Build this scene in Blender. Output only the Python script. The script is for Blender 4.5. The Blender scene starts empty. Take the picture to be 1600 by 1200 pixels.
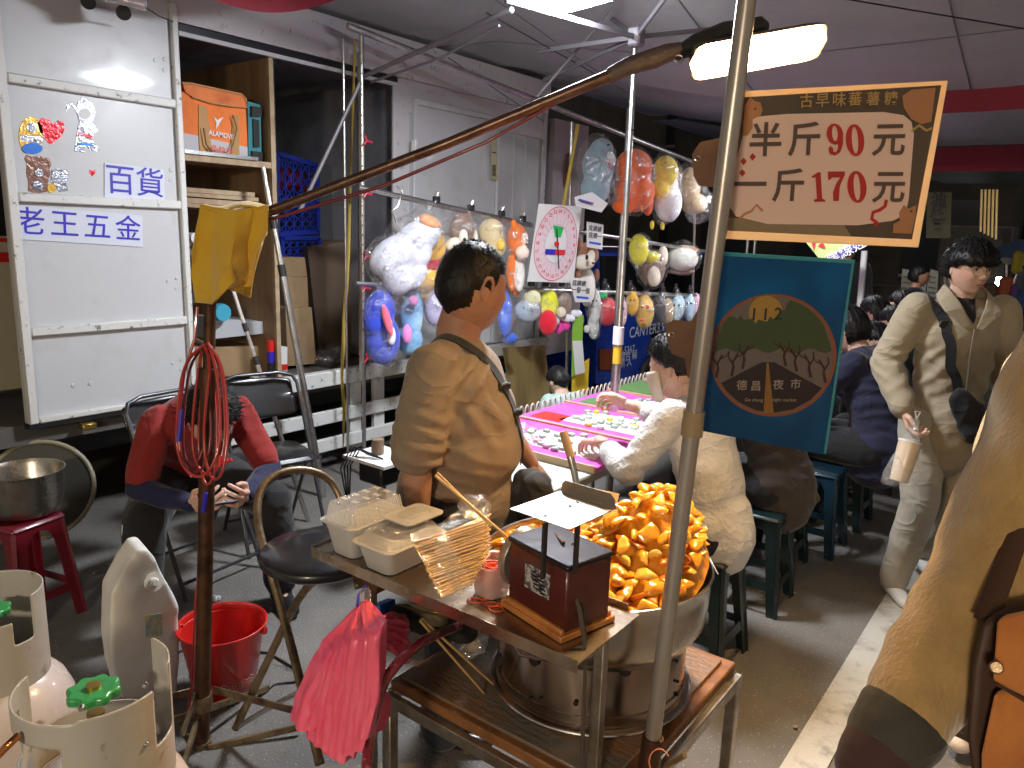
import bpy, bmesh, math, random
import numpy as np
from mathutils import Vector, Matrix, noise
random.seed(7); rng = np.random.default_rng(7)
S = bpy.context.scene; COL = S.collection
# ---------------- camera ----------------
FPX = 1180.0; CH = 1.66
_y = math.radians(37.0); _p = math.radians(11.5); _r = math.radians(1.9)
_F0 = np.array([-math.sin(_y), math.cos(_y), 0.0])
F = _F0*math.cos(_p) + np.array([0, 0, -math.sin(_p)])
_R0 = np.array([math.cos(_y), math.sin(_y), 0.0]); _U0 = np.cross(_R0, F)
R = _R0*math.cos(_r) + _U0*math.sin(_r); U = np.cross(R, F); O = np.array([0, 0, CH])
cam = bpy.data.objects.new('camera', bpy.data.cameras.new('camera')); COL.objects.link(cam)
cam.matrix_world = Matrix(((R[0], U[0], -F[0], O[0]), (R[1], U[1], -F[1], O[1]), (R[2], U[2], -F[2], O[2]), (0, 0, 0, 1)))
cam.data.sensor_width = 36; cam.data.lens = FPX/1600*36; cam.data.clip_end = 500; cam.data.clip_start = 0.05
S.camera = cam
# ---------------- world + exposure (night) ----------------
W = bpy.data.worlds.new('World'); S.world = W; W.use_nodes = True
_bg = W.node_tree.nodes['Background']; _bg.inputs[0].default_value = (0.24, 0.215, 0.185, 1); _bg.inputs[1].default_value = 1.0
S.view_settings.view_transform = 'Standard'; S.view_settings.look = 'None'; S.view_settings.exposure = 0.45; S.view_settings.gamma = 1
S.cycles.use_denoising = True; S.cycles.max_bounces = 7; S.cycles.transparent_max_bounces = 24
S.cycles.sample_clamp_indirect = 4; S.cycles.sample_clamp_direct = 0
S.cycles.caustics_reflective = False; S.cycles.caustics_refractive = False
# ---------------- real world points along photo directions ----------------
def ray(px, py): return F + R*(px-800)/FPX - U*(py-600)/FPX
def D(px, py, d): return O + ray(px, py)*d
def G(px, py, z=0.0): r = ray(px, py); return O + r*(z-CH)/r[2]
def PX(px, py, x): r = ray(px, py); return O + r*x/r[0]
def PY(px, py, y): r = ray(px, py); return O + r*y/r[1]
def PL(px, py, A, n): r = ray(px, py); return O + r*((np.array(A)-O) @ n)/(r @ n)
def V(*a): return np.array(a if len(a) > 1 else a[0], float)
def unit(v): v = np.array(v, float); return v/(np.linalg.norm(v)+1e-12)
def proj(p): v = np.array(p)-O; d = v @ F; return (800+FPX*(v @ R)/d, 600-FPX*(v @ U)/d, d)
def frame(d, up=(0, 0, 1)):
    d = unit(d); a = np.cross(d, up)
    if np.linalg.norm(a) < 1e-3: a = np.cross(d, (1, 0, 0))
    a = unit(a); return a, np.cross(a, d), d
# ---------------- materials ----------------
_M = {}
def mat(name, col, rough=.55, metal=0, var=None, bump=None, emit=None, es=1, trans=0, coat=0, sheen=0, alpha=1, stretch=(1, 1, 1), sss=0, spec=None, two=None):
    """var=(scale, amount 0..1, colour2) blends a second colour by noise; bump=(scale, strength)"""
    if name in _M: return _M[name]
    m = bpy.data.materials.new(name); m.use_nodes = True; nt = m.node_tree; N = nt.nodes; L = nt.links; b = N['Principled BSDF']
    c = tuple(col)+(1,)
    b.inputs['Base Color'].default_value = c; b.inputs['Roughness'].default_value = rough; b.inputs['Metallic'].default_value = metal
    if coat: b.inputs['Coat Weight'].default_value = coat; b.inputs['Coat Roughness'].default_value = .08
    if sheen: b.inputs['Sheen Weight'].default_value = sheen
    if trans: b.inputs['Transmission Weight'].default_value = trans
    if sss: b.inputs['Subsurface Weight'].default_value = sss; b.inputs['Subsurface Radius'].default_value = (.02, .008, .004); b.inputs['Subsurface Scale'].default_value = 1
    if spec is not None: b.inputs['Specular IOR Level'].default_value = spec
    if alpha < 1: b.inputs['Alpha'].default_value = alpha
    if emit: b.inputs['Emission Color'].default_value = tuple(emit)+(1,); b.inputs['Emission Strength'].default_value = es
    if var or bump:
        tc = N.new('ShaderNodeTexCoord'); mp = N.new('ShaderNodeMapping'); mp.inputs['Scale'].default_value = stretch
        L.new(tc.outputs['Object'], mp.inputs[0])
    def nz(scale, detail=5, r=.6):
        n = N.new('ShaderNodeTexNoise'); n.inputs['Scale'].default_value = scale; n.inputs['Detail'].default_value = detail; n.inputs['Roughness'].default_value = r
        L.new(mp.outputs[0], n.inputs['Vector']); return n
    if var:
        n = nz(var[0]); cr = N.new('ShaderNodeValToRGB')
        w = var[3] if len(var) > 3 else .12
        mid = 1-(.3+.4*var[1]) if len(var) <= 4 else var[4]
        cr.color_ramp.elements[0].position = max(0, mid-w); cr.color_ramp.elements[1].position = min(1, mid+w)
        cr.color_ramp.elements[0].color = c; cr.color_ramp.elements[1].color = tuple(var[2])+(1,)
        L.new(n.outputs['Fac'], cr.inputs[0]); L.new(cr.outputs[0], b.inputs['Base Color'])
        rr = N.new('ShaderNodeMapRange'); rr.inputs['To Min'].default_value = max(0, rough-.1); rr.inputs['To Max'].default_value = min(1, rough+.12)
        L.new(n.outputs['Fac'], rr.inputs[0]); L.new(rr.outputs[0], b.inputs['Roughness'])
    if bump:
        n2 = nz(bump[0], 4, .55); bp = N.new('ShaderNodeBump'); bp.inputs['Strength'].default_value = bump[1]; bp.inputs['Distance'].default_value = bump[2] if len(bump) > 2 else .01
        L.new(n2.outputs['Fac'], bp.inputs['Height']); L.new(bp.outputs[0], b.inputs['Normal'])
    _M[name] = m; return m
def bagmat(name, dens=.12, tint=(1, 1, 1), crink=9, gloss=.5, streak=.6, rough=.12):
    """thin clear film: mostly see-through, glints along its creases"""
    if name in _M: return _M[name]
    m = bpy.data.materials.new(name); m.use_nodes = True; nt = m.node_tree; N = nt.nodes; L = nt.links
    N.remove(N['Principled BSDF']); out = N['Material Output']
    tc = N.new('ShaderNodeTexCoord'); n = N.new('ShaderNodeTexNoise'); n.inputs['Scale'].default_value = crink; n.inputs['Detail'].default_value = 6; n.inputs['Distortion'].default_value = 1.2
    L.new(tc.outputs['Object'], n.inputs['Vector'])
    bp = N.new('ShaderNodeBump'); bp.inputs['Strength'].default_value = 1.0; bp.inputs['Distance'].default_value = .03; L.new(n.outputs['Fac'], bp.inputs['Height'])
    gl = N.new('ShaderNodeBsdfGlossy'); gl.inputs['Roughness'].default_value = rough; gl.inputs['Color'].default_value = (1, 1, 1, 1); L.new(bp.outputs[0], gl.inputs['Normal'])
    df = N.new('ShaderNodeBsdfTranslucent'); df.inputs['Color'].default_value = tuple(tint)+(1,)
    d2 = N.new('ShaderNodeBsdfDiffuse'); d2.inputs['Color'].default_value = tuple(tint)+(1,)
    mm = N.new('ShaderNodeMixShader'); mm.inputs[0].default_value = .5; L.new(df.outputs[0], mm.inputs[1]); L.new(d2.outputs[0], mm.inputs[2])
    tr = N.new('ShaderNodeBsdfTransparent')
    a = N.new('ShaderNodeMixShader'); a.inputs[0].default_value = gloss; L.new(mm.outputs[0], a.inputs[1]); L.new(gl.outputs[0], a.inputs[2])
    r2 = N.new('ShaderNodeMapRange'); r2.inputs['From Min'].default_value = .52; r2.inputs['From Max'].default_value = .72; r2.inputs['To Min'].default_value = dens; r2.inputs['To Max'].default_value = streak
    L.new(n.outputs['Fac'], r2.inputs[0])
    x = N.new('ShaderNodeMixShader'); L.new(r2.outputs[0], x.inputs[0]); L.new(tr.outputs[0], x.inputs[1]); L.new(a.outputs[0], x.inputs[2])
    L.new(x.outputs[0], out.inputs['Surface']); _M[name] = m; return m
# ---------------- mesh builder ----------------
class MB:
    def __init__(s): s.v = []; s.f = []; s.n = 0
    def add(s, v, f):
        v = np.asarray(v, float); s.v.append(v); s.f += [tuple(int(i)+s.n for i in q) for q in f]; s.n += len(v); return s
    def box(s, c, size, ax=None, bev=0):
        h = np.array(size, float)/2; c = np.array(c, float)
        if ax is None: ax = np.eye(3)
        ax = np.array(ax, float)
        if bev:
            b = min(bev, min(h)*.9); pts = []
            prof = []
            for sx, sy, sz in [(i, j, k) for i in (-1, 1) for j in (-1, 1) for k in (-1, 1)]:
                pts += [(sx*h[0], sy*(h[1]-b), sz*(h[2]-b)), (sx*(h[0]-b), sy*h[1], sz*(h[2]-b)), (sx*(h[0]-b), sy*(h[1]-b), sz*h[2])]
            bm = bmesh.new(); vs = [bm.verts.new(p) for p in pts]; bmesh.ops.convex_hull(bm, input=vs)
            bmesh.ops.dissolve_limit(bm, angle_limit=.01, verts=bm.verts, edges=bm.edges)
            bm.verts.index_update(); vv = np.array([v.co[:] for v in bm.verts]); ff = [[v.index for v in f.verts] for f in bm.faces]; bm.free()
            return s.add(c + vv @ ax, ff)
        pts = np.array([(i*h[0], j*h[1], k*h[2]) for i in (-1, 1) for j in (-1, 1) for k in (-1, 1)])
        return s.add(c + pts @ ax, [(0, 1, 3, 2), (4, 6, 7, 5), (0, 4, 5, 1), (2, 3, 7, 6), (0, 2, 6, 4), (1, 5, 7, 3)])
    def bx(s, x0, x1, y0, y1, z0, z1, bev=0): return s.box(((x0+x1)/2, (y0+y1)/2, (z0+z1)/2), (abs(x1-x0), abs(y1-y0), abs(z1-z0)), bev=bev)
    def bar(s, a, b, w, h=None, up=(0, 0, 1), bev=0):
        a = np.array(a, float); b = np.array(b, float); h = h or w; x, z, d = frame(b-a, up)
        return s.box((a+b)/2, (w, np.linalg.norm(b-a), h), (x, d, z), bev)
    def tube(s, pts, r, seg=12, cap=True, closed=False, flat=1.0, up=(0, 0, 1)):
        pts = np.array(pts, float); n = len(pts); r = np.full(n, r) if np.isscalar(r) else np.array(r, float)
        t = np.roll(pts, -1, 0)-np.roll(pts, 1, 0) if closed else np.gradient(pts, axis=0)
        a0, _, _ = frame(t[0], up); V_ = []
        for i in range(n):
            d = unit(t[i]); a0 = unit(a0-d*(a0 @ d)); b0 = np.cross(d, a0)
            th = np.arange(seg)*2*math.pi/seg
            V_.append(pts[i]+r[i]*(np.outer(np.cos(th), a0)+flat*np.outer(np.sin(th), b0)))
        f = []
        for i in range(n if closed else n-1):
            j = (i+1) % n
            for k in range(seg): k2 = (k+1) % seg; f.append((i*seg+k, i*seg+k2, j*seg+k2, j*seg+k))
        if cap and not closed: f += [tuple(range(seg))[::-1], tuple((n-1)*seg+k for k in range(seg))]
        return s.add(np.concatenate(V_), f)
    def cyl(s, a, b, r, r2=None, seg=24, cap=True): return s.tube([a, b], [r, r if r2 is None else r2], seg, cap)
    def lathe(s, prof, c=(0, 0, 0), seg=32, ax=None, sx=1, sy=1, a0=0, a1=2*math.pi, thick=0):
        """prof: list of (r, z) round the z axis"""
        prof = np.array(prof, float); full = abs(a1-a0-2*math.pi) < 1e-6; m = seg if full else seg+1
        th = a0+np.arange(m)*(a1-a0)/seg; n = len(prof)
        v = np.array([(r*math.cos(t)*sx, r*math.sin(t)*sy, z) for r, z in prof for t in th])
        f = []
        for i in range(n-1):
            for k in range(seg): k2 = (k+1) % m; f.append((i*m+k, i*m+k2, (i+1)*m+k2, (i+1)*m+k))
        if full:
            if prof[0][0] > 1e-6: f.append(tuple(range(m))[::-1])
            if prof[-1][0] > 1e-6: f.append(tuple((n-1)*m+k for k in range(m)))
        if ax is not None: v = v @ np.array(ax, float)
        return s.add(v+np.array(c, float), f)
    def vessel(s, prof, c=(0, 0, 0), seg=40, th=.003, **k):
        """open thin-walled lathe: outer profile bottom-up"""
        inner = [(max(r-th, 0), z+(th if i == 0 else 0)) for i, (r, z) in enumerate(prof)][::-1]
        p = [(0, prof[0][1])]+list(prof)+inner+[(0, prof[0][1]+th)]
        return s.lathe(p, c, seg, **k)
    def ell(s, c, r, ax=None, seg=20, rings=12):
        th = np.arange(seg)*2*math.pi/seg; v = [(0, 0, -1)]
        for i in range(1, rings):
            a = -math.pi/2+math.pi*i/rings; v += [(math.cos(a)*math.cos(t), math.cos(a)*math.sin(t), math.sin(a)) for t in th]
        v.append((0, 0, 1)); f = []
        for k in range(seg): f.append((0, 1+(k+1) % seg, 1+k))
        for i in range(rings-2):
            for k in range(seg): k2 = (k+1) % seg; a = 1+i*seg; f.append((a+k, a+k2, a+seg+k2, a+seg+k))
        l = 1+(rings-2)*seg
        for k in range(seg): f.append((l+k, l+(k+1) % seg, l+seg))
        v = np.array(v)*np.array(r if hasattr(r, '__len__') else (r, r, r), float)
        if ax is not None: v = v @ np.array(ax, float)
        return s.add(v+np.array(c, float), f)
    def prism(s, pts, off):
        """closed outline (3-D points, planar) given thickness along off"""
        p = np.array(pts, float); n = len(p); q = p+np.array(off, float)
        return s.add(np.concatenate([p, q]), [tuple(range(n)), tuple(range(2*n-1, n-1, -1))]+[(i, i+n, (i+1) % n+n, (i+1) % n) for i in range(n)])
    def grid(s, fn, nu, nv, thick=0, cu=False):
        P_ = np.array([[fn(i/(nu-1) if not cu else i/nu, j/(nv-1)) for j in range(nv)] for i in range(nu)]); v = P_.reshape(-1, 3)
        f = []
        for i in range(nu if cu else nu-1):
            for j in range(nv-1): i2 = (i+1) % nu; f.append((i*nv+j, i2*nv+j, i2*nv+j+1, i*nv+j+1))
        return s.add(v, f)
    def build(s, name, m, parent=None, smooth=40, mods=None):
        me = bpy.data.meshes.new(name)
        v = np.concatenate(s.v) if s.v else np.zeros((0, 3))
        if parent is not None:
            Mi = parent['_mi'] if '_mi' in parent else None
            inv = np.array(WM(parent).inverted()); v = v @ inv[:3, :3].T+inv[:3, 3]; o0 = None
            me.from_pydata(v.tolist(), [], s.f)
        else:
            o0 = (v.min(0)+v.max(0))/2; o0[2] = v.min(0)[2]; me.from_pydata((v-o0).tolist(), [], s.f)
        me.update()
        bm = bmesh.new(); bm.from_mesh(me); bmesh.ops.recalc_face_normals(bm, faces=bm.faces); bm.to_mesh(me); bm.free()
        for q in (m if isinstance(m, (list, tuple)) else [m]): me.materials.append(q)
        if smooth:
            me.polygons.foreach_set('use_smooth', [True]*len(me.polygons))
            if smooth < 180: me.set_sharp_from_angle(angle=math.radians(smooth))
        o = bpy.data.objects.new(name, me); COL.objects.link(o)
        if parent is not None: o.parent = parent
        else: o.location = o0
        return o
def WM(o):
    m = o.matrix_basis.copy()
    if o.parent is not None: m = WM(o.parent) @ m
    return m
def tag(o, label=None, cat=None, group=None, kind=None):
    if label: o['label'] = label
    if cat: o['category'] = cat
    if group: o['group'] = group
    if kind: o['kind'] = kind
    return o
def thing(name, label, cat, loc=(0, 0, 0), rz=0, group=None):
    o = bpy.data.objects.new(name, None); COL.objects.link(o); o.empty_display_size = .05
    o.location = tuple(map(float, loc)); o.rotation_euler = (0, 0, rz); return tag(o, label, cat, group)
def kids(o): return [c for c in bpy.data.objects if c.parent == o]
def dup(o, loc=None, rz=None, label=None, group=None, parent=None, scale=None):
    c = o.copy(); COL.objects.link(c); c.parent = parent
    if loc is not None: c.location = tuple(map(float, loc))
    if rz is not None: c.rotation_euler = (0, 0, rz)
    if scale is not None: c.scale = scale if hasattr(scale, '__len__') else (scale,)*3
    if label: c['label'] = label
    if group: c['group'] = group
    for k in kids(o): dup(k, parent=c)
    return c
def single(name, mb, m, label, cat, group=None, kind=None, smooth=40): return tag(mb.build(name, m, None, smooth), label, cat, group, kind)
_fcache = {}
def text(t, size, org, right, up, m, parent, name='lettering', bold=0.0, depth=.0006, align='CENTER', shear=0, sx=1, spacing=1):
    """real letters: flat outlines given thickness, standing on a surface"""
    cu = bpy.data.curves.new('t', 'FONT'); cu.body = t; cu.size = size; cu.offset = bold*size; cu.extrude = depth/2; cu.align_x = align; cu.align_y = 'CENTER'; cu.shear = shear; cu.resolution_u = 3; cu.space_character = spacing
    o = bpy.data.objects.new('t', cu); COL.objects.link(o); dg = bpy.context.evaluated_depsgraph_get(); dg.update()
    me = bpy.data.meshes.new_from_object(o.evaluated_get(dg)); bpy.data.objects.remove(o)
    v = np.array([q.co[:] for q in me.vertices]); r = unit(right); u = unit(np.array(up, float)-r*(np.array(up, float) @ r)); n = np.cross(r, u)
    w = np.array(org, float)+np.outer(v[:, 0]*sx, r)+np.outer(v[:, 1], u)+np.outer(v[:, 2]+depth/2, n)
    mb = MB(); mb.add(w, [tuple(p.vertices) for p in me.polygons]); bpy.data.meshes.remove(me)
    return mb.build(name, m, parent, 0)
# ---- organic surfaces: overlapping solids fused by voxel remesh into one skin ----
class Soup(MB):
    def cap(s, a, b, ra, rb=None, seg=16, flat=1.0, up=(0, 0, 1)):
        a = np.array(a, float); b = np.array(b, float); rb = ra if rb is None else rb; d = unit(b-a); pts = []; rr = []
        for k in (85, 60, 35): pts.append(a-d*ra*math.sin(math.radians(k))); rr.append(ra*math.cos(math.radians(k)))
        for t in (0, .5, 1): pts.append(a+(b-a)*t); rr.append(ra+(rb-ra)*t)
        for k in (35, 60, 85): pts.append(b+d*rb*math.sin(math.radians(k))); rr.append(rb*math.cos(math.radians(k)))
        return s.tube(pts, rr, seg, True, False, flat, up)
    def chain(s, pts, rs, **k):
        for i in range(len(pts)-1): s.cap(pts[i], pts[i+1], rs[i], rs[i+1], **k)
        return s
    def fuse(s, vox=.008, smooth=4, sf=.5):
        me = bpy.data.meshes.new('f'); me.from_pydata(np.concatenate(s.v).tolist(), [], s.f); me.update()
        bm = bmesh.new(); bm.from_mesh(me); bmesh.ops.recalc_face_normals(bm, faces=bm.faces); bm.to_mesh(me); bm.free()
        o = bpy.data.objects.new('f', me); COL.objects.link(o)
        q = o.modifiers.new('r', 'REMESH'); q.mode = 'VOXEL'; q.voxel_size = vox
        if smooth: q = o.modifiers.new('s', 'SMOOTH'); q.iterations = smooth; q.factor = sf
        dg = bpy.context.evaluated_depsgraph_get(); dg.update(); e = bpy.data.meshes.new_from_object(o.evaluated_get(dg))
        bpy.data.objects.remove(o); bpy.data.meshes.remove(me)
        n = len(e.vertices); v = np.empty(n*3); e.vertices.foreach_get('co', v); nr = np.empty(n*3); e.vertices.foreach_get('normal', nr)
        f = [tuple(p.vertices) for p in e.polygons]; bpy.data.meshes.remove(e)
        r = MB(); r.add(v.reshape(-1, 3), f); r.nr = nr.reshape(-1, 3); return r
def folds(mb, amp, freq=9, st=(1, 1, .35), seed=0, mask=None, base=0, ax=None):
    """cloth creases: ridged, stretched noise pushed along the normals"""
    v = mb.v[0]; out = v.copy(); A = np.array(ax if ax is not None else np.eye(3)); q = (v @ A.T)*np.array(st)*freq+seed*7.3
    for i in range(len(v)):
        p = q[i]; w = noise.noise(Vector(p*.45+3.1)); r = 1-abs(noise.noise(Vector((p[0]+w*1.4, p[1]-w, p[2]+w))))*2.6
        r2 = noise.noise(Vector(p*2.3)); k = amp*(r*.8+.35*r2)+base
        if mask is not None: k *= mask(v[i])
        out[i] = v[i]+mb.nr[i]*k
    mb.v[0] = out; return mb
def lump(mb, amp, freq=6, seed=0):
    v = mb.v[0]; out = v.copy()
    for i in range(len(v)): out[i] = v[i]+mb.nr[i]*amp*noise.noise(Vector(v[i]*freq+seed))
    mb.v[0] = out; return mb
# =============== shared materials ===============
WHITEP = mat('painted_white_steel', (.55, .56, .58), .36, var=(7, .12, (.50, .50, .50), .1), bump=(3, .05), coat=.12)
WORNW = mat('worn_white_paint', (.66, .66, .64), .45, var=(26, .12, (.16, .12, .09), .05), bump=(30, .15))
ALU = mat('aluminium_tube', (.62, .62, .62), .3, 1, var=(12, .3, (.4, .38, .36)), bump=(60, .05))
STEEL = mat('stainless_steel', (.6, .58, .55), .22, 1, var=(5, .3, (.42, .38, .33)), bump=(4, .05))
DARKM = mat('black_steel', (.03, .03, .035), .4, .6)
BLACKP = mat('black_plastic', (.015, .015, .016), .4)
RUST = mat('rusty_brown_steel', (.12, .055, .028), .5, .7, var=(14, .4, (.05, .025, .015)), bump=(50, .2))
BRONZE = mat('old_brass_paint', (.30, .22, .13), .38, .7, var=(18, .35, (.12, .07, .04)), bump=(60, .15))
WOOD = mat('plywood', (.34, .22, .12), .6, var=(6, .5, (.22, .13, .065)), bump=(18, .15), stretch=(1, 1, .12))
CARD = mat('cardboard', (.36, .24, .13), .8, var=(4, .4, (.27, .17, .09)), bump=(8, .08))
WHITEL = mat('white_card', (.75, .75, .74), .6); BLUEINK = mat('blue_ink', (.03, .02, .45), .5); BLACKI = mat('black_ink', (.015, .015, .02), .5)
REDINK = mat('red_ink', (.7, .03, .05), .5); YELLOWC = mat('yellow_paint', (.75, .5, .03), .5)
REDP = mat('red_plastic', (.62, .02, .015), .3, coat=.3); REDCL = mat('dark_red_cloth', (.20, .008, .02), .75, bump=(20, .2))
CLEARB = bagmat('clear_film')
# =============== lights of the place, and an added fill lamp ===============
def emis(name, col, s):
    m = bpy.data.materials.new(name); m.use_nodes = True; b = m.node_tree.nodes['Principled BSDF']; b.inputs['Emission Color'].default_value = tuple(col)+(1,); b.inputs['Emission Strength'].default_value = s; b.inputs['Base Color'].default_value = (.8, .8, .8, 1); return m
LEDM = emis('cool_led', (.90, .94, 1.0), 235); WARM = emis('warm_heat_lamp', (1.0, .62, .26), 820); FARL = emis('far_led', (.9, .95, 1.0), 30)
def led_panel(c, ax, w, l, label, grp=None, m=None, cat='lamp'):
    t = thing('flood_lamp', label, cat, c, group=grp); a, b, n = ax
    MB().box(V(*c)-n*.03*-1, (w+.05, l+.05, .05), (a, b, n), .01).build('lamp_housing', DARKM, t)
    MB().box(V(*c)-n*.004, (w, l, .012), (a, b, n)).build('light_panel', m or LEDM, t)
    return t
_c = D(872, -8, 3.25); _n = unit((.06, .10, 1)); _a = unit(np.cross(_n, (.3, 1, 0))); _b = np.cross(_n, _a)
lt = led_panel(_c, (_a, _b, _n), .37, .30, 'square white floodlight glaring under the grey canopy')
MB().tube([_c+_n*.05, _c+_n*.12, _c+_n*.3], .006, 8).build('hanger_wire', DARKM, lt)
_bl = V(.7, -3.2, 2.35)  # added lamp out of view, lifts the near objects and the price sign front
led_panel(_bl, (V(1, 0, 0), unit((0, 1, .5)), unit((0, -.5, 1))), .5, .3, 'warm white floodlight added behind the viewer to brighten the near objects', m=emis('added_fill_led', (1, .82, .60), 230))
# =============== ground ===============
gm = mat('asphalt', (.20, .186, .168), .74, var=(1.6, .45, (.10, .095, .088), .25), bump=(110, .9, .006))
_nt = gm.node_tree; _b0 = _nt.nodes['Principled BSDF']; _v = _nt.nodes.new('ShaderNodeTexVoronoi'); _v.inputs['Scale'].default_value = 70
_tc = _nt.nodes.new('ShaderNodeTexCoord'); _nt.links.new(_tc.outputs['Object'], _v.inputs['Vector'])
_cr = _nt.nodes.new('ShaderNodeValToRGB'); _cr.color_ramp.elements[0].position = .06; _cr.color_ramp.elements[0].color = (.5, .47, .43, 1); _cr.color_ramp.elements[1].position = .16; _cr.color_ramp.elements[1].color = (0, 0, 0, 1)
_nt.links.new(_v.outputs['Distance'], _cr.inputs[0]); _mx = _nt.nodes.new('ShaderNodeMixRGB'); _mx.blend_type = 'ADD'; _mx.inputs[0].default_value = .8
_src = _b0.inputs['Base Color'].links[0].from_socket; _nt.links.new(_src, _mx.inputs[1]); _nt.links.new(_cr.outputs[0], _mx.inputs[2]); _nt.links.new(_mx.outputs[0], _b0.inputs['Base Color'])
tag(MB().grid(lambda u, v: (-60+120*u, -30+130*v, 0), 3, 3).build('ground', gm), kind='structure')
tag(MB().bx(-.565, -.445, -3, 60, .004, .006).build('road_line', mat('road_paint', (.50, .49, .44), .6, var=(9, .25, (.25, .24, .22), .1), bump=(120, .4, .004))), kind='structure')
_rl = random.Random(21)
for k in range(34):
    q = G(_rl.uniform(200, 1500), _rl.uniform(840, 1190), .009) if k % 3 else V(_rl.uniform(-1.5, -.3), _rl.uniform(2.6, 6), .009)
    w = _rl.uniform(.004, .014); a = _rl.uniform(0, 6); c_ = [(.55, .52, .45), (.30, .22, .10), (.10, .13, .05)][k % 3]
    single('litter_scrap', MB().prism([q+V(w*math.cos(a+i*1.3)*_rl.uniform(.6, 1.2), w*math.sin(a+i*1.3)*_rl.uniform(.5, 1), 0) for i in range(5)], (0, 0, .0015)), mat('litter_%d' % (k % 3), c_, .8), ['tiny pale paper scrap lying on the asphalt', 'tiny brown scrap lying on the asphalt', 'tiny dry leaf bit lying on the asphalt'][k % 3], 'litter', 'tiny scraps scattered on the asphalt')
for k, pts in enumerate((((700, 1190), (640, 1130), (560, 1110), (500, 1060), (430, 1040)),)):
    P_ = [G(a, b, .0045) for a, b in pts]; R_ = [P_[0]]
    for a, b in zip(P_[:-1], P_[1:]):
        for t in np.linspace(.1, 1, 9): R_.append(a+(b-a)*t+V(_rl.uniform(-.012, .012), _rl.uniform(-.012, .012), 0))
    L_ = []; 
    for i, q in enumerate(R_): L_ += [q+V(.0016+.002*_rl.random(), 0, 0), q-V(.0016+.002*_rl.random(), 0, 0)]
    mb = MB(); mb.add(np.array(L_), [(2*i, 2*i+1, 2*i+3, 2*i+2) for i in range(len(R_)-1)]); tag(mb.build('ground_crack', mat('crack_tar', (.02, .02, .02), .8), None, 0), kind='structure')
# =============== canopy tents ===============
CANV = mat('canopy_cloth', (.40, .44, .43), .8, bump=(2.2, .35, .05), var=(1.5, .3, (.33, .36, .355)))
_t = thing('canopy_tent', 'large grey canopy overhead with red hem over the snack and game stalls', 'tent', (-1, 3, 0))
def roof(x0, x1, y0, y1, ze, zp, sag=.04):
    cx, cy = (x0+x1)/2, (y0+y1)/2
    def f(u, v):
        x = x0+(x1-x0)*u; y = y0+(y1-y0)*v; k = max(abs(2*u-1), abs(2*v-1)); d = abs(abs(2*u-1)-abs(2*v-1))
        ze_ = ze+.45*max(0, min(1, (-1.8-x)/2.2)) if x0 < -4 else ze; zp_ = zp
        return (x, y, zp_-(zp_-ze_)*k - sag*math.sin(math.pi*min(1, k))*min(1, d*1.6)+.008*noise.noise(Vector((x*2, y*2, 0))))
    return f
MB().grid(roof(-4.1, 1.6, -1.6, 5.0, 2.5, 3.3), 41, 41).build('roof_cloth', CANV, _t, 60)
_rf = roof(-4.1, 1.6, -1.6, 5.0, 2.5, 3.3)
for _u in (.2, .4, .6, .8): MB().tube([V(*_rf(_u, v))-V(0, 0, .004) for v in np.linspace(0, 1, 30)], .0045, 6, flat=.4).build('roof_seam', mat('seam_grey', (.22, .22, .25), .8), _t, 180)
for _v in (.35, .65, .9): MB().tube([V(*_rf(u, _v))-V(0, 0, .004) for u in np.linspace(0, 1, 30)], .0045, 6, flat=.4).build('roof_seam', _M['seam_grey'], _t, 180)
MB().grid(lambda u, v: (-1.7+3.3*u, 5.0+.01*math.sin(u*60), 2.55-.17*v), 60, 3).build('red_hem', REDCL, _t)
_hub = D(994, 58, 3.72)
_PM = V(-1.90, 3.42, 0)
MB().cyl(_PM+V(0, 0, 0), _PM+V(0, 0, 1.12), .021).cyl(_PM+V(.004, -.004, 1.1), D(993, 64, 3.75), .015).build('mast', ALU, _t)
MB().cyl(_PM+V(0, 0, 1.1), _PM+V(0, 0, 1.19), .028).build('mast_collar', WHITEL, _t)
MB().cyl(_PM+V(0, 0, 1.0), _PM+V(0, 0, 1.09), .0225).build('warning_band', YELLOWC, _t)
for _q in ((D(850, 125, 4.6)), (D(1270, 30, 4.3)), (D(790, 0, 2.9)), (D(1060, -30, 3.2)), (D(905, -10, 5.0)), (D(1330, 22, 4.6)), (D(840, 80, 4.2))):
    MB().bar(_hub, _q, .012, .022).build('roof_strut', mat('strut_grey', (.22, .21, .23), .5, .4), _t)
MB().tube([D(840, 150, 4.4), D(925, 52, 4.0), D(975, -20, 3.7)], .008).build('roof_strut', _M['strut_grey'], _t)
MB().box(_hub, (.07, .07, .09), bev=.01).build('hub', _M['strut_grey'], _t)
for _a_, _b_ in (((700, 90, 4.9), (850, 190, 6.)), ((1300, -5, 3.), (1600, 45, 3.2)), ((760, 20, 3.6), (1000, 155, 5.2))):
    MB().tube([D(*_a_), D(*_b_)], .003).build('roof_cord', DARKM, _t)
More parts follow.
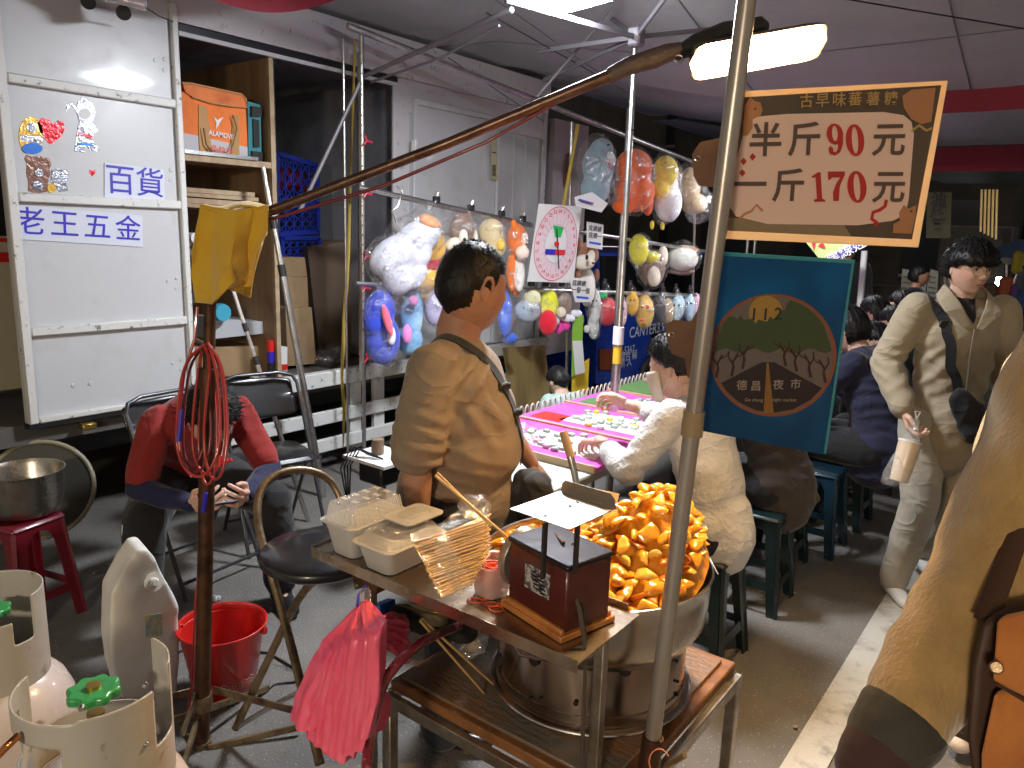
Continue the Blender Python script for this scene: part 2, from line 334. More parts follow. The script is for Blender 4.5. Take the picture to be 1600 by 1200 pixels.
for i, (y0, y1, lb) in enumerate(((5.25, 8.2, 'second grey canopy beyond the price sign with a red lower hem'), (8.22, 12.4, 'third grey canopy far behind with a pale grey hem'))):
    t2 = thing('canopy_tent', lb, 'tent', (-1, y0, 0))
    MB().grid(roof(-4.3, 1.9, y0 if i else 5.02, y1, 2.55-.05*i, 2.75), 21, 21).build('roof_cloth', CANV, t2, 60)
    ze = (2.42, 2.6)[i]
    MB().grid(lambda u, v: (-3.2+5.1*u, y1+.01*math.sin(u*60), ze+.12-(.22, .17)[i]*v), 60, 3).build('hem', REDCL if i == 0 else mat('pale_hem', (.4, .4, .44), .7), t2)
    for sx in (-1, 1):
        for yy in (y0+.1, y1-.1): MB().cyl((-.7+sx*2.3, yy, 0), (-.7+sx*2.3, yy, 2.6), .018).build('leg', ALU, t2)
_s = MB().grid(lambda u, v: D(312+270*u, -34+(26+28*math.sin(math.pi*min(1, u*1.15)))*v, 3.35+.8*u), 30, 6)
tag(_s.build('red_valance', REDCL), 'dark red cloth hem sagging over the truck roof edge', 'cloth')
# =============== the white box truck ===============
XT = -4.0
def TY(px, py, x=XT): return PX(px, py, x)[1]
T = thing('box_truck', 'white box truck with its side open, wooden shelves and junk inside', 'truck', (-4.9, 3, 0))
y0, y1, y2, y3 = 1.40, 2.26, 3.86, 5.66
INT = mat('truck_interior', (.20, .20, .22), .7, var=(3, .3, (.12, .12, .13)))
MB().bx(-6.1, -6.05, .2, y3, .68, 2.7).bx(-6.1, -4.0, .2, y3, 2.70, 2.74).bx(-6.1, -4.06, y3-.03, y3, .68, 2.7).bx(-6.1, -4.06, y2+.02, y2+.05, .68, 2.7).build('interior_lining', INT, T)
MB().bx(-6.1, -4.0, .2, y3+.02, .56, .66).build('bed', mat('bed_planks', (.10, .09, .085), .7), T)
MB().bx(-6.15, -3.97, .2, y3+.03, 2.745, 2.92).bx(-3.99, -3.965, y1-.01, y3, 2.665, 2.744).build('roof_fascia', mat('fascia_paint', (.56, .55, .57), .5, var=(20, .1, (.25, .18, .14), .06), bump=(12, .1)), T)
MB().bx(-3.995, -3.975, y1+.02, y2, 2.625, 2.66).build('opening_seal', DARKM, T)
MB().bx(-3.99, -3.965, y1+.02, y2, 2.600, 2.622).build('opening_trim', WHITEP, T)
# left panel with ribs
zt = [2.95, 2.26, 1.745, 1.135, .67]


MB().bx(-3.985, -3.96, y0, y1, .675, 2.744).build('side_panel', WHITEP, T)
rb = MB()
for z in (2.25, 1.735, 1.115): rb.bx(-3.962, -3.93, y0+.045, y1-.035, z-.022, z+.022, .006)
rb.bx(-3.962, -3.93, y0, y0+.045, .67, 2.744, .006).bx(-3.962, -3.93, y1-.035, y1, .67, 2.744, .006).bx(-3.962, -3.93, y0+.045, y1-.035, .67, .70, .006)
rb.build('panel_frame', WORNW, T)
MB().bx(-4.0, -3.94, y0, y1, .645, .668).build('panel_seal', BLACKP, T)
for z in (2.42, 1.87, 1.3, .85):
    for dy, dz in ((.09, .03), (.04, .045), (.045, -.01)): MB().cyl((-3.962, y1-dy-.03, z+dz), (-3.956, y1-dy-.03, z+dz), .012, .008, 12).build('rivet', WHITEP, T)
for yy in (1.62, 1.70): MB().cyl((-3.962, yy, .83), (-3.955, yy, .83), .013, .009, 12).build('rivet', WHITEP, T)
MB().box((-3.93, 1.66, .62), (.05, .07, .035), bev=.006).build('latch', mat('brass_latch', (.45, .3, .08), .35, .9), T)
# deck edge, lamp and lower rails
MB().bx(-4.0, -3.93, y1-.03, y3+.1, .60, .70, .006).build('deck_edge', WORNW, T)
MB().bx(-3.925, -3.91, 2.62, 2.78, .50, .575).build('side_marker_lamp', mat('amber_lens', (.85, .25, .02), .25, emit=(1, .3, .02), es=.25), T)
MB().bx(-3.93, -3.915, 2.59, 2.81, .48, .495).bx(-3.93, -3.915, 2.59, 2.81, .58, .595).build('marker_lamp_bracket', ALU, T)
for z in (.155, .345): MB().bx(-3.96, -3.93, y1+.05, y3, z, z+.09, .005).build('side_guard_rail', WORNW, T)
for yy in (3.4, 3.62, 4.9): MB().bx(-3.99, -3.962, yy, yy+.10, .12, .60).build('guard_post', WORNW, T)
MB().bx(-5.4, -4.4, .4, 6.2, .35, .56).build('chassis', BLACKP, T)
MB().lathe([(.16, -.12), (.40, -.12), (.42, -.09), (.42, .09), (.40, .12), (.16, .12)], (-4.5, 1.0, .42), 40, ax=((0, 0, 1), (0, 1, 0), (1, 0, 0))).build('wheel', BLACKP, T)
# right part of the wall: hinged door and flat sheets
MB().bx(-4.03, -4.0, y2, y2+.12, .70, 2.744).bx(-4.03, -4.0, y2+.12, y3, 2.45, 2.744).build('door_surround', mat('fascia_paint', 0), T)
MB().bx(-4.05, -4.02, y2+.12, y3, .70, 2.45).build('wall_sheet', WHITEP, T)
da, db = y2+.16, 4.98
MB().bx(-4.02, -3.995, da, db, 1.62, 2.52).bx(-4.02, -3.997, da, db, .72, 1.55).build('door_leaf', WHITEP, T)
fr = MB().bx(-3.996, -3.97, da, da+.04, .72, 2.55, .004).bx(-3.996, -3.97, da+.04, db, 2.51, 2.55, .004).bx(-3.996, -3.97, db, db+.025, .72, 2.55, .004).bx(-3.996, -3.97, da+.04, db, 1.56, 1.60, .004)
fr.build('door_frame', WHITEP, T)
for z in (2.2, 1.42): MB().bx(-3.97, -3.945, da-.035, da+.02, z-.06, z+.06, .004).cyl((-3.94, da-.02, z-.07), (-3.94, da-.02, z+.07), .012).build('hinge', WORNW, T)
for yy in (5.25, 5.42): MB().bx(-4.02, -4.012, yy, yy+.012, .72, 2.44).build('sheet_seam', WHITEP, T)
MB().bx(-4.0, -3.985, y3-.03, y3+.02, .66, 2.74).build('corner_post', mat('fascia_paint', 0), T)
MB().bx(-3.962, -3.94, 4.55, 5.9, .04, .10).bx(-3.962, -3.94, 4.55, 5.9, .3, .36).build('side_skirt', WORNW, T)
# streaky vertical trim round the open bay
MB().bx(-4.0, -3.985, y2-.03, y2-.005, .70, 2.60).build('bay_trim', WHITEP, T)
# shelves
yd = TY(424, 250)
MB().bx(-5.1, -4.02, yd, yd+.025, .70, 2.60).bx(-5.1, -5.07, y1+.01, yd, .70, 2.60).bx(-5.07, -4.03, y1+.01, yd, 1.985, 2.005).build('shelf_cabinet', WOOD, T)
MB().bx(-4.03, -4.0, y1+.01, yd, 1.975, 2.01).bx(-4.02, -3.995, yd-.002, yd+.027, .70, 2.6).build('shelf_edge', mat('raw_wood_edge', (.42, .32, .2), .7, var=(10, .4, (.3, .2, .12))), T)
MB().bx(-4.028, -3.985, y1+.03, yd-.1, 2.011, 2.03).build('shelf_tube', ALU, T)
for yy in (3.22, ): MB().cyl((-4.5, yy, .68), (-4.5, yy, 2.69), .022).cyl((-4.5, yy, 2.67), (-4.5, yy, 2.70), .07).build('inner_post', ALU, T)
# pictures and letters stuck on the panel
def sticker(name, px, m, label, cat='sticker', th=.003, parent=None, dx=.004):
    p = [PX(a, b, -3.96) for a, b in px]; mb = MB().prism(p, (th, 0, 0)); o = mb.build(name, m, parent, 0)
    if parent is None: tag(o, label, cat)
    return o
def circ(cx, cy, rx, ry, n=28, a=0): return [(cx+rx*math.cos(t)*math.cos(a)-ry*math.sin(t)*math.sin(a), cy+rx*math.cos(t)*math.sin(a)+ry*math.sin(t)*math.cos(a)) for t in np.arange(n)*2*math.pi/n]
SILV = mat('silver_foil', (.42, .43, .48), .25, .6, var=(60, .4, (.10, .10, .13)), bump=(70, .3)); REDF = mat('red_foil', (.6, .03, .04), .2, .5, bump=(50, .3))
BRNF = mat('brown_foil', (.25, .13, .1), .25, .3, bump=(50, .3)); YELF = mat('yellow_foil', (.75, .45, .08), .25, .3, bump=(50, .3)); BLUF = mat('blue_foil', (.05, .2, .7), .25, .3)
def deco(name, label, shapes, cat='sticker'):
    c = PX(shapes[0][1][0][0], shapes[0][1][0][1], -3.96); t = thing(name, label, cat, c)
    for k, (pn, pts, m) in enumerate(shapes):
        MB().prism([PX(a, b, -3.96) for a, b in pts], (.003+.0012*k, 0, 0)).build(pn, m, t, 0)
    return t
deco('heart_sticker', 'large shiny red heart sticker on the white truck panel', [('heart', [(78, 226), (62, 207), (58, 192), (66, 184), (76, 187), (83, 195), (90, 188), (99, 192), (101, 202), (95, 214)], REDF)])
deco('striped_sticker', 'round sticker striped yellow, silver and blue beside the red heart', [('yellow_half', circ(48, 212, 19, 30), YELF), ('silver_band', [(31, 210), (67, 214), (66, 224), (32, 220)], SILV), ('blue_base', circ(50, 232, 16, 9), BLUF), ('ring', circ(49, 199, 8, 8), SILV)])
deco('foil_figure_sticker', 'tall silver foil figure sticker with one arm raised', [('body', [(112, 164), (118, 172), (121, 180), (124, 190), (121, 203), (118, 222), (116, 236), (131, 238), (135, 224), (140, 236), (155, 236), (154, 230), (147, 226), (145, 210), (152, 204), (148, 196), (144, 190), (149, 176), (144, 162), (129, 152), (121, 160), (119, 168), (112, 160), (104, 164), (103, 174)], SILV), ('face', circ(132, 178, 10, 8), WHITEL), ('red_trim', [(122, 206), (144, 212), (144, 217), (121, 211)], REDF), ('blue_trim', [(121, 222), (145, 226), (145, 229), (121, 226)], BLUF)])
deco('bear_sticker', 'brown teddy bear foil sticker hugging a small pale bear', [('bear', [(42, 256), (38, 248), (41, 242), (50, 245), (60, 243), (70, 246), (77, 248), (80, 256), (77, 264), (78, 272), (74, 288), (72, 300), (56, 303), (44, 298), (44, 282), (41, 270)], BRNF), ('pale_bear', [(80, 266), (90, 263), (104, 266), (108, 276), (102, 284), (106, 298), (94, 300), (86, 290), (80, 284)], SILV), ('belly', circ(59, 290, 8, 9), SILV), ('chick', circ(80, 294, 7, 7), YELF), ('muzzle', circ(60, 270, 7, 6), SILV)])
deco('small_heart_sticker', 'tiny red heart sticker left of the blue letters', [('heart', [(144, 275), (139, 270), (140, 265), (144, 267), (148, 265), (149, 270)], REDF)])
def placard(name, px, words, size, label, bold=.004):
    p = [PX(a, b, -3.958) for a, b in px]; t = thing(name, label, 'sign', p[3]); MB().prism(p, (.003, 0, 0)).build('paper', mat('letter_paper', (.62, .65, .76), .5), t, 0)
    c = sum(p)/4+V(.0042, 0, 0); r = unit(p[1]-p[0]); n = len(words); w = np.linalg.norm(p[1]-p[0])
    for i, ch in enumerate(words): text(ch, size, c+r*w*((i+.5)/n-.5), r, p[0]-p[3], BLUEINK, t, 'lettering', bold)
placard('shop_sign', [(163, 254), (256, 265), (257, 318), (163, 308)], '百貨', .155, 'white paper with two blue brush characters, upper one on truck panel')
placard('shop_sign', [(16, 319), (222, 337), (223, 386), (19, 373)], '老王五金', .135, 'long white paper with four blue brush characters on truck panel')
t = thing('work_light', 'clear tube work light with dark clamps at the top of the truck panel', 'lamp', D(190, 5, 3.4))
MB().tube([D(165, -6, 3.35), D(228, 9, 3.4)], .022, 14).build('tube', mat('clear_tube', (.6, .55, .58), .15, .3, bump=(40, .4)), t)
for q in ((138, 3), (193, 20)): MB().cyl(D(q[0], q[1], 3.42), D(q[0], q[1], 3.52), .032).build('clamp', BLACKP, t)
MB().tube([D(228, 12, 3.4), D(248, 25, 3.5), D(270, 34, 3.6)], .003).build('cable', BLACKP, t)
# second truck far left, only its cream side in view
t = thing('cream_truck', 'cream and red truck flank behind the white panel, at far left', 'truck', (-4.9, .6, 0))
MB().bx(-4.4, -4.35, -.3, 1.6, .75, 2.0, .04).build('flank', mat('cream_paint', (.5, .45, .33), .4), t)
MB().bx(-4.348, -4.343, -.3, 1.6, 1.42, 1.47).bx(-4.348, -4.343, -.3, 1.6, 1.52, 1.54).build('red_stripe', REDP, t)
MB().bx(-4.348, -4.342, -.3, 1.6, 1.55, 2.1).build('dark_band', BLACKP, t)
# dark closing walls behind everything (night buildings)
BLD = mat('night_building', (.05, .045, .042), .8, var=(1.2, .4, (.025, .022, .02)))
def building(label, x0, x1, y0_, y1_, h, nwin):
    t = thing('building', label, 'building', ((x0+x1)/2, (y0_+y1_)/2, 0)); MB().bx(x0, x1, y0_, y1_, 0, h).build('wall', BLD, t)
    for i in range(nwin):
        for k in range(int(h/3)):
            w = (x1-x0)/nwin; xx = x0+w*(i+.5); f = MB().bx(xx-w*.3, xx+w*.3, y0_-.06, y0_-.01, 1+k*3, 2.6+k*3).build('window', mat('dark_glass', (.03, .035, .04), .15), t)
            MB().bx(xx-w*.32, xx+w*.32, y0_-.09, y0_-.061, .92+k*3, .99+k*3).build('sill', INT, f)
    return t
building('dark shop building closing the far end of the market', -16, -1.5, 19, 26, 9, 6)
building('dark building behind the walking man, right side', -1.3, 12, 22, 28, 12, 5)
building('dark building on the far side behind the trucks', -16, -9, -2, 18, 8, 3)

# =============== snack cart ===============
ZT = .50; ZR = .85
TRAYM = mat('tray_steel', (.46, .42, .36), .25, .95, var=(7, .5, (.30, .22, .14)), bump=(26, .1))
BWOOD = mat('burnt_cart_top', (.24, .115, .045), .42, var=(3.5, .55, (.13, .115, .10), .12), bump=(30, .5), stretch=(1, 2.5, 1), coat=.15)
BWE = mat('stained_wood_edge', (.24, .10, .03), .5, var=(12, .4, (.12, .05, .02)), bump=(30, .3))
FRM = mat('cart_frame_steel', (.38, .34, .29), .35, .85, var=(14, .4, (.22, .17, .12)), bump=(50, .1))
cart = thing('snack_cart', 'low steel framed cart with burnt wooden top under the candy wok', 'cart', (-.98, 1.58, 0))
cx0, cx1, cy0, cy1 = -1.31, -.635, 1.25, 1.93
def warp(o_, amp=.002):
    return o_
MB().bx(cx0+.02, cx1-.03, cy0+.02, cy1-.03, ZT-.006, ZT+.004, .002).build('top_sheet', BWOOD, cart)
MB().bx(cx0, cx1, cy0, cy1, ZT-.035, ZT-.006, .004).build('top_board', BWE, cart)
_f = MB()
for a, b in (((cx0, cy0-.012), (cx1, cy0-.012)), ((cx0, cy1), (cx1, cy1)), ((cx0, cy0), (cx0, cy1)), ((cx1+.012, cy0), (cx1+.012, cy1))):
    MB().bar((*a, ZT-.052), (*b, ZT-.052), .022, .034, bev=.003).build('frame_rail', FRM, cart)
for x, y in ((cx0, cy0), (cx1, cy0+.05), (cx0, cy1), (cx1, cy1)): MB().bx(x-.016, x+.016, y-.016, y+.016, 0, ZT-.07, .003).build('leg', FRM, cart)
# upper tray and its legs
tray = thing('serving_tray', 'long narrow steel tray on legs holding the boxes and the weighing scale', 'tray', (-1.07, 1.26, 0))
tx0, tx1, ty0, ty1 = -1.475, -.675, 1.135, 1.385
MB().bx(tx0, tx1, ty0, ty1, ZR-.004, ZR).build('tray_bottom', TRAYM, tray)
for a in ((tx0, tx1, ty0-.003, ty0, ZR-.02, ZR+.008), (tx0, tx1-.03, ty1, ty1+.003, ZR-.012, ZR+.014), (tx0-.003, tx0, ty0, ty1, ZR-.02, ZR+.008)): MB().bx(*a).build('rim', TRAYM, tray)
for x, y in ((-.70, 1.27), (-1.30, 1.175)): MB().bx(x-.012, x+.012, y-.012, y+.012, 0, ZR-.008, .002).build('leg', FRM, tray)
MB().cyl((-1.30, 1.175, .60), (-1.30, 1.175, .66), .022).build('clamp_sleeve', BRONZE, tray)
MB().bx(-1.345, -1.255, 1.155, 1.195, ZR-.06, ZR-.022, .004).build('bracket', RUST, tray)
# =============== burner drum and wok ===============
DC = V(-.915, 1.60, 0)
drum = thing('burner_drum', 'wide steel burner ring with air holes under the wok', 'burner', (DC[0], DC[1], ZT+.004))
DR = .250; WZ = .84
DRM = mat('heat_stained_steel', (.46, .38, .31), .2, 1, var=(4, .5, (.26, .20, .17), .25), bump=(6, .08), stretch=(1, 1, .3))
MB().vessel([(DR+.012, ZT+.004), (DR+.012, ZT+.012), (DR, ZT+.016), (DR, ZT+.045), (DR-.004, ZT+.047), (DR-.006, ZT+.19), (DR-.01, ZT+.20)], (DC[0], DC[1], 0), 64).build('drum', DRM, drum, 30)
MB().tube([(DC[0]+(DR+.013)*math.cos(t), DC[1]+(DR+.013)*math.sin(t), ZT+.010) for t in np.arange(64)*2*math.pi/64], .0045, 8, closed=True).build('base_ring', STEEL, drum)
def on_cyl(px, py, c, r):
    w = ray(px, py); a = w[0]**2+w[1]**2; o = O[:2]-c[:2]; b = 2*(o @ w[:2]); cc = o @ o-r*r; dd = b*b-4*a*cc
    t = (-b-math.sqrt(max(dd, 0)))/(2*a); p = O+w*t; n = unit((p[0]-c[0], p[1]-c[1], 0)); return p, n
HOLE = mat('dark_hole', (.006, .005, .004), .9)
for px, py, r in ((977, 1047, .014), (992, 1001, .005), (835, 1032, .013), (1056, 1032, .004), (1057, 1064, .004), (1057, 1084, .005), (900, 1098, .006), (780, 1024, .005), (781, 1041, .005), (1072, 1000, .009), (829, 1090, .003), (845, 1090, .003), (935, 1105, .003)):
    p, n = on_cyl(px, py, DC, DR-.003); MB().cyl(p, p+n*.005, r, seg=16).build('air_hole', HOLE, drum)
_hb = [on_cyl(px, py, DC, DR-.002) for px, py in ((812, 1008), (820, 1020), (845, 1026), (866, 1024))]
MB().tube([p+n*.012 for p, n in _hb], .005).build('handle', STEEL, drum)
wok = thing('candy_wok', 'big round stainless pan heaped with sweet potato candy', 'wok', (DC[0], DC[1], ZT+.20))
WR = .293
MB().vessel([(.02, WZ-.205), (.14, WZ-.203), (.215, WZ-.188), (.262, WZ-.165), (.284, WZ-.13), (.290, WZ-.09), (.292, WZ-.04), (WR, WZ-.004), (WR+.003, WZ)], (DC[0], DC[1], 0), 72, th=.004).build('pan', STEEL, wok, 50)
MB().tube([(DC[0]+(WR+.002)*math.cos(t), DC[1]+(WR+.002)*math.sin(t), WZ) for t in np.arange(72)*2*math.pi/72], .004, 8, closed=True).build('rolled_rim', STEEL, wok)
MB().lathe([(0, WZ-.06), (.27, WZ-.06)], (DC[0], DC[1], 0), 40).build('syrup', mat('syrup', (.45, .14, .01), .08, coat=1, bump=(20, .3)), wok)
_p0 = D(1095, 850, 1.92); _p1 = D(1122, 897, 1.9); MB().tube([_p0, (_p0+_p1)/2+V(0, 0, .004), _p1], .0014, 6).build('hook_wire', STEEL, wok)
# heap height
def heap(x, y):
    """height over the rim plane, x,y relative to pan centre, along camera right (a) and away (b)"""
    a = x*_R0[0]+y*_R0[1]; b = x*_F0[0]+y*_F0[1]
    h = .205*math.exp(-((a-.15)/.14)**2-((b+.01)/.145)**2)-.008
    h += .03*math.exp(-((a+.21)/.08)**2-((b-.1)/.10)**2)
    e = max(0, (math.hypot(x, y)-.21)/.08); return h-.02*e
SP = [mat('candied_orange', (.95, .52, .06), .16, coat=1, sss=.5, trans=.12, var=(14, .45, (.86, .33, .02), .3), bump=(22, .25)), mat('candied_amber', (.90, .42, .03), .16, coat=1, sss=.5, trans=.12, var=(14, .4, (.70, .22, .008), .3), bump=(26, .3))]
SP += [mat('candied_caramel', (.62, .20, .02), .14, coat=1, sss=.4, bump=(30, .3)), mat('candied_yellow', (.95, .58, .10), .18, coat=1, sss=.5, bump=(24, .3))]
proto = []; rp = random.Random(31)
for k in range(12):
    ex = (rp.uniform(.026, .036), rp.uniform(.017, .024), rp.uniform(.009, .015)); bm = bmesh.new()
    for _ in range(13): q = unit([rp.gauss(0, 1) for _ in range(3)]); bm.verts.new((q[0]*ex[0], q[1]*ex[1]+.012*(q[0]**2), q[2]*ex[2]))
    bmesh.ops.convex_hull(bm, input=bm.verts); bm.verts.index_update(); sp = Soup(); sp.add(np.array([v.co[:] for v in bm.verts]), [[v.index for v in f.verts] for f in bm.faces]); bm.free()
    mb = sp.fuse(.0028, 10, .6); lump(mb, .003, 50, k); proto.append(mb.build('sweet_potato_piece', SP[(0, 1, 0, 2, 0, 3, 1, 0, 2, 0, 1, 3)[k]], None, 180))
mash = MB().grid(lambda u, v: (lambda r, t: (DC[0]+r*math.cos(t), DC[1]+r*math.sin(t), WZ-.022+heap(r*math.cos(t), r*math.sin(t))+.006*noise.noise(Vector((r*math.cos(t)*40, r*math.sin(t)*40, 0)))))(.283*v, 2*math.pi*u), 60, 30, cu=True)
mash.build('candy_bed', SP[1], wok, 180)
cnt = 0; rr_ = random.Random(4); placed = []
tries = 0
while cnt < 285 and tries < 9000:
    tries += 1
    r = .268*math.sqrt(rr_.random()); t = rr_.uniform(0, 2*math.pi); x = r*math.cos(t); y = r*math.sin(t)
    a = x*_R0[0]+y*_R0[1]; b = x*_F0[0]+y*_F0[1]
    mind = .0265
    if b > .2: continue
    if any((x-q[0])**2+(y-q[1])**2+((heap(x, y)-heap(*q))*.8)**2 < mind**2 for q in placed): continue
    placed.append((x, y)); o = proto[cnt % 12] if cnt < 12 else dup(proto[cnt % 12])
    s_ = rr_.uniform(.95, 1.3)*(1 if a > -.06 else .85)
    o.location = (DC[0]+x, DC[1]+y, WZ+heap(x, y)-.010+rr_.uniform(-.004, .008)); o.rotation_euler = (rr_.uniform(-.6, .6), rr_.uniform(-.7, .7), rr_.uniform(0, 6.3)); o.scale = (s_, s_, s_)
    tag(o, 'glossy orange piece of candied sweet potato heaped in the round pan', 'candy', 'candied sweet potato pieces'); cnt += 1
mbw = MB()
# divider sheet at the back of the pan and a ladle handle
_q = [D(880, 772, 2.12), D(902, 763, 2.14), D(940, 766, 2.16), D(968, 772, 2.16), D(960, 800, 2.12), D(885, 800, 2.1)]
tag(MB().prism(_q, _F0*.004).build('divider_board', mat('oiled_board', (.36, .22, .09), .5, bump=(20, .1))), 'brown oiled board standing at the back rim of the wok', 'board')
lad = thing('ladle', 'wooden and steel ladle handle standing in the wok', 'ladle', D(905, 775, 2.0))
MB().tube([D(880, 674, 2.02), D(886, 694, 2.02), D(892, 714, 2.02)], [.011, .0125, .011], 14).build('wooden_grip', mat('worn_wood', (.42, .28, .17), .5, bump=(40, .1), stretch=(1, 1, .2)), lad)
MB().tube([D(891, 712, 2.02), D(898, 740, 2.01), D(906, 790, 1.98)], [.0105, .009, .008], 14).build('steel_shaft', STEEL, lad)
# =============== weighing scale ===============
sc = thing('weighing_scale', 'old dark red spring scale with steel plate beside the wok', 'scale', G(868, 985, ZR))
A = G(882, 994, ZR+.012); B = G(793, 938, ZR+.012); C = G(945, 962, ZR+.012)
u_ = unit(B-A); v_ = unit(C-A-u_*((C-A) @ u_)); lu = np.linalg.norm(B-A); lv = np.linalg.norm(C-A)
SR = mat('scale_red', (.065, .008, .006), .38, coat=.3, var=(8, .35, (.10, .02, .012)), bump=(20, .1))
SW = mat('amber_wood', (.50, .20, .05), .4, var=(10, .4, (.34, .12, .03)), coat=.3)
cc = A+u_*lu/2+v_*lv/2; ax = (u_, v_, (0, 0, 1))
HS = .135
MB().box(cc+V(0, 0, -.004), (lu+.012, lv+.03, .014), ax, .002).build('wooden_base', SW, sc)
for s_ in (-1, 1): MB().box(cc+v_*s_*(lv/2+.004)+V(0, 0, .006), (lu+.0, .012, .016), ax, .003).build('base_rail', SW, sc)
MB().box(cc+V(0, 0, .004+HS/2), (lu, lv, HS), ax, .004).build('case', SR, sc)
MB().box(cc+V(0, 0, HS+.010), (lu+.006, lv+.006, .012), ax, .003).build('lid', mat('blackened_steel', (.05, .045, .05), .25, .8, bump=(16, .1)), sc)
MB().box(cc+v_*(lv/2+.001)*1+V(0, 0, .09), (lu-.03, .002, HS-.04), ax).build('side_plate', SR, sc)
MB().box(cc-v_*(lv/2+.001)-u_*lu*.02+V(0, 0, .085), (lu*.42, .002, .055), ax).build('label_plate', mat('worn_label', (.42, .42, .42), .5, var=(60, .5, (.08, .08, .09), .04)), sc)
_sq = [cc-v_*(lv/2+.0035)+u_*(.022*math.sin(i*2.1)-.003-.001*i)+V(0, 0, .105-.0028*i) for i in range(16)]
MB().tube(_sq, .0012, 6).build('scribble', BLACKI, sc)
dc_ = cc+u_*(lu/2+.012)-v_*.0+V(0, 0, .078)
MB().lathe([(0, 0), (.067, 0), (.070, .004), (.070, .02), (.064, .024), (.062, .012), (0, .012)], dc_, 48, ax=(v_, (0, 0, 1), u_)).build('dial', mat('dial_rim', (.35, .3, .26), .3, .7), sc)
pc = G(880, 795, ZR+.275); pa = unit(G(962, 795, ZR+.275)-G(890, 826, ZR+.275)); pn = V(0, 0, 1)
P4 = [G(797, 796, ZR+.265), G(890, 828, ZR+.265), G(962, 796, ZR+.265), G(876, 768, ZR+.265)]
MB().prism(P4, (0, 0, .002)).build('weighing_plate', mat('brushed_plate', (.72, .72, .73), .3, 1, var=(6, .25, (.5, .5, .5))), sc)
_e0 = unit(P4[2]-P4[3]); fl = [P4[3], P4[2], P4[2]-_e0*.004+V(0, 0, .018), P4[2]-_e0*.015+V(0, 0, .028), P4[3]+_e0*.012+V(0, 0, .026), P4[3]+_e0*.004+V(0, 0, .018)]
MB().prism([p+V(0, 0, .0021) for p in fl], unit(P4[3]-P4[0])*.0015).build('plate_lip', mat('brushed_plate_back', (.35, .30, .24), .35, .9), sc)
for q in ((852, 822, 852, 862), (903, 815, 903, 850)):
    a = G(q[0], q[1]-5, ZR+.262); MB().bar(a, (a[0], a[1], ZR+HS+.012), .012, .006).build('plate_post', BLACKP, sc)
for q in ((903, 785), (852, 806), (891, 791)): p = G(*q, ZR+.267); MB().cyl(p, p+V(0, 0, .002), .004, seg=12).build('screw', DARKM, sc)
MB().tube([cc+V(0, 0, HS+.02)-u_*.01, D(868, 835, 1.66), D(862, 860, 1.62), D(885, 890, 1.56), D(905, 950, 1.52), D(914, 1010, 1.5), D(914, 1060, 1.52), D(909, 1190, 1.56)], [.004, .006, .007, .006, .005, .004, .0035, .005], 8).build('dangling_strap', mat('brown_strap', (.06, .045, .035), .7), sc)
MB().tube([D(895, 850, 1.6), D(905, 900, 1.56), D(914, 1000, 1.52)], .0045, 8).build('spring_bar', mat('brown_strap', 0), sc)
# =============== clear food boxes ===============
BX = mat('frosted_plastic', (.80, .78, .74), .3, trans=.35, alpha=.85, coat=.3, sss=0, bump=(8, .1))
LIDM = bagmat('clear_lid', dens=.28, crink=25, gloss=.55, streak=.6, rough=.15)
def rbox(mb, c, w, l, z0, z1, inset=0, n=5, r=.02):
    """rounded rectangular ring stack"""
    def ring(w_, l_, z):
        p = []
        for sx, sy, a in ((1, 1, 0), (-1, 1, 90), (-1, -1, 180), (1, -1, 270)):
            for k in range(n): t = math.radians(a+90*k/(n-1)); p.append((c[0]+sx*(w_/2-r)+r*math.cos(t), c[1]+sy*(l_/2-r)+r*math.sin(t), z))
        return p
    return ring
def loft(mb, rings, cap0=True, cap1=True):
    n = len(rings[0]); v = np.concatenate([np.array(r_) for r_ in rings]); f = []
    for i in range(len(rings)-1):
        for k in range(n): k2 = (k+1) % n; f.append((i*n+k, i*n+k2, (i+1)*n+k2, (i+1)*n+k))
    if cap0: f.append(tuple(range(n))[::-1])
    if cap1: f.append(tuple((len(rings)-1)*n+k for k in range(n)))
    return mb.add(v, f)
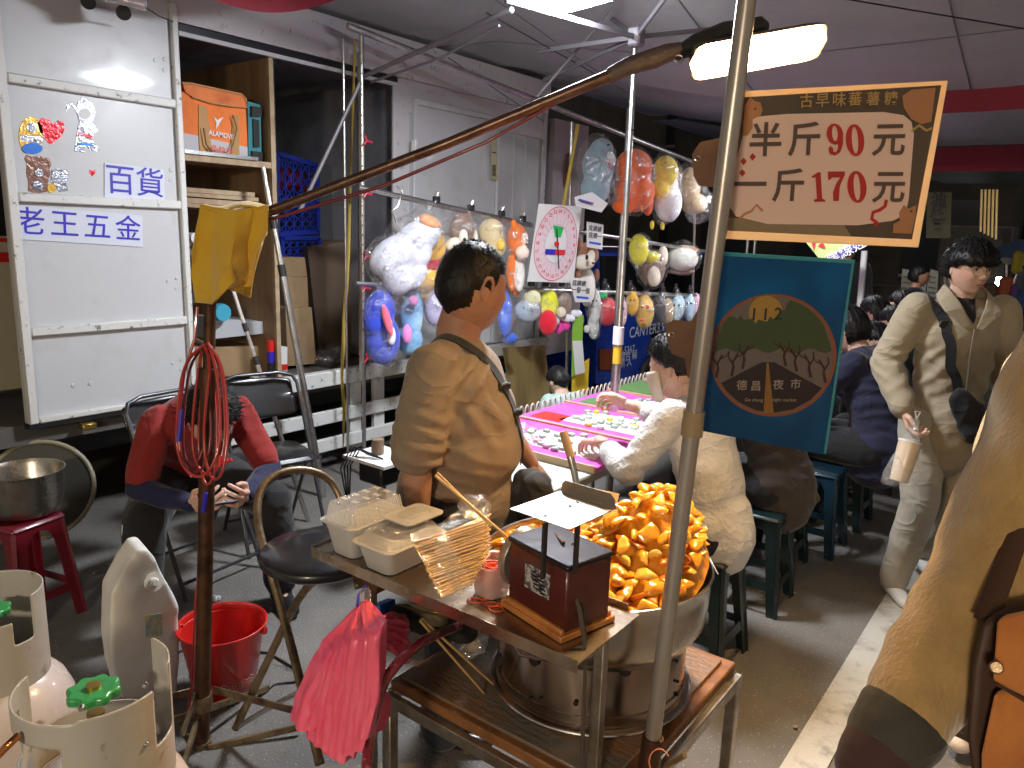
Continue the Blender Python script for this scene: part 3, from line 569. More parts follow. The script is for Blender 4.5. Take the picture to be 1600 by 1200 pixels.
def food_box(c, w, l, z0, zr, zl, label, ribs=True):
    t = thing('food_box_stack', label, 'container', (*c, z0), group='stacks of clear food boxes')
    g = rbox(None, c, w, l, 0, 0)
    k = max(3, int((zr-z0)/.010)); rings = []
    for i in range(k+1):
        z = z0+(zr-z0)*i/k; s_ = .03*(1-i/k); rings.append(g(w-s_-.006, l-s_-.006, z)); 
        if 0 < i < k: rings.append(g(w-s_-.0045, l-s_-.0045, z+.003))
    loft(MB(), rings).build('box_body', BX, t, 30)
    loft(MB(), [g(w+.012, l+.012, zr), g(w+.014, l+.014, zr+.004), g(w-.004, l-.004, zr+.006)]).build('box_rim', BX, t, 30)
    r2 = [g(w-.004, l-.004, zr+.006), g(w-.028, l-.028, zl-.004), g(w-.034, l-.034, zl)]
    loft(MB(), r2, False, True).build('lid', LIDM, t, 30)
    if ribs:
        mb = MB()
        for sx in (-1, 1):
            for q in range(26):
                y = c[1]-l/2+.02+(l-.04)*q/25; mb.bar((c[0]+sx*(w/2-.001), y, zr+.008), (c[0]+sx*(w/2-.014), y, zl-.002), .0016)
        for q in range(14):
            x = c[0]-w/2+.02+(w-.04)*q/13
            mb.bar((x, c[1]-l/2+.001, zr+.008), (x, c[1]-l/2+.014, zl-.002), .0016)
        mb.build('lid_ribs', mat('rib_plastic', (.85, .84, .82), .2, alpha=.5), t, 30)
        for q in range(4):
            for k2 in range(2): MB().bx(c[0]-.03+.04*k2-.01, c[0]-.03+.04*k2+.012, c[1]-l/2+.045+q*.036, c[1]-l/2+.058+q*.036, zl, zl+.002, .001).build('embossed_mark', mat('rib_plastic', 0), t)
    return t
food_box((-1.385, 1.235), .118, .19, ZR+.002, .935, .985, 'stack of clear boxes with tall ribbed lid at the left end of the tray')
food_box((-1.255, 1.23), .128, .19, ZR+.002, .915, .945, 'lower stack of clear boxes with flat lid beside the skewers', ribs=False)
food_box((-1.262, 1.285), .085, .12, .947, .953, .962, 'short shiny clear tray lying on the lower box stack', ribs=False)
# skewers
sk = thing('skewer_bundle', 'open fan of bamboo skewers in a clear bag on the tray', 'skewers', G(705, 905, ZR))
BAM = mat('bamboo', (.62, .40, .17), .5, var=(30, .4, (.5, .3, .11)), stretch=(1, 1, 1))
s0 = [D(645, 848, 1.56), D(690, 932, 1.50), D(700, 925, 1.54), D(668, 845, 1.62)]; s1 = [D(758, 812, 1.68), D(738, 912, 1.60), D(764, 866, 1.68), D(764, 806, 1.76)]
rk = random.Random(3); _so = V(*sk.location); mb = MB().cyl(_so+V(0, -.5, 0), _so+V(0, .5, 0), .0021, seg=6); st0 = None
for k in range(100):
    u = (k % 20)/19; w = (k//20)/4
    a = (s0[0]*(1-u)+s0[1]*u)*(1-w)+(s0[3]*(1-u)+s0[2]*u)*w+V(*[rk.uniform(-.0035, .0035) for _ in range(3)])
    b = (s1[0]*(1-u)+s1[1]*u)*(1-w)+(s1[3]*(1-u)+s1[2]*u)*w+V(*[rk.uniform(-.002, .002) for _ in range(3)])
    b = b+unit(b-a)*rk.uniform(-.004, .008)
    if st0 is None: st0 = mb.build('skewer', BAM, sk); o = st0
    else: o = st0.copy(); COL.objects.link(o); o.parent = sk
    d = b-a; q = Vector(d).to_track_quat('Y', 'Z'); o.matrix_basis = Matrix.Translation(Vector((a+b)/2-V(*sk.location))) @ q.to_matrix().to_4x4() @ Matrix.Diagonal((1, np.linalg.norm(d), 1, 1))
MB().prism([s0[1], s0[0], s0[3], s0[2]], unit(s0[1]-s1[1])*-.004).build('stick_core', BAM, sk)
bg = [[D(640, 835, 1.55), D(690, 815, 1.6), D(740, 780, 1.68), D(752, 772, 1.7)], [D(645, 850, 1.53), D(700, 838, 1.56), D(755, 815, 1.64), D(768, 800, 1.68)], [D(690, 934, 1.48), D(716, 926, 1.52), D(742, 908, 1.58), D(768, 866, 1.66)]]
def bez(P_, nu, nv, wob, seed=0):
    P_ = np.array(P_)
    def f(u, v):
        i = u*(len(P_)-1); i0 = min(int(i), len(P_)-2); fu = i-i0; j = v*(P_.shape[1]-1); j0 = min(int(j), P_.shape[1]-2); fv = j-j0
        p = (P_[i0, j0]*(1-fu)+P_[i0+1, j0]*fu)*(1-fv)+(P_[i0, j0+1]*(1-fu)+P_[i0+1, j0+1]*fu)*fv
        return p+V(*[wob*noise.noise(Vector((u*5+s_*9, v*5, seed))) for s_ in range(3)])
    return f
MB().grid(bez(bg, 16, 20, .008), 24, 24).build('clear_bag', CLEARB, sk, 60)
for a, b in (((683, 739, 1.62), (768, 822, 1.60)), ((680, 743, 1.60), (792, 838, 1.585))):
    tag(MB().cyl(D(*a), D(*b), .0032, .0025, 10).build('chopstick', BAM), 'pale wooden chopstick poking up from the skewer bag, %s' % ('upper one' if a[0] == 683 else 'lower one reaching toward the wok'), 'chopstick', 'chopsticks poking up from the skewers')
pb = thing('clear_bag', 'crumpled glossy clear bag standing above the skewer fan', 'plastic bag', D(740, 800, 1.66))
sp = Soup().ell(D(735, 790, 1.66), (.03, .025, .03)).ell(D(750, 785, 1.66), (.018, .018, .024)); mb = sp.fuse(.004, 2); lump(mb, .02, 30, 2); mb.build('film', CLEARB, pb, 180)
# rubber band tub
tb = thing('rubber_band_tub', 'frosted plastic tub of red rubber bands against the scale', 'tub', G(775, 925, ZR))
c = G(768, 925, ZR+.002); g = rbox(None, c, .09, .09, 0, 0); rg = []
u2 = (u_+V(0, 0, 0)); ang = math.atan2(u_[1], u_[0])
def rot(pts): return [(c[0]+(p[0]-c[0])*math.cos(ang)-(p[1]-c[1])*math.sin(ang), c[1]+(p[0]-c[0])*math.sin(ang)+(p[1]-c[1])*math.cos(ang), p[2]) for p in pts]
TUB = mat('tub_plastic', (.85, .62, .55), .3, trans=.3, alpha=.55)
loft(MB(), [rot(g(.066, .066, ZR+.002)), rot(g(.083, .083, ZR+.075)), rot(g(.090, .090, ZR+.077)), rot(g(.090, .090, ZR+.08)), rot(g(.08, .08, ZR+.079)), rot(g(.063, .063, ZR+.006))], False, True).build('tub', TUB, tb)
RB = mat('red_rubber', (.75, .09, .02), .45); rk = random.Random(8)
def band(cen, r, tilt, m=RB, par=None, th=.0016):
    e = [cen+V(r*math.cos(t)*(1+.2*math.sin(2*t)), r*math.sin(t)*.8, tilt*r*math.sin(t+1)) for t in np.arange(18)*2*math.pi/18]; return MB().tube(e, th, 6, closed=True)
for k in range(45): band(V(c[0], c[1], ZR+.012+.0013*k)+V(rk.uniform(-.01, .01), rk.uniform(-.01, .01), 0), rk.uniform(.014, .026), rk.uniform(-.3, .3)).build('rubber_band', RB, tb)
for i, (px, py) in enumerate(((758, 934), (768, 944), (775, 951), (790, 945), (808, 953), (742, 938))):
    tag(band(G(px, py, ZR+.003), .012+.002*(i % 3), 0, th=.0013).build('rubber_band', RB), 'thin orange rubber band lying loose on the steel tray', 'rubber band', 'loose rubber bands on the tray')
# pole with signs
pole = thing('sign_pole', 'tall aluminium pole clamped to the cart corner carrying both signs', 'pole', (-.62, 1.25, 0))
p_b = D(1019, 1160, 1.66); p_t = D(1172, -40, 1.33); p_s = p_b+(V(p_b)-p_t)*.4
MB().cyl(p_b, p_t, .0172, seg=28).build('tube', mat('oiled_aluminium', (.40, .37, .34), .34, .55, var=(7, .4, (.25, .19, .14)), bump=(40, .05), stretch=(1, 1, .2)), pole)
MB().cyl(p_s, p_b+unit(p_t-p_b)*.015, .0235, seg=24).build('socket', RUST, pole)
MB().cyl(D(1042, 1196, 1.6), D(1070, 1180, 1.56), .0065, seg=12).build('clamp_handle', BRONZE, pole)
MB().tube([D(1030+16*math.cos(t), 1190+20*math.sin(t), 1.6) for t in np.arange(14)*.45], .0016, 6).build('wire_loop', mat('copper_wire', (.7, .25, .15), .4), pole)
# brown punched bracket plate taped on
pd = unit(p_t-p_b)
def onp(px, py, d0=-.02): return PL(px, py, p_b-F*d0*1.0, -F)
SP0 = D(1100, 560, 1.53)
def sgn(px, py, off=0): # plane through the pole, facing the camera roughly, tilted with it
    n = unit(np.cross(pd, R)); return PL(px, py, SP0+F*off, n)
br = [(1132, 215), (1165, 140), (1150, 300), (1128, 400), (1112, 470), (1095, 590), (1075, 590), (1070, 560), (1050, 552), (1042, 530), (1040, 508), (1052, 500), (1080, 502), (1093, 480), (1103, 400), (1122, 300), (1119, 292), (1092, 290), (1084, 275), (1082, 240), (1094, 222), (1126, 215)]
BRK = mat('brown_plate', (.16, .085, .05), .5, .3, var=(10, .4, (.10, .05, .03)), coat=.15)
MB().prism([sgn(a, b, .028) for a, b in br], F*.002).build('punched_bracket', BRK, pole)
for a, b in ((1090, 248), (1049, 523)): p = sgn(a, b, .027); MB().tube([p+(R*math.cos(t)+U*math.sin(t))*.005 for t in np.arange(14)*2*math.pi/14], .001, 6, closed=True).build('punched_hole', STEEL, pole)
for py_ in (585, 600): 
    q = (py_-0)/1200; a = p_t+(p_b-p_t)*((py_+40)/1200); MB().cyl(a-pd*.02, a+pd*.012, .0215+.0006*(py_-585)/15, seg=24).build('tape', mat('clear_brown_tape', (.30, .22, .13), .25, coat=.5), pole)
# ---- price sign ----
ORB = mat('orange_board', (.80, .45, .16), .55, trans=0); 
def transl(name, col, tr=.5, rough=.5):
    m = bpy.data.materials.new(name); m.use_nodes = True; nt = m.node_tree; b = nt.nodes['Principled BSDF']; b.inputs['Base Color'].default_value = tuple(col)+(1,); b.inputs['Roughness'].default_value = rough
    t_ = nt.nodes.new('ShaderNodeBsdfTranslucent'); t_.inputs[0].default_value = tuple(col)+(1,); x = nt.nodes.new('ShaderNodeMixShader'); x.inputs[0].default_value = tr
    nt.links.new(b.outputs[0], x.inputs[1]); nt.links.new(t_.outputs[0], x.inputs[2]); nt.links.new(x.outputs[0], nt.nodes['Material Output'].inputs[0]); return m
ps = thing('price_sign', 'orange bordered price board with red and dark lettering, above the blue sign', 'sign', sgn(1300, 385, .02))
def lerpq(Q, u, v): return (Q[0]*(1-u)+Q[1]*u)*(1-v)+(Q[3]*(1-u)+Q[2]*u)*v
Qp = [sgn(1150, 143, .03), sgn(1481, 126, .03), sgn(1435, 386, .03), sgn(1122, 372, .03)]
# the board leans: right edge nearer
MB().prism(Qp, F*.005).build('board', transl('orange_translucent', (.88, .72, .50), .35), ps, 0)
def pq(px, py, off): return sgn(px, py, .03-off)
def flat(name, pts, m, off, par, th=.0008): return MB().prism([pq(a, b, off) for a, b in pts], F*th*.5).build(name, m, par, 0)
DKB = transl('print_dark_brown', (.13, .10, .075), .35); OLV = transl('print_olive', (.36, .27, .16), .35); PNK = transl('print_pink', (.90, .66, .56), .25); MRO = transl('print_maroon', (.55, .04, .03), .3); INKG = transl('print_grey_ink', (.15, .10, .085), .35); ORN = transl('print_orange', (.60, .30, .15), .4); CRM = transl('print_cream', (.62, .42, .17), .4)
flat('printed_field', [(1160, 152), (1471, 133), (1425, 374), (1130, 360)], DKB, .0012, ps)
flat('printed_field', [(1135, 340), (1318, 350), (1330, 369), (1131, 360)], OLV, .0022, ps)
flat('printed_field', [(1165, 190), (1185, 182), (1230, 178), (1380, 175), (1412, 180), (1424, 190), (1428, 210), (1424, 260), (1420, 310), (1415, 335), (1395, 345), (1340, 352), (1200, 350), (1150, 338), (1138, 320), (1150, 250), (1160, 215)], PNK, .0032, ps)
flat('printed_blob', [(1410, 150), (1425, 140), (1462, 137), (1455, 190), (1440, 194), (1424, 186), (1412, 168)], ORN, .0042, ps)
flat('printed_cat', [(1172, 152), (1180, 158), (1188, 160), (1192, 172), (1188, 182), (1176, 184), (1176, 200), (1168, 212), (1160, 212), (1164, 165)], ORN, .0042, ps)
flat('printed_cat', [(1412, 320), (1420, 326), (1432, 320), (1430, 340), (1424, 365), (1395, 364), (1396, 350), (1406, 345), (1405, 332)], ORN, .0046, ps)
for cx_, cy_ in ((1424, 330), (1180, 170)): flat('printed_eye', circ(cx_, cy_, 2, 2, 10), DKB, .0052, ps)
def stroke(pts, w, off, m, par, name='printed_ribbon'):
    P_ = [pq(a, b, off) for a, b in pts]; n_ = unit(np.cross(pd, R)); L1 = []; L2 = []
    for i in range(len(P_)):
        d = unit(P_[min(i+1, len(P_)-1)]-P_[max(i-1, 0)]); s_ = np.cross(d, n_); ww = (w[i] if hasattr(w, '__len__') else w)/2; L1.append(P_[i]+s_*ww); L2.append(P_[i]-s_*ww)
    mb = MB(); n = len(P_); mb.add(np.array(L1+L2), [(i, i+1, n+i+1, n+i) for i in range(n-1)]); return mb.build(name, m, par, 0)
stroke([(1385, 312), (1383, 322), (1375, 328), (1364, 332), (1362, 342), (1370, 348), (1368, 354)], .007, .0042, MRO, ps)
stroke([(1192, 330), (1182, 320), (1174, 330), (1164, 334), (1155, 342)], .005, .0042, ORN, ps)
stroke([(1424, 205), (1436, 196), (1448, 204), (1456, 200)], .005, .0042, CRM, ps)
for cx_, cy_ in ((1176, 245), (1162, 252), (1448, 160), (1160, 270)): flat('printed_star', [(cx_-5, cy_), (cx_, cy_-6), (cx_+5, cy_), (cx_, cy_+6)], MRO if cx_ < 1300 else ORN, .0052, ps)
def ptext(t_, px, py, h, m, par, off=.0055, bold=.02, sx=1, r_=None, sh=0, name='lettering'):
    """h = glyph height in metres; follows the board's own slope"""
    c_ = pq(px, py, off); r1 = unit(pq(px+20, py+(r_ or 0), off)-c_); return text(t_, h, c_, r1, pd, m, par, name, bold, .0006, 'CENTER', sh, sx)
for ch, px, py in (('古', 1260, 159), ('早', 1285, 158), ('味', 1311, 157), ('蕃', 1336, 156), ('薯', 1364, 156), ('糖', 1392, 155)): ptext(ch, px, py, .027, CRM, ps, bold=.010, r_=-1)
for ch, px, py in (('半', 1196, 222), ('斤', 1257, 221), ('元', 1389, 221)): ptext(ch, px, py, .066, INKG, ps, bold=.018, r_=-.4)
for ch, px, py in (('一', 1172, 292), ('斤', 1232, 293), ('元', 1389, 295)): ptext(ch, px, py, .066, INKG, ps, bold=.018, r_=0)
def digit(ch, cx_, cy_, w, h):
    X = lambda a, b: (cx_+a*w+(-b)*h*.06, cy_-b*h)
    if ch == '0':
        o_ = [X(.5*math.cos(t), .5*math.sin(t)) for t in np.arange(36)*2*math.pi/36]; i_ = [X(.17*math.cos(t), .42*math.sin(t)) for t in np.arange(36)*2*math.pi/36]
        P_ = [pq(a, b, .0055) for a, b in o_+i_]; MB().add(np.array(P_), [(i, (i+1) % 36, 36+(i+1) % 36, 36+i) for i in range(36)]).build('digit', MRO, ps, 0)
    elif ch == '1': flat('digit', [X(-.2, -.5), X(.45, -.5), X(.45, -.44), X(.28, -.40), X(.28, .5), X(.12, .5), X(-.25, .36), X(-.25, .31), X(-.02, .34), X(-.02, -.40), X(-.2, -.44)], MRO, .0055, ps)
    elif ch == '7': flat('digit', [X(-.42, .5), X(.5, .5), X(.5, .40), X(.18, .0), X(.08, -.5), X(-.22, -.5), X(-.2, -.2), X(.02, .12), X(.25, .30), X(-.2, .30), X(-.32, .22), X(-.42, .22)], MRO, .0055, ps)
    elif ch == '9':
        o_ = [X(.48*math.cos(t), .17+.33*math.sin(t)) for t in np.arange(30)*2*math.pi/30]; i_ = [X(.16*math.cos(t), .19+.24*math.sin(t)) for t in np.arange(30)*2*math.pi/30]
        MB().add(np.array([pq(a, b, .0055) for a, b in o_+i_]), [(i, (i+1) % 30, 30+(i+1) % 30, 30+i) for i in range(30)]).build('digit', MRO, ps, 0)
        flat('digit_tail', [X(.48, .17), X(.44, -.14), X(.25, -.40), X(-.08, -.5), X(-.38, -.44), X(-.42, -.28), X(-.30, -.20), X(-.16, -.26), X(-.14, -.38), X(.02, -.40), X(.14, -.25), X(.18, .05)], MRO, .0058, ps)
digit('9', 1305, 218, 27, 50); digit('0', 1336, 219, 29, 50)
digit('1', 1276, 292, 27, 46); digit('7', 1307, 291, 29, 46); digit('0', 1339, 292, 30, 50)
# ---- blue sign ----
bs = thing('blue_sign', 'translucent blue corrugated sign with round night market emblem', 'sign', sgn(1200, 700, .02))
def bq(px, py, off): return sgn(px, py, .024-off)
BLU = transl('blue_corrugated', (.02, .20, .46), .5, .3)
MB().prism([bq(*q, 0) for q in ((1118, 393), (1336, 406), (1291, 711), (1080, 670))], F*.005).build('board', BLU, bs, 0)
_nt = BLU.node_tree; _w = _nt.nodes.new('ShaderNodeTexNoise'); _w.inputs['Scale'].default_value = 7; _tc = _nt.nodes.new('ShaderNodeTexCoord'); _nt.links.new(_tc.outputs['Object'], _w.inputs[0]); _cr = _nt.nodes.new('ShaderNodeValToRGB')
_cr.color_ramp.elements[0].color = (.008, .065, .155, 1); _cr.color_ramp.elements[1].color = (.014, .115, .25, 1); _cr.color_ramp.elements[0].position = .35; _cr.color_ramp.elements[1].position = .65; _nt.links.new(_w.outputs[0], _cr.inputs[0])
for n_ in _nt.nodes:
    if n_.type in ('BSDF_PRINCIPLED', 'BSDF_TRANSLUCENT'): _nt.links.new(_cr.outputs[0], n_.inputs[0])
CY = transl('pale_cyan_edge', (.12, .55, .62), .6)
MB().prism([bq(*q, .0004) for q in ((1120, 393), (1336, 406), (1335, 412), (1119, 399))], F*.0053).build('top_flutes', CY, bs, 0)
for i in range(50): a = i/50; p = [bq(1121+214*a, 394+12.6*a, .0008), bq(1122.6+214*a, 394+12.6*a, .0008), bq(1122.3+214*a, 400+12.6*a, .0008), bq(1120.8+214*a, 400+12.6*a, .0008)]; 
MB().prism([bq(*q, .0004) for q in ((1331, 412), (1335, 412), (1291, 709), (1287, 708))], F*.0053).build('edge_strip', CY, bs, 0)
def bflat(name, pts, m, off): return MB().prism([bq(a, b, off) for a, b in pts], F*.0003).build(name, m, bs, 0)
RNG = transl('ring_terracotta', (.30, .10, .045), .3); SKY = transl('emblem_grey', (.18, .145, .14), .3); LEAF = transl('emblem_leaf', (.06, .09, .04), .3); ROAD = transl('emblem_road', (.025, .018, .022), .2); SUN = transl('emblem_sun', (.45, .27, .06), .3); LINE = transl('emblem_line', (.30, .15, .04), .3); TRK = transl('emblem_trunk', (.045, .02, .015), .2); WTX = transl('emblem_text', (.40, .34, .30), .3)
ec = (1208, 555); bflat('emblem_ring', circ(ec[0], ec[1], 99, 96, 48), RNG, .0014); 
def inr(p, k=.955): return ((p[0]-ec[0])/99)**2+((p[1]-ec[1])/96)**2 < k*k
bflat('emblem_field', circ(ec[0], ec[1], 94, 91, 48), SKY, .0024)
bflat('emblem_sun', circ(1197, 490, 27, 28, 30), SUN, .0034)
top_ = [(1116+184*i/40, 500+10*math.sin(i*.16)-(34*math.exp(-((i-30)/6)**2))-14*math.exp(-((i-8)/7)**2)+3*math.sin(i*1.9)+2*math.cos(i*3.1)) for i in range(41)]
bot_ = [(1300-184*i/20, 548+4*math.sin(i*1.3)) for i in range(21)]
def clip(pts):
    o_ = []
    for x, y in pts:
        q = math.hypot((x-ec[0])/93, (y-ec[1])/90)
        if q > 1: x, y = ec[0]+(x-ec[0])/q, ec[1]+(y-ec[1])/q
        o_.append((x, y))
    return o_
bflat('emblem_trees', clip(top_+bot_), LEAF, .0044)
bflat('emblem_road', clip([(1199, 566), (1190, 566), (1122, 601), (1130, 615), (1150, 632), (1180, 643), (1208, 646), (1240, 642), (1268, 628), (1285, 607), (1210, 566)]), ROAD, .0040)
bflat('emblem_line', [(1198, 567), (1201, 567), (1209, 646), (1193, 646)], LINE, .0050)
def bstroke(pts, w):
    n_ = unit(np.cross(pd, R)); P_ = [bq(a, b, .0047) for a, b in pts]; L1 = []; L2 = []
    for i in range(len(P_)):
        d = unit(P_[min(i+1, len(P_)-1)]-P_[max(i-1, 0)]); s_ = np.cross(d, n_)*w/2*(1-.5*i/len(P_)); L1.append(P_[i]+s_); L2.append(P_[i]-s_)
    n = len(P_); MB().add(np.array(L1+L2), [(i, i+1, n+i+1, n+i) for i in range(n-1)]).build('emblem_trunk', TRK, bs, 0)
for x, y, s_ in ((1119, 590, 1), (1143, 588, 1), (1160, 576, 1), (1228, 572, -1), (1245, 580, -1), (1267, 590, -1), (1290, 598, -1)):
    bstroke([(x, y), (x+3*s_, y-14), (x+2*s_, y-22), (x+10*s_, y-36)], .006); bstroke([(x+2*s_, y-20), (x-5*s_, y-30), (x-4*s_, y-40)], .004); bstroke([(x+5*s_, y-28), (x+16*s_, y-34), (x+20*s_, y-40)], .003)
def btext(t_, px, py, h, m, bold=.0, sx=1): c_ = bq(px, py, .0056); r1 = unit(bq(px+20, py+.2, .0056)-c_); text(t_, h, c_, r1, pd, m, bs, 'lettering', bold, .0005, sx=sx)
for ch, px, py in (('1', 1178, 492), ('1', 1196, 492), ('2', 1216, 491)): btext(ch, px, py, .034, BLACKI, .012)
for ch, px, py in (('德', 1159, 603), ('昌', 1181, 604), ('夜', 1216, 602), ('市', 1243, 601)): btext(ch, px, py, .023, WTX, .004)
btext('De chang', 1178, 625, .010, WTX, 0); btext('night market', 1225, 625, .010, WTX, 0)
# =============== things on and under the cart ===============
PNKB = mat('pink_plastic_bag', (.72, .06, .16), .38, sss=.2, var=(6, .4, (.85, .16, .24), .25), bump=(14, .35), coat=.2)
pk = thing('pink_bag_bundle', 'bundle of pink plastic bags hanging from the tray end', 'bags', D(545, 1180, 1.62))
rk = random.Random(2)
for k in range(9):
    f0 = k/8; x0 = 468+12*k; yb = [1138, 1146, 1160, 1172, 1184, 1190, 1182, 1172, 1150][k]+rk.uniform(-5, 5); dz = .012*k
    sx_ = 497+9*k; sy = 1032-4*k+rk.uniform(-5, 5)
    P_ = [[D(566, 940, 1.66), D(sx_-4, sy-22, 1.64-dz), D(x0-8, 1090, 1.65-dz), D(x0-14, yb-14, 1.65-dz)],
          [D(570, 938, 1.665), D(sx_+10, sy-8, 1.60-dz), D(x0+8, 1095, 1.605-dz), D(x0-2, yb, 1.60-dz)],
          [D(576, 940, 1.67), D(sx_+26, sy-20, 1.60-dz), D(x0+26, 1092, 1.60-dz), D(x0+13, yb+2, 1.60-dz)],
          [D(580, 942, 1.68), D(sx_+36, sy-34, 1.64-dz), D(x0+36, 1080, 1.66-dz), D(x0+24, yb-12, 1.66-dz)]]
    o = MB().grid(bez(P_, 9, 16, .007, k), 16, 26).build('pink_bag', PNKB, pk, 180); q = o.modifiers.new('s', 'SUBSURF'); q.levels = 1; q.render_levels = 1
for k in range(5):
    P_ = [[D(585, 965+5*k, 1.7), D(612, 955+9*k, 1.74), D(636+(k % 2)*4, 962+14*k, 1.78)], [D(585, 972+6*k, 1.68), D(610, 965+10*k, 1.71), D(640, 976+14*k, 1.74)], [D(586, 985+6*k, 1.7), D(612, 978+10*k, 1.72), D(634, 984+14*k, 1.76)]]
    MB().grid(bez(P_, 9, 9, .008, k+20), 10, 14).build('bag_handle', PNKB, pk, 60)
P_ = [[D(556, 1030, 1.66), D(560, 1090, 1.66), D(566, 1100, 1.66)], [D(580, 1030, 1.68), D(590, 1100, 1.68), D(560, 1160, 1.64)], [D(600, 1040, 1.72), D(612, 1100, 1.74), D(600, 1140, 1.7)]]
MB().grid(bez(P_, 9, 9, .012, 33), 12, 20).build('bag_back', PNKB, pk, 60)
MB().tube([D(566, 950, 1.65), D(560, 935, 1.65), D(565, 922, 1.65), D(575, 918, 1.66), D(580, 930, 1.66), D(572, 945, 1.66)], .002, 8).build('hook', STEEL, pk)
MB().tube([D(558, 948, 1.65), D(560, 930, 1.65), D(572, 915, 1.66)], .003, 8).build('blue_tie', BLUEINK, pk)
tag(MB().tube([D(716, 978, 1.9), D(690, 988, 1.78), D(660, 1002, 1.68), D(628, 1028, 1.60), D(604, 1058, 1.56), D(590, 1090, 1.54), D(578, 1140, 1.55), D(570, 1230, 1.6)], .0115, 16).build('gas_hose', mat('magenta_hose', (.20, .012, .03), .18, coat=.8, var=(50, .2, (.35, .1, .1), .05))), 'dark magenta rubber gas hose curving over the cart corner', 'hose')
for i, (a, b) in enumerate((((657, 970, 1.72), G(756, 1083, ZT+.006)), ((660, 968, 1.73), G(773, 1071, ZT+.006)))):
    tag(MB().cyl(D(*a), b, .0036, .0026, 10).build('chopstick', BAM), 'long wooden chopstick leaning over the cart top, %s tip' % ('nearer' if i == 0 else 'farther'), 'chopstick', 'chopsticks leaning over the cart top')
cb = thing('knotted_bag', 'knotted clear plastic bag of scraps on the cart top', 'plastic bag', G(735, 1020, ZT))
c = G(735, 1005, ZT+.03); sp = Soup().ell(c, (.055, .045, .03)).ell(c+V(-.01, .02, .03), (.03, .025, .025)).ell(c+V(-.02, 0, .055), (.015, .01, .03)); mb = sp.fuse(.005, 1); lump(mb, .03, 22, 5); mb.build('film', bagmat('dense_film', dens=.3, crink=22, gloss=.6, streak=.85), cb, 180)
MB().ell(c+V(.005, 0, .0), (.03, .026, .02)).build('scraps', mat('scraps', (.45, .3, .16), .7, bump=(40, .4)), cb)
pch = thing('black_pouch', 'dark zipped pouch lying at the back left of the cart top', 'pouch', G(660, 985, ZT))
sp = Soup().cap(D(632, 962, 1.98), D(720, 985, 2.0), .045, .045, flat=.6); mb = sp.fuse(.007, 3); folds(mb, .006, 14, (1, 1, 1), 3); mb.build('pouch', mat('dark_denim_pouch', (.02, .02, .018), .8, bump=(60, .3)), pch, 180)
MB().tube([D(625, 945, 1.95), D(660, 956, 1.94), D(715, 962, 1.95)], .003, 8).build('zip', BRONZE, pch)
tag(MB().bar(D(600, 940, 2.0), D(606, 975, 2.0), .05, .03).build('blue_box', mat('blue_plastic', (.02, .13, .55), .4)), 'small blue plastic box tucked under the tray behind the pink bags', 'box')
# =============== warm heat lamp on its boom, light stand ===============
STB = D(315, 1165, 2.44); STT = D(331, 335, 2.16)
stand = thing('lamp_stand', 'rusty brown tripod stand carrying the long boom pole', 'stand', (STB[0], STB[1], 0))
def SL(t): return STB+(STT-STB)*t
MB().cyl(SL(-.03), SL(.72), .0235, seg=20).build('lower_tube', RUST, stand)
MB().cyl(SL(.72), SL(1.0), .017, seg=20).build('upper_tube', RUST, stand)
MB().cyl(SL(.70), SL(.735), .028, seg=20).build('collar', RUST, stand)
MB().cyl(D(306, 531, 2.28), D(332, 545, 2.2), .006, seg=12).build('lock_screw', BRONZE, stand)
c1 = SL(.09); c0 = SL(.0)
MB().cyl(c1-V(0, 0, .02), c1+V(0, 0, .03), .031, seg=20).build('collar', BRONZE, stand); MB().cyl(c0-V(0, 0, .02), c0+V(0, 0, .02), .031, seg=20).build('collar', BRONZE, stand)
for e in (G(470, 1120, .0), G(470, 1125, .0), ):
    pass
LG = [(D(335, 1078, 2.42), D(480, 1115, 2.3)), (D(300, 1080, 2.46), D(240, 1095, 2.4)), (D(325, 1170, 2.42), D(470, 1135, 2.5)), (D(300, 1155, 2.45), D(255, 1130, 2.6)), (D(306, 1085, 2.38), D(284, 1150, 2.3))]
for a, b in LG: MB().bar(a, b, .007, .026, up=(0, 0, 1), bev=.002).build('leg_brace', BRONZE, stand)
for e in ((-1.86, .92), (-2.3, .95), (-2.15, 1.45)): MB().bar((STB[0], STB[1], .12), (*e, .01), .012, .02).build('leg', BRONZE, stand)
MB().cyl(D(343, 730, 2.2), D(345, 712, 2.2), .006, seg=10).cyl(D(345, 724, 2.2), D(362, 718, 2.2), .006, seg=10).build('red_knob', REDP, stand)
BO0 = D(396, 340, 2.18); BO1 = D(1035, 86, 1.98)
boom = thing('boom_pole', 'long brown steel boom pole reaching from the towel to the heat lamp', 'pole', BO0)
def BL(t): return BO0+(BO1-BO0)*t
MB().tube([BL(-.1), BL(.0), BL(.5)-V(0, 0, .008), BL(.85), BL(1.0)], [.014, .0145, .0145, .016, .018], 18).build('tube', mat('boom_steel', (.17, .10, .075), .35, .8, var=(12, .4, (.08, .045, .03)), bump=(40, .15)), boom)
MB().tube([BL(.88), BL(.93)+V(0, 0, .006), BL(.98), BL(1.01), D(1065, 78, 1.97)], [.02, .024, .026, .024, .02], 16).build('taped_joint', mat('dark_tape', (.08, .06, .055), .45, bump=(60, .5)), boom)
MB().tube([D(320, 350, 2.2), BL(0)-V(0, 0, .02), D(600, 290, 2.12), D(760, 222, 2.07), D(870, 160, 2.03), D(960, 108, 2.0), D(1040, 82, 1.98)], .005, 10).build('power_cable', mat('dark_red_cable', (.17, .015, .025), .35, coat=.3), boom)
hl = thing('heat_lamp', 'glowing warm infrared heat lamp hanging over the wok', 'lamp', D(1185, 85, 1.93))
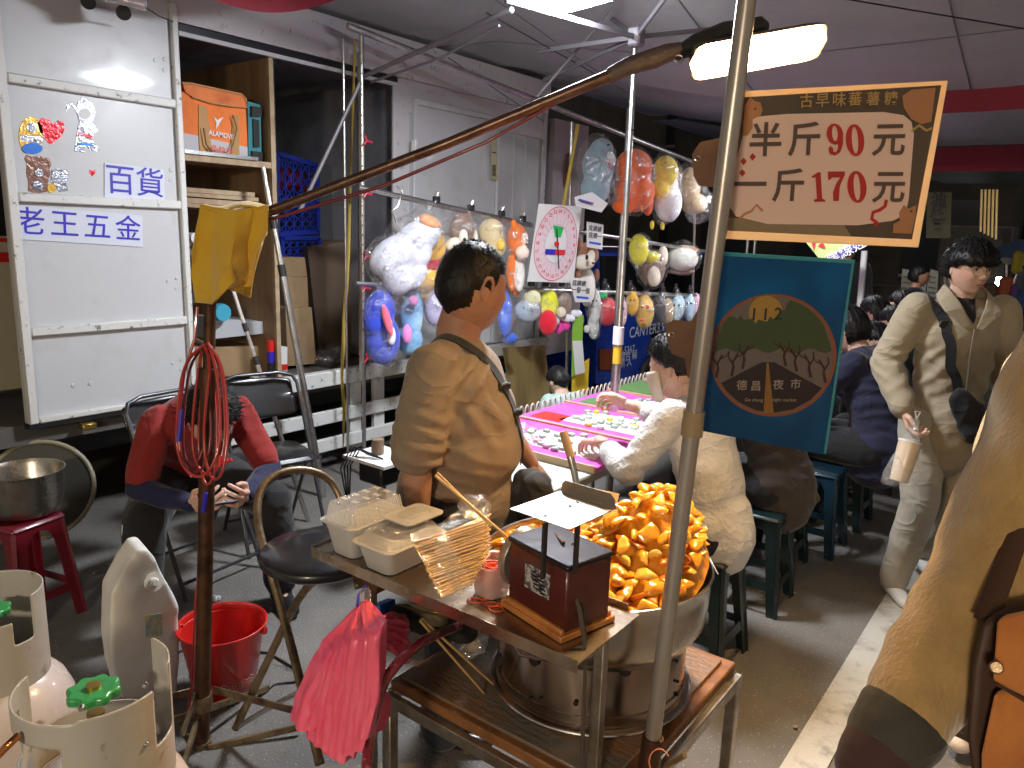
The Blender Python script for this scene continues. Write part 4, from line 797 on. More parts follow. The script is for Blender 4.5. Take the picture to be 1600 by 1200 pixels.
la, lb_ = D(1078, 100, 1.92), D(1292, 62, 1.96); lx = unit(lb_-la); ln = unit(np.cross(lx, (R*.15+F*.9+U*-.3))); ln = unit(V(0, 0, 1)*.55-F*-.55); ln = unit(ln-lx*(ln @ lx)); ly = np.cross(ln, lx); LW = np.linalg.norm(lb_-la); lc = (la+lb_)/2
def shell(u, v):
    t = math.pi*(v-.5)*1.05; x = (u-.5)*LW; k = max(0, 1-abs(2*u-1)**16)**.5*.97+.03; return lc+lx*x+ly*math.sin(t)*.048*k+ln*(math.cos(t)*.045*k)
MB().grid(shell, 25, 17).build('reflector_shell', mat('lamp_shell', (.10, .08, .07), .4, .6), hl, 60)
MB().box(lc+ln*.005, (LW*.80, .074, .006), (lx, ly, ln), .002).build('glowing_element', WARM, hl)
GL = mat('warm_glass', (.9, .55, .25), .3, alpha=.35, emit=(1, .55, .18), es=1.2)
for s_ in (-1, 1): MB().box(lc+lx*s_*LW*.44, (LW*.07, .076, .012), (lx, ly, ln), .004).build('end_glass', GL, hl)
for i in range(22): MB().bar(lc+lx*(i/21-.5)*LW*.82+ly*.04-ln*.008, lc+lx*(i/21-.5)*LW*.82-ly*.04-ln*.008, .0016).build('guard_wire', STEEL, hl)
MB().tube([D(1058, 84, 1.97), D(1085, 70, 1.98), D(1130, 52, 1.99), D(1190, 42, 1.99), D(1200, 40, 1.99)], [.018, .026, .028, .026, .01], 14).build('handle', BLACKP, hl)
MB().tube([D(1060+7*math.cos(t), 92+6*math.sin(t), 1.95) for t in np.arange(12)*2*math.pi/12], .0018, 6, closed=True).build('eye_ring', STEEL, hl)
# coiled red cable on the stand
RC = mat('red_cable', (.42, .03, .025), .3, coat=.5)
coil = thing('cable_coil', 'looped red cable hanging on the rusty stand', 'cable', SL(.5)); rk = random.Random(5)
for k, (x0, x1, yb, dd) in enumerate(((300, 352, 745, 0), (275, 345, 748, -.02), (285, 330, 740, .01), (318, 356, 752, -.03), (310, 340, 760, .015), (275, 320, 736, .03))):
    d0 = 2.24+dd; yt = 535+rk.uniform(-3, 4); pts = [D(318+3*(k % 3), yt, d0-.02), D(x0+12, 565, d0), D(x0+2, 640, d0+.01), D(x0, 700, d0+.02), D((x0*.8+x1*.2), yb-12, d0), D((x0+x1)/2, yb, d0-.01), D((x0*.2+x1*.8), yb-14, d0-.02), D(x1, 690, d0-.01), D(x1-2, 620, d0-.01), D(x1-10, 565, d0-.02), D(324, yt-3, d0-.03)]
    P_ = np.array(pts); 
    for _ in range(2): 
        Q_ = [P_[0]]; 
        for i in range(len(P_)-1): Q_ += [P_[i]*.75+P_[i+1]*.25, P_[i]*.25+P_[i+1]*.75]
        Q_.append(P_[-1]); P_ = np.array(Q_)
    MB().tube(P_, .0042, 8).build('loop', RC if k % 3 != 2 else mat('dark_red_cable', 0), coil, 180)
MB().tube([D(308, 480, 2.22), D(304, 530, 2.22), D(288, 580, 2.23), D(278, 660, 2.24), D(282, 720, 2.24), D(300, 745, 2.24)], .0045, 8).build('loop', RC, coil)
MB().tube([D(322, 745, 2.32), D(314, 850, 2.36), D(305, 950, 2.40), D(300, 1070, 2.42), D(290, 1130, 2.45)], .0045, 8).build('cable_tail', RC, coil)
MB().tube([D(284, 640, 2.22), D(279, 690, 2.22)], .0065, 8).build('blue_tape', BLUEINK, coil); MB().tube([D(322, 770, 2.27), D(317, 800, 2.28)], .0065, 8).build('blue_tape', BLUEINK, coil)
# towel
TW = mat('yellow_towel', (.72, .46, .035), .95, sheen=.5, bump=(220, .6, .004), var=(3, .4, (.66, .38, .02)))
def tw(u, v):
    e = [(312, 322), (338, 326), (370, 330), (395, 327), (419, 322)]; m_ = [(300, 400), (335, 405), (360, 415), (385, 390), (418, 365)]; b_ = [(306, 476), (330, 478), (358, 452), (392, 452), (404, 395)]
    lo_ = [(300, 440), (338, 470), (368, 440), (388, 430), (412, 375)]
    i = u*4; i0 = min(int(i), 3); f_ = i-i0; f_ = f_*f_*(3-2*f_)
    rows = [e, m_, lo_, b_]; pts = [np.array(r_[i0])*(1-f_)+np.array(r_[i0+1])*f_ for r_ in rows]
    j = v*3; j0 = min(int(j), 2); g_ = j-j0; p = pts[j0]*(1-g_)+pts[j0+1]*g_
    dep = 2.12+.035*math.sin(u*9+v*1.5)*min(1, v*2+.2)+.03*abs(v-.1)-.02*v+.012*noise.noise(Vector((u*5, v*5, 1)))
    return D(p[0]+2*noise.noise(Vector((u*6, v*6, 3))), p[1]-3+2*noise.noise(Vector((u*6, v*6, 7))), dep)
tv = thing('yellow_towel', 'yellow terry towel draped over the joint of the stand and boom', 'towel', D(350, 480, 2.14))
def addsub(o, th=.005, lv=1):
    q = o.modifiers.new('s', 'SOLIDIFY'); q.thickness = th; q.offset = 0; q = o.modifiers.new('u', 'SUBSURF'); q.levels = lv; q.render_levels = lv; return o
addsub(MB().grid(tw, 34, 34).build('front_fold', TW, tv, 180))
def tw2(u, v): p = [(335, 330), (420, 322), (393, 466), (357, 452)]; a = np.array(p[0])*(1-u)+np.array(p[1])*u; b = np.array(p[3])*(1-u)+np.array(p[2])*u; c_ = a*(1-v)+b*v; return D(c_[0]+3*math.sin(v*6)*u, c_[1], 2.22+.02*math.sin(u*8+v*2)+.03*v)
addsub(MB().grid(tw2, 20, 20).build('back_fold', mat('yellow_towel_pale', (.80, .58, .10), .95, sheen=.4, bump=(220, .6, .004)), tv, 180))
def tw3(u, v): t = math.pi*v; return D(318+100*u, 327+4*math.sin(u*7)-8*math.sin(t), 2.12+.1*v)
addsub(MB().grid(tw3, 20, 8).build('top_fold', TW, tv, 180))
# =============== left foreground ===============
# jerrycan
jc = thing('jerrycan', 'big off white plastic jerrycan with small label and cap', 'jerrycan', G(232, 1078))
JB = V(*G(228, 1085)); jd = proj(JB)[2]
out = [(229, 857), (243, 872), (280, 948), (281, 1040), (275, 1093), (190, 1093), (176, 1050), (172, 1010), (174, 928), (196, 885), (216, 858)]
nf = unit(-_F0*.72+_R0*.62)
pts = [PL(a, b, JB+nf*.10, -nf) for a, b in out]
sp = Soup().prism(pts, nf*-.13)
mb = sp.fuse(.006, 14, .6); lump(mb, .004, 9, 3); mb.build('body', mat('milky_plastic', (.82, .80, .74), .38, sss=.15, var=(4, .3, (.74, .70, .62)), bump=(9, .08)), jc, 180)
cp = PL(238, 908, JB+nf*.10, -nf)+nf*.012; cn = unit(nf+V(0, 0, .35))
MB().cyl(cp-cn*.03, cp+cn*.004, .031, .030, 28).build('cap', mat('cream_plastic', (.78, .74, .64), .4), jc); MB().cyl(cp+cn*.004, cp+cn*.022, .017, .012, 20).cyl(cp+cn*.02, cp+cn*.032, .008, .009, 14).build('cap_nozzle', mat('cream_plastic', 0), jc)
lbq = [PL(a, b, JB+nf*.104, -nf) for a, b in ((227, 961), (253, 958), (253, 993), (228, 996))]
MB().prism(lbq, nf*.0015).build('label', mat('pale_blue_label', (.25, .40, .45), .5, var=(45, .5, (.6, .55, .25), .05)), jc, 0)
# bucket
bk = thing('red_bucket', 'red plastic bucket with a band of white flowers', 'bucket', G(352, 1082))
bc = G(352, 1078); BH = .262
MB().vessel([(.098, .0), (.103, .006), (.142, BH-.02), (.146, BH-.018), (.147, BH), (.150, BH+.004)], bc, 56, th=.003).build('pail', REDP, bk, 50)
MB().tube([bc+V(.151*math.cos(t), .151*math.sin(t), BH+.002) for t in np.arange(48)*2*math.pi/48], .004, 8, closed=True).build('rim', REDP, bk)
MB().lathe([(0, .10), (.117, .10)], bc, 30).build('scraps_inside', mat('red_water', (.25, .03, .01), .3), bk)
MB().cyl(bc+V(.02, -.05, .12), bc+V(.06, .03, .19), .003).build('stick', BAM, bk)
FLW = mat('pale_pink_print', (.80, .45, .42), .5)
for k in range(22):
    t = k*2*math.pi/22; 
    for j in range(5):
        a = j*2*math.pi/5+math.pi/2; rz = lambda s_, q_: (lambda zz, tt: bc+V((.103+(.142-.103)*(zz-.006)/(BH-.026)+.001)*math.cos(tt), (.103+.039*(zz-.006)/(BH-.026)+.001)*math.sin(tt), zz))(.075+.011*math.sin(a)+s_, t+(.011*math.cos(a)+q_)/.115)
        MB().tube([rz(.0065*math.sin(w), .0065*math.cos(w)) for w in np.arange(9)*2*math.pi/9], .0009, 4, closed=True).build('flower_petal', FLW, bk) if t > 3.6 and t < 6.28 or t < .3 else None
for w in (-1, 1): p = bc+_R0*w*.149+V(0, 0, BH-.02); MB().box(p, (.02, .02, .03), bev=.005).build('handle_lug', REDP, bk)
# gas cylinders
GASM = mat('cylinder_paint', (.40, .38, .34), .4, coat=.15, var=(22, .1, (.16, .10, .06), .06, .70), bump=(30, .2)); GASS = mat('cylinder_body_paint', (.58, .51, .48), .25, coat=.4, var=(16, .1, (.30, .22, .16), .05, .72), bump=(12, .1))
def collar(name, c, r, z0, z1, keep, m, par, th=.0035, nu=150, nv=44):
    mb = MB(); V_ = []; idx = {}; fs = []
    for i in range(nu):
        for j in range(nv+1): 
            t = i*2*math.pi/nu; rr2 = r; V_.append((c[0]+rr2*math.cos(t), c[1]+rr2*math.sin(t), z0+(z1-z0)*j/nv))
    for i in range(nu):
        for j in range(nv):
            t = (i+.5)*2*math.pi/nu; s_ = (j+.5)/nv
            if keep(t, s_): i2 = (i+1) % nu; fs.append((i*(nv+1)+j, i2*(nv+1)+j, i2*(nv+1)+j+1, i*(nv+1)+j+1))
    o = mb.add(np.array(V_), fs).build(name, m, par, 60)
    q = o.modifiers.new('sm', 'SMOOTH'); q.iterations = 6; q.factor = .5; q = o.modifiers.new('s', 'SOLIDIFY'); q.thickness = th; q.offset = 0; return o
def gas(c, ztop, rc, label, open_fn, valve=True, rb_=.155):
    t = thing('gas_cylinder', label, 'gas cylinder', (c[0], c[1], 0)); H_ = ztop-.21
    MB().lathe([(0, H_+.035), (.03, H_+.034), (.07, H_+.022), (.11, H_-.005), (.135, H_-.035), (rb_-.004, H_-.075), (rb_, H_-.11), (rb_, .12), (rb_-.01, .07), (.12, .03), (.12, 0), (0, 0)], (c[0], c[1], 0), 56).build('body', GASS, t, 60)
    collar('collar', c, rc, H_-.01, ztop, open_fn, GASM, t)
    if valve:
        MB().cyl((c[0], c[1], H_+.03), (c[0], c[1], H_+.12), .014).cyl((c[0], c[1], H_+.09), (c[0]+.05, c[1]-.02, H_+.09), .011).build('valve_body', mat('brass_latch', 0), t)
        z = ztop-.06; wh = [(c[0]+(.040+.0035*math.cos(8*a))*math.cos(a), c[1]+(.040+.0035*math.cos(8*a))*math.sin(a), z) for a in np.arange(64)*2*math.pi/64]
        g_ = MB().prism(wh, (0, 0, .016)); GRN = mat('green_valve_paint', (.03, .30, .08), .3, coat=.4, var=(30, .3, (.02, .14, .04)))
        w_ = g_.build('hand_wheel', GRN, t); q = w_.modifiers.new('b', 'BEVEL'); q.width = .004; q.segments = 2
        MB().cyl((c[0], c[1], z+.015), (c[0], c[1], z+.022), .012).build('hub', mat('brass_latch', 0), t)
    return t
g1 = D(146, 1075, 1.28); zt1 = g1[2]+.045
va = math.atan2(-g1[1], -g1[0])  # direction toward the camera
def w1(t, s_):
    a = (t-va+math.pi) % (2*math.pi)-math.pi   # 0 = faces camera; + = to the right seen from camera?
    right = -a if False else a
    top = 1.0
    if .80 < a < 1.25: return s_ > .80 or False if False else (s_ < .42 or s_ > .97 and False)
    if -1.9 < a < -.45: return (s_ < .30) or (s_ > .66 and s_ < .86)
    if abs(a) > 2.2: return s_ < .35
    if a > 1.25 and a < 2.2: return s_ < .95
    return s_ < .88+.02*math.sin(a)
gas(g1, zt1, .118, 'grey gas cylinder with green valve wheel in the front left corner', lambda t, s_: w1(t, s_))
g2 = D(-12, 985, 1.72); zt2 = g2[2]+.10
va2 = math.atan2(-g2[1], -g2[0])
def w2(t, s_):
    a = (t-va2+math.pi) % (2*math.pi)-math.pi
    if .35 < a < .8: return s_ < .55
    return s_ < 1.0 if a >= .8 else s_ < .80
gas(g2, zt2, .105, 'pale gas cylinder cut by the left edge behind the green valved one', w2, valve=True)
for px, py in ((127, 1107), (228, 1071), (229, 1163)):
    p, n = on_cyl(px, py, g1, .1205); MB().cyl(p-n*.002, p+n*.003, .0055, .004, 14).build('rivet', STEEL, bpy.data.objects['gas_cylinder'])
tag(MB().tube([D(-10, 1188, 1.15), D(12, 1165, 1.15), D(28, 1150, 1.17)], .006, 12).build('copper_pipe', mat('copper', (.6, .25, .1), .25, 1)), 'short bent copper pipe at the lower left edge', 'pipe')
# litter
_l = Soup().ell(G(337, 935, .012), (.022, .018, .012)); mb = _l.fuse(.003, 1); lump(mb, .018, 60, 4); tag(mb.build('crumpled_tissue', WHITEL, None, 180), 'crumpled white tissue on the asphalt by the bucket', 'tissue')
for k, pts in enumerate((((230, 1040), (300, 1010), (420, 1020), (470, 1050)), ((395, 1095), (430, 1068), (520, 1058)))):
    tag(MB().tube([G(a, b, .006) for a, b in pts], .004, 8).build('floor_cable', BLACKP), ('long black cable on the asphalt behind the bucket', 'thin black cable on the asphalt under the round stool')[k], 'cable')
# round-back tube chair
ch = thing('round_back_chair', 'worn brass tube folding chair with round black seat behind the tray', 'chair', G(470, 1080))
def TB(name, pts, r, m, par, sm=2):
    P_ = np.array(pts)
    for _ in range(sm):
        Q_ = [P_[0]]
        for i in range(len(P_)-1): Q_ += [P_[i]*.75+P_[i+1]*.25, P_[i]*.25+P_[i+1]*.75]
        Q_.append(P_[-1]); P_ = np.array(Q_)
    return MB().tube(P_, r, 14).build(name, m, par, 180)
TB('back_hoop', [D(500, 1195, 1.95), D(468, 1060, 2.06), D(440, 950, 2.17), D(416, 870, 2.22), D(402, 820, 2.26), D(402, 775, 2.3), D(420, 745, 2.34), D(460, 732, 2.4), D(500, 738, 2.45), D(528, 762, 2.48), D(545, 830, 2.45), D(560, 920, 2.4)], .0125, BRONZE, ch)
TB('front_leg', [D(368, 1138, 2.45), D(415, 1040, 2.4), D(455, 955, 2.34), D(480, 915, 2.28), D(510, 898, 2.2), D(545, 893, 2.15)], .0125, BRONZE, ch)
TB('cross_bar', [D(368, 1138, 2.45), D(430, 1100, 2.4), D(470, 1080, 2.38)], .008, ALU, ch)
sc_ = G(492, 858, .47)
sc_ = D(500, 866, 2.15); MB().lathe([(0, -.02), (.15, -.02), (.165, -.01), (.17, .005), (.16, .018), (.10, .024), (0, .026)], sc_, 48).build('seat', mat('black_vinyl', (.012, .012, .014), .3, coat=.3), ch, 60)
# =============== goods inside the truck ===============
def vq(pts, x): return [PX(a, b, x) for a, b in pts]
OB = mat('orange_fabric', (.80, .20, .035), .7, bump=(60, .2), var=(5, .25, (.62, .13, .02))); TAN = mat('tan_webbing', (.45, .26, .10), .75); GRYF = mat('pale_grey_fabric', (.50, .48, .50), .7)
bag = thing('delivery_bag', 'orange and pale grey insulated delivery bag on the top shelf', 'bag', PX(330, 240, -4.2))
xf = -4.06
MB().prism(vq([(281, 206), (387, 230), (387, 256), (283, 240)], xf), (-.32, 0, 0)).build('lower_panel', GRYF, bag)
o = MB().prism(vq([(278, 142), (300, 146), (384, 166), (387, 230), (281, 206)], xf), (-.32, 0, 0)).build('upper_panel', OB, bag)
o = MB().prism(vq([(284, 128), (300, 129), (378, 146), (384, 152), (385, 168), (362, 166), (330, 161), (298, 150), (290, 144)], xf+.012), (-.34, 0, 0)).build('lid_flap', mat('orange_fabric_lid', (.74, .20, .05), .7, bump=(30, .3), var=(9, .4, (.55, .13, .03))), bag)
MB().tube(vq([(285, 131), (300, 131), (378, 148), (384, 154), (386, 168), (362, 166), (330, 161), (300, 151)], xf+.016), .005, 6).build('piping', TAN, bag)
for pts in ([(310, 163), (323, 167), (328, 215), (332, 240), (312, 240), (310, 200)], [(363, 179), (372, 180), (374, 248), (360, 246), (362, 210)]): MB().prism(vq(pts, xf+.004), (.003, 0, 0)).build('webbing', TAN, bag)
MB().tube(vq([(318, 200), (322, 225), (335, 243), (350, 247), (360, 240), (367, 215), (370, 200), (364, 180)], xf+.03), .008, 8, flat=.35).build('carry_loop', TAN, bag)
MB().prism(vq([(334, 182), (340, 188), (342, 186), (349, 183), (344, 190), (341, 196), (337, 202), (338, 193)], xf+.003), (.002, 0, 0)).build('bird_emblem', WHITEL, bag, 0)
ru = unit(PX(384, 217, xf)-PX(330, 205, xf)); up = V(0, 0, 1)
text('ALAMOVE', .040, PX(346, 211, xf+.008), ru, up, WHITEL, bag, bold=.02, sx=.86)
text('色快送', .046, PX(347, 236, xf+.044), ru, up, mat('orange_print', (.6, .08, .02), .6), bag, bold=.014)
cs = thing('teal_case', 'teal and grey tool case beside the delivery bag', 'case', PX(398, 250, -4.2))
MB().prism(vq([(387, 158), (407, 164), (409, 256), (389, 258)], xf+.01), (-.3, 0, 0)).build('case', mat('teal_plastic', (.03, .20, .24), .45), cs)
for a in ((391, 166, 406, 182), (392, 236, 407, 252)): MB().prism(vq([(a[0], a[1]), (a[2], a[1]+2), (a[2], a[3]), (a[0], a[3])], xf+.015), (.02, 0, 0)).build('clasp', BLACKP, cs)
MB().prism(vq([(394, 186), (403, 188), (404, 230), (395, 230)], xf+.012), (.012, 0, 0)).build('handle', BLACKP, cs)
for i, (a, b, c, d) in enumerate(((284, 308, 408, 316), (288, 300, 404, 306), (284, 292, 398, 299), (290, 317, 408, 323))):
    p = vq([(a, b), (c, b+9), (c, d+9), (a, d)], -4.08); tag(MB().prism(p, (-.5, 0, 0)).build('spare_plank', mat('raw_wood_edge', 0)), 'raw wooden plank in the pile on the middle shelf', 'plank', 'planks piled on the middle shelf')
MB2 = MB()
tag(MB().cyl(PX(268, 370, -4.3), PX(305, 372, -4.12), .03, seg=20).build('pipe_roll', WHITEL), 'white pipe end poking out between the towel and the panel', 'pipe')
for k in range(6):
    a, b = 415+7*(k % 3), 378+9*(k//3); tag(MB().vessel([(.016, -.2), (.016, 0)], PX(a, b, -4.35), 16, th=.003, ax=((0, 1, 0), (0, 0, 1), (1, 0, 0))).build('tube_end', mat('grey_pvc', (.25, .25, .25), .5)), 'open grey tube end in a stack on the shelf beside the divider', 'tube', 'grey tubes stacked on the shelf')
rk = random.Random(11)
sp = Soup()
for k in range(7): sp.ell(PX(300+rk.uniform(-22, 20), 385+k*13, -4.3), (.08, .09, .05))
mb = sp.fuse(.012, 1); lump(mb, .05, 14, 2); tag(mb.build('tool_heap', mat('dark_tools', (.07, .06, .055), .5, .4, var=(18, .4, (.25, .22, .2), .06)), None, 180), 'dark jumble of tools and cables behind the yellow towel', 'tools')
# crates, cartons deeper in
CR = mat('blue_crate_plastic', (.01, .03, .32), .4)
def crate(pts, x, label, n=5, m=3, dep=.32):
    q = vq(pts, x); t = thing('plastic_crate', label, 'crate', (q[3]+q[2])/2, group='blue lattice crates in the truck'); mb = MB(); e = V(-dep, 0, 0)
    def L_(u, v): return (q[0]*(1-u)+q[1]*u)*(1-v)+(q[3]*(1-u)+q[2]*u)*v
    for (a, b) in ((q[0], q[1]), (q[3], q[2]), (q[0], q[3]), (q[1], q[2])): mb.bar(a, b, .03, .03)
    for (a, b) in ((q[0]+e, q[1]+e), (q[1], q[1]+e), (q[2], q[2]+e), (q[0], q[0]+e)): mb.bar(a, b, .025, .025)
    for i in range(1, n): mb.bar(L_(i/n, 0), L_(i/n, 1), .010, .010); 
    for i in range(n):
        for j in range(m): mb.bar(L_(i/n, j/m), L_((i+1)/n, (j+1)/m), .008, .008); mb.bar(L_(i/n, (j+1)/m), L_((i+1)/n, j/m), .008, .008)
    mb.build('lattice', CR, t); return t
crate([(432, 240), (494, 258), (495, 318), (433, 312)], -4.55, 'topmost blue crate, holding dark red bundles'); crate([(432, 318), (496, 324), (496, 362), (433, 366)], -4.55, 'middle blue crate below the red bundles'); crate([(440, 372), (498, 372), (498, 402), (441, 405)], -4.56, 'lowest blue crate just above the cartons')
sp = Soup().ell(PX(450, 282, -4.72), (.08, .14, .09)).ell(PX(476, 300, -4.72), (.08, .1, .06)); mb = sp.fuse(.015, 2); lump(mb, .03, 9, 1); tag(mb.build('red_bundle', REDCL, None, 180), 'dark red cloth bundle inside the topmost blue crate', 'bundle')
def carton(name, pts, x, dep, label, m=CARD, cat='carton'):
    return tag(MB().prism(vq(pts, x), (-dep, 0, 0)).build(name, m), label, cat)
carton('carton', [(437, 402), (476, 402), (480, 432), (440, 432)], -4.42, .25, 'small open flapped carton on top of another carton')
carton('carton', [(441, 432), (480, 433), (482, 480), (446, 480)], -4.38, .3, 'middle brown carton with faint round print'); carton('carton', [(446, 481), (487, 480), (494, 568), (450, 572)], -4.32, .3, 'tall brown carton standing on the truck deck')
carton('carton', [(300, 543), (410, 541), (410, 586), (302, 590)], -4.2, .35, 'wide brown carton behind the cable stand')
carton('red_carton', [(412, 541), (449, 542), (449, 580), (414, 582)], -4.22, .2, 'white carton with red printed base beside the flashlight', WHITEL)
tag(MB().prism(vq([(413, 570), (449, 569), (449, 577), (413, 578)], -4.212), (.003, 0, 0)).build('red_band', REDP), 'red printed band across the white carton', 'band')
_o = bpy.data.objects['red_band']; _c = bpy.data.objects['red_carton']; _o.parent = _c; _o.location = _o.location-_c.location; del _o['label']; del _o['category']
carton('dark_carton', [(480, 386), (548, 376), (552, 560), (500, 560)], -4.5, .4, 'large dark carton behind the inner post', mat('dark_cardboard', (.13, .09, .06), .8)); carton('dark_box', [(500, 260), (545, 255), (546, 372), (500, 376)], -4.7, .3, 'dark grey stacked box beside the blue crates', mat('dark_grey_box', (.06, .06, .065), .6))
_tb = thing('tub_tray', 'stack of pale plastic tub lids on the carton by the stand', 'lids', PX(370, 540, -4.2)); MB().prism(vq([(335, 497), (420, 503), (423, 520), (330, 530)], -4.14), (-.3, 0, 0)).build('lid_stack', mat('pale_tub', (.45, .47, .5), .35, coat=.3, bump=(12, .2)), _tb)
MB().lathe([(0, -.03), (.05, -.03), (.055, 0), (.05, .03), (0, .03)], PX(345, 488, -4.1), 24, ax=((0, 1, 0), (0, 0, 1), (1, 0, 0))).build('blue_reel', mat('cyan_plastic', (.05, .35, .5), .4), _tb)
fl_ = thing('flashlight', 'red, blue and black flashlight standing on the truck deck', 'flashlight', PX(424, 597, -4.02))
a = PX(424, 598, -4.03); MB().cyl(a, a+V(0, 0, .13), .022).build('black_base', BLACKP, fl_); MB().cyl(a+V(0, 0, .13), a+V(0, 0, .20), .021).build('blue_sleeve', BLUEINK, fl_); MB().cyl(a+V(0, 0, .20), a+V(0, 0, .27), .023).build('red_head', REDP, fl_)
tag(MB().vessel([(.045, 0), (.045, .055)], PX(403, 601, -4.02), 28, th=.012).build('tape_roll', mat('tape_white', (.6, .58, .55), .5)), 'pale roll of packing tape on the edge of the truck deck', 'tape roll')
tag(MB().tube([PX(430, 598, -3.97), PX(440, 603, -3.95), PX(444, 622, -3.92), PX(440, 628, -3.92)], .006, 8).build('black_strap', BLACKP), 'short black strap hanging off the truck deck edge', 'strap')
WEB = mat('yellow_webbing', (.50, .36, .07), .8, bump=(200, .2))
tag(MB().tube([PX(555, 62, -3.86), PX(550, 200, -3.85), PX(544, 400, -3.84), PX(538, 500, -3.83), PX(534, 590, -3.83), PX(538, 640, -3.82), PX(536, 700, -3.82)], [.009, .009, .014, .017, .012, .016, .005], 8, flat=.25).build('ratchet_strap', WEB), 'long yellow ratchet strap hanging down the open bay', 'strap')
sp = Soup().ell(PX(514, 560, -4.3), (.12, .13, .06)).ell(PX(530, 548, -4.3), (.08, .08, .06)); mb = sp.fuse(.012, 1); lump(mb, .03, 12, 6); tag(mb.build('bag_heap', bagmat('grey_film', dens=.45, tint=(.25, .24, .25), crink=14), None, 180), 'crumpled grey plastic bag heap on the truck deck', 'plastic bag')
# leaning telescopic poles
for i, (a, b, r, lb) in enumerate(((PX(411, 262, -3.9), G(506, 776), .020, 'thick telescopic aluminium pole leaning on the truck, right one'), (D(364, 452, 4.1), G(482, 815), .013, 'thinner telescopic aluminium pole leaning below the towel'))):
    t = thing('leaning_pole', lb, 'pole', b); d = b-a; MB().cyl(a+d*.30, b, r).build('lower_section', ALU, t); MB().cyl(a, a+d*.31, r*.78).build('upper_section', ALU, t)
    for s_ in (.14, .28): MB().cyl(a+d*s_, a+d*(s_+.035), r*1.1).build('black_sleeve', BLACKP, t)
# =============== toy rack ===============
RA = V(-3.71, 3.30, 0); RB_ = D(1095, 462, 7.0); RB_[2] = 0; rd = unit(RB_-RA); rn = np.cross(rd, V(0, 0, 1)); rn = rn if rn[0] > 0 else -rn
def RK(px, py, off=0): return PL(px, py, RA+rn*off, rn)
rack = thing('toy_rack', 'aluminium tube rack along the truck that holds the bagged toys', 'rack', RA)
up_ = RK(567, 55); MB().cyl(RA, (RA[0], RA[1], up_[2]), .014, seg=14).build('upright', ALU, rack)
MB().cyl(RA-rd*.09+V(-.04, 0, 0), RA-rd*.09+V(-.04, 0, 2.75), .008, seg=10).cyl(RA+V(-.15, .12, .7), RA+V(-.15, .12, 2.72), .02, seg=14).build('second_upright', ALU, rack)
for k in range(28): p = RA+V(0, 0, 1.0+k*.06)+unit(O-RA-V(0, 0, O[2]))*.0125; MB().cyl(p, p+unit(O-RA-V(0, 0, O[2]))*.003, .0045, seg=8).build('punch_hole', HOLE, rack)
def rbar(a, b, r, off=.0): return MB().cyl(RK(*a, off), RK(*b, off), r, seg=14).build('bar', ALU, rack)
rbar((543, 40), (1130, 272), .020, .03); rbar((560, 293), (830, 352), .018, .03); rbar((905, 362), (1135, 398), .016, .03); rbar((556, 443), (1100, 462), .016, .03); rbar((935, 385), (985, 386), .005)
for px in (893, 1087): MB().cyl(RK(px, 190+(px-893)*.4), RK(px-9, 640), .012, seg=10).build('upright', ALU, rack)
MB().cyl(RK(903, 195, .05), RK(880, 325, .05), .014, seg=8).build('bamboo_stay', WEB, rack)
for px, py in ((573, 220), (573, 302), (573, 400), (571, 450), (574, 560)):
    p = RK(px, py, .03); mb = MB()
    for a in (90, 210, 330): mb.cyl(p, p+(V(0, 0, 1)*math.sin(math.radians(a+20))+rd*math.cos(math.radians(a+20)))*.035, .006, .008, 8)
    mb.build('wing_knob', mat('red_knob_plastic', (.5, .02, .06), .4), rack)
tag(MB().tube([RK(620, 350, .05), RK(612, 330, .05), RK(622, 322, .05), RK(628, 300, .05), RK(620, 290, .05)], .004, 8).build('wire_hook', STEEL), 'bent wire hook hanging from the upper toy rack bar', 'hook')
MB().tube([RK(468, 330, -.1), RK(567, 120), D(700, 60, 4.0), D(800, 15, 3.5)], .014, 10).build('overhead_stay', mat('strut_grey', 0), rack)
MB().tube([RK(580, 128), D(690, 90, 4.2), D(780, 40, 3.7)], .008, 8).build('overhead_stay', mat('strut_grey', 0), rack)
# bagged soft toys: every toy is fused blobs of cloth inside a thin film
FZ = {}
def fz(c): 
    k = tuple(c)
    if k not in FZ: FZ[k] = mat('plush_%d' % len(FZ), c, .9, sheen=.4, bump=(90, .35, .006), var=(10, .25, tuple(x*.88 for x in c)))
    return FZ[k]
FILM = [bagmat('toy_film', dens=.09, crink=16, gloss=.75, streak=.7, rough=.10), bagmat('toy_film_dense', dens=.14, crink=20, gloss=.7, streak=.8, rough=.12)]
def blob(lst, off, vox=.012, sm=3, fl=.75):
    sp = Soup()
    for q in lst:
        px, py, rx, ry = q[:4]; a = math.radians(q[4]) if len(q) > 4 else 0; o_ = q[5] if len(q) > 5 else 0
        c = RK(px, py, off+o_); d = proj(c)[2]; k = d/FPX; e1 = R*math.cos(a)-U*math.sin(a); e2 = R*math.sin(a)+U*math.cos(a)
        sp.ell(c, (rx*k, ry*k, min(rx, ry)*k*fl), (e1, e2, -F))
    return sp.fuse(vox, sm)
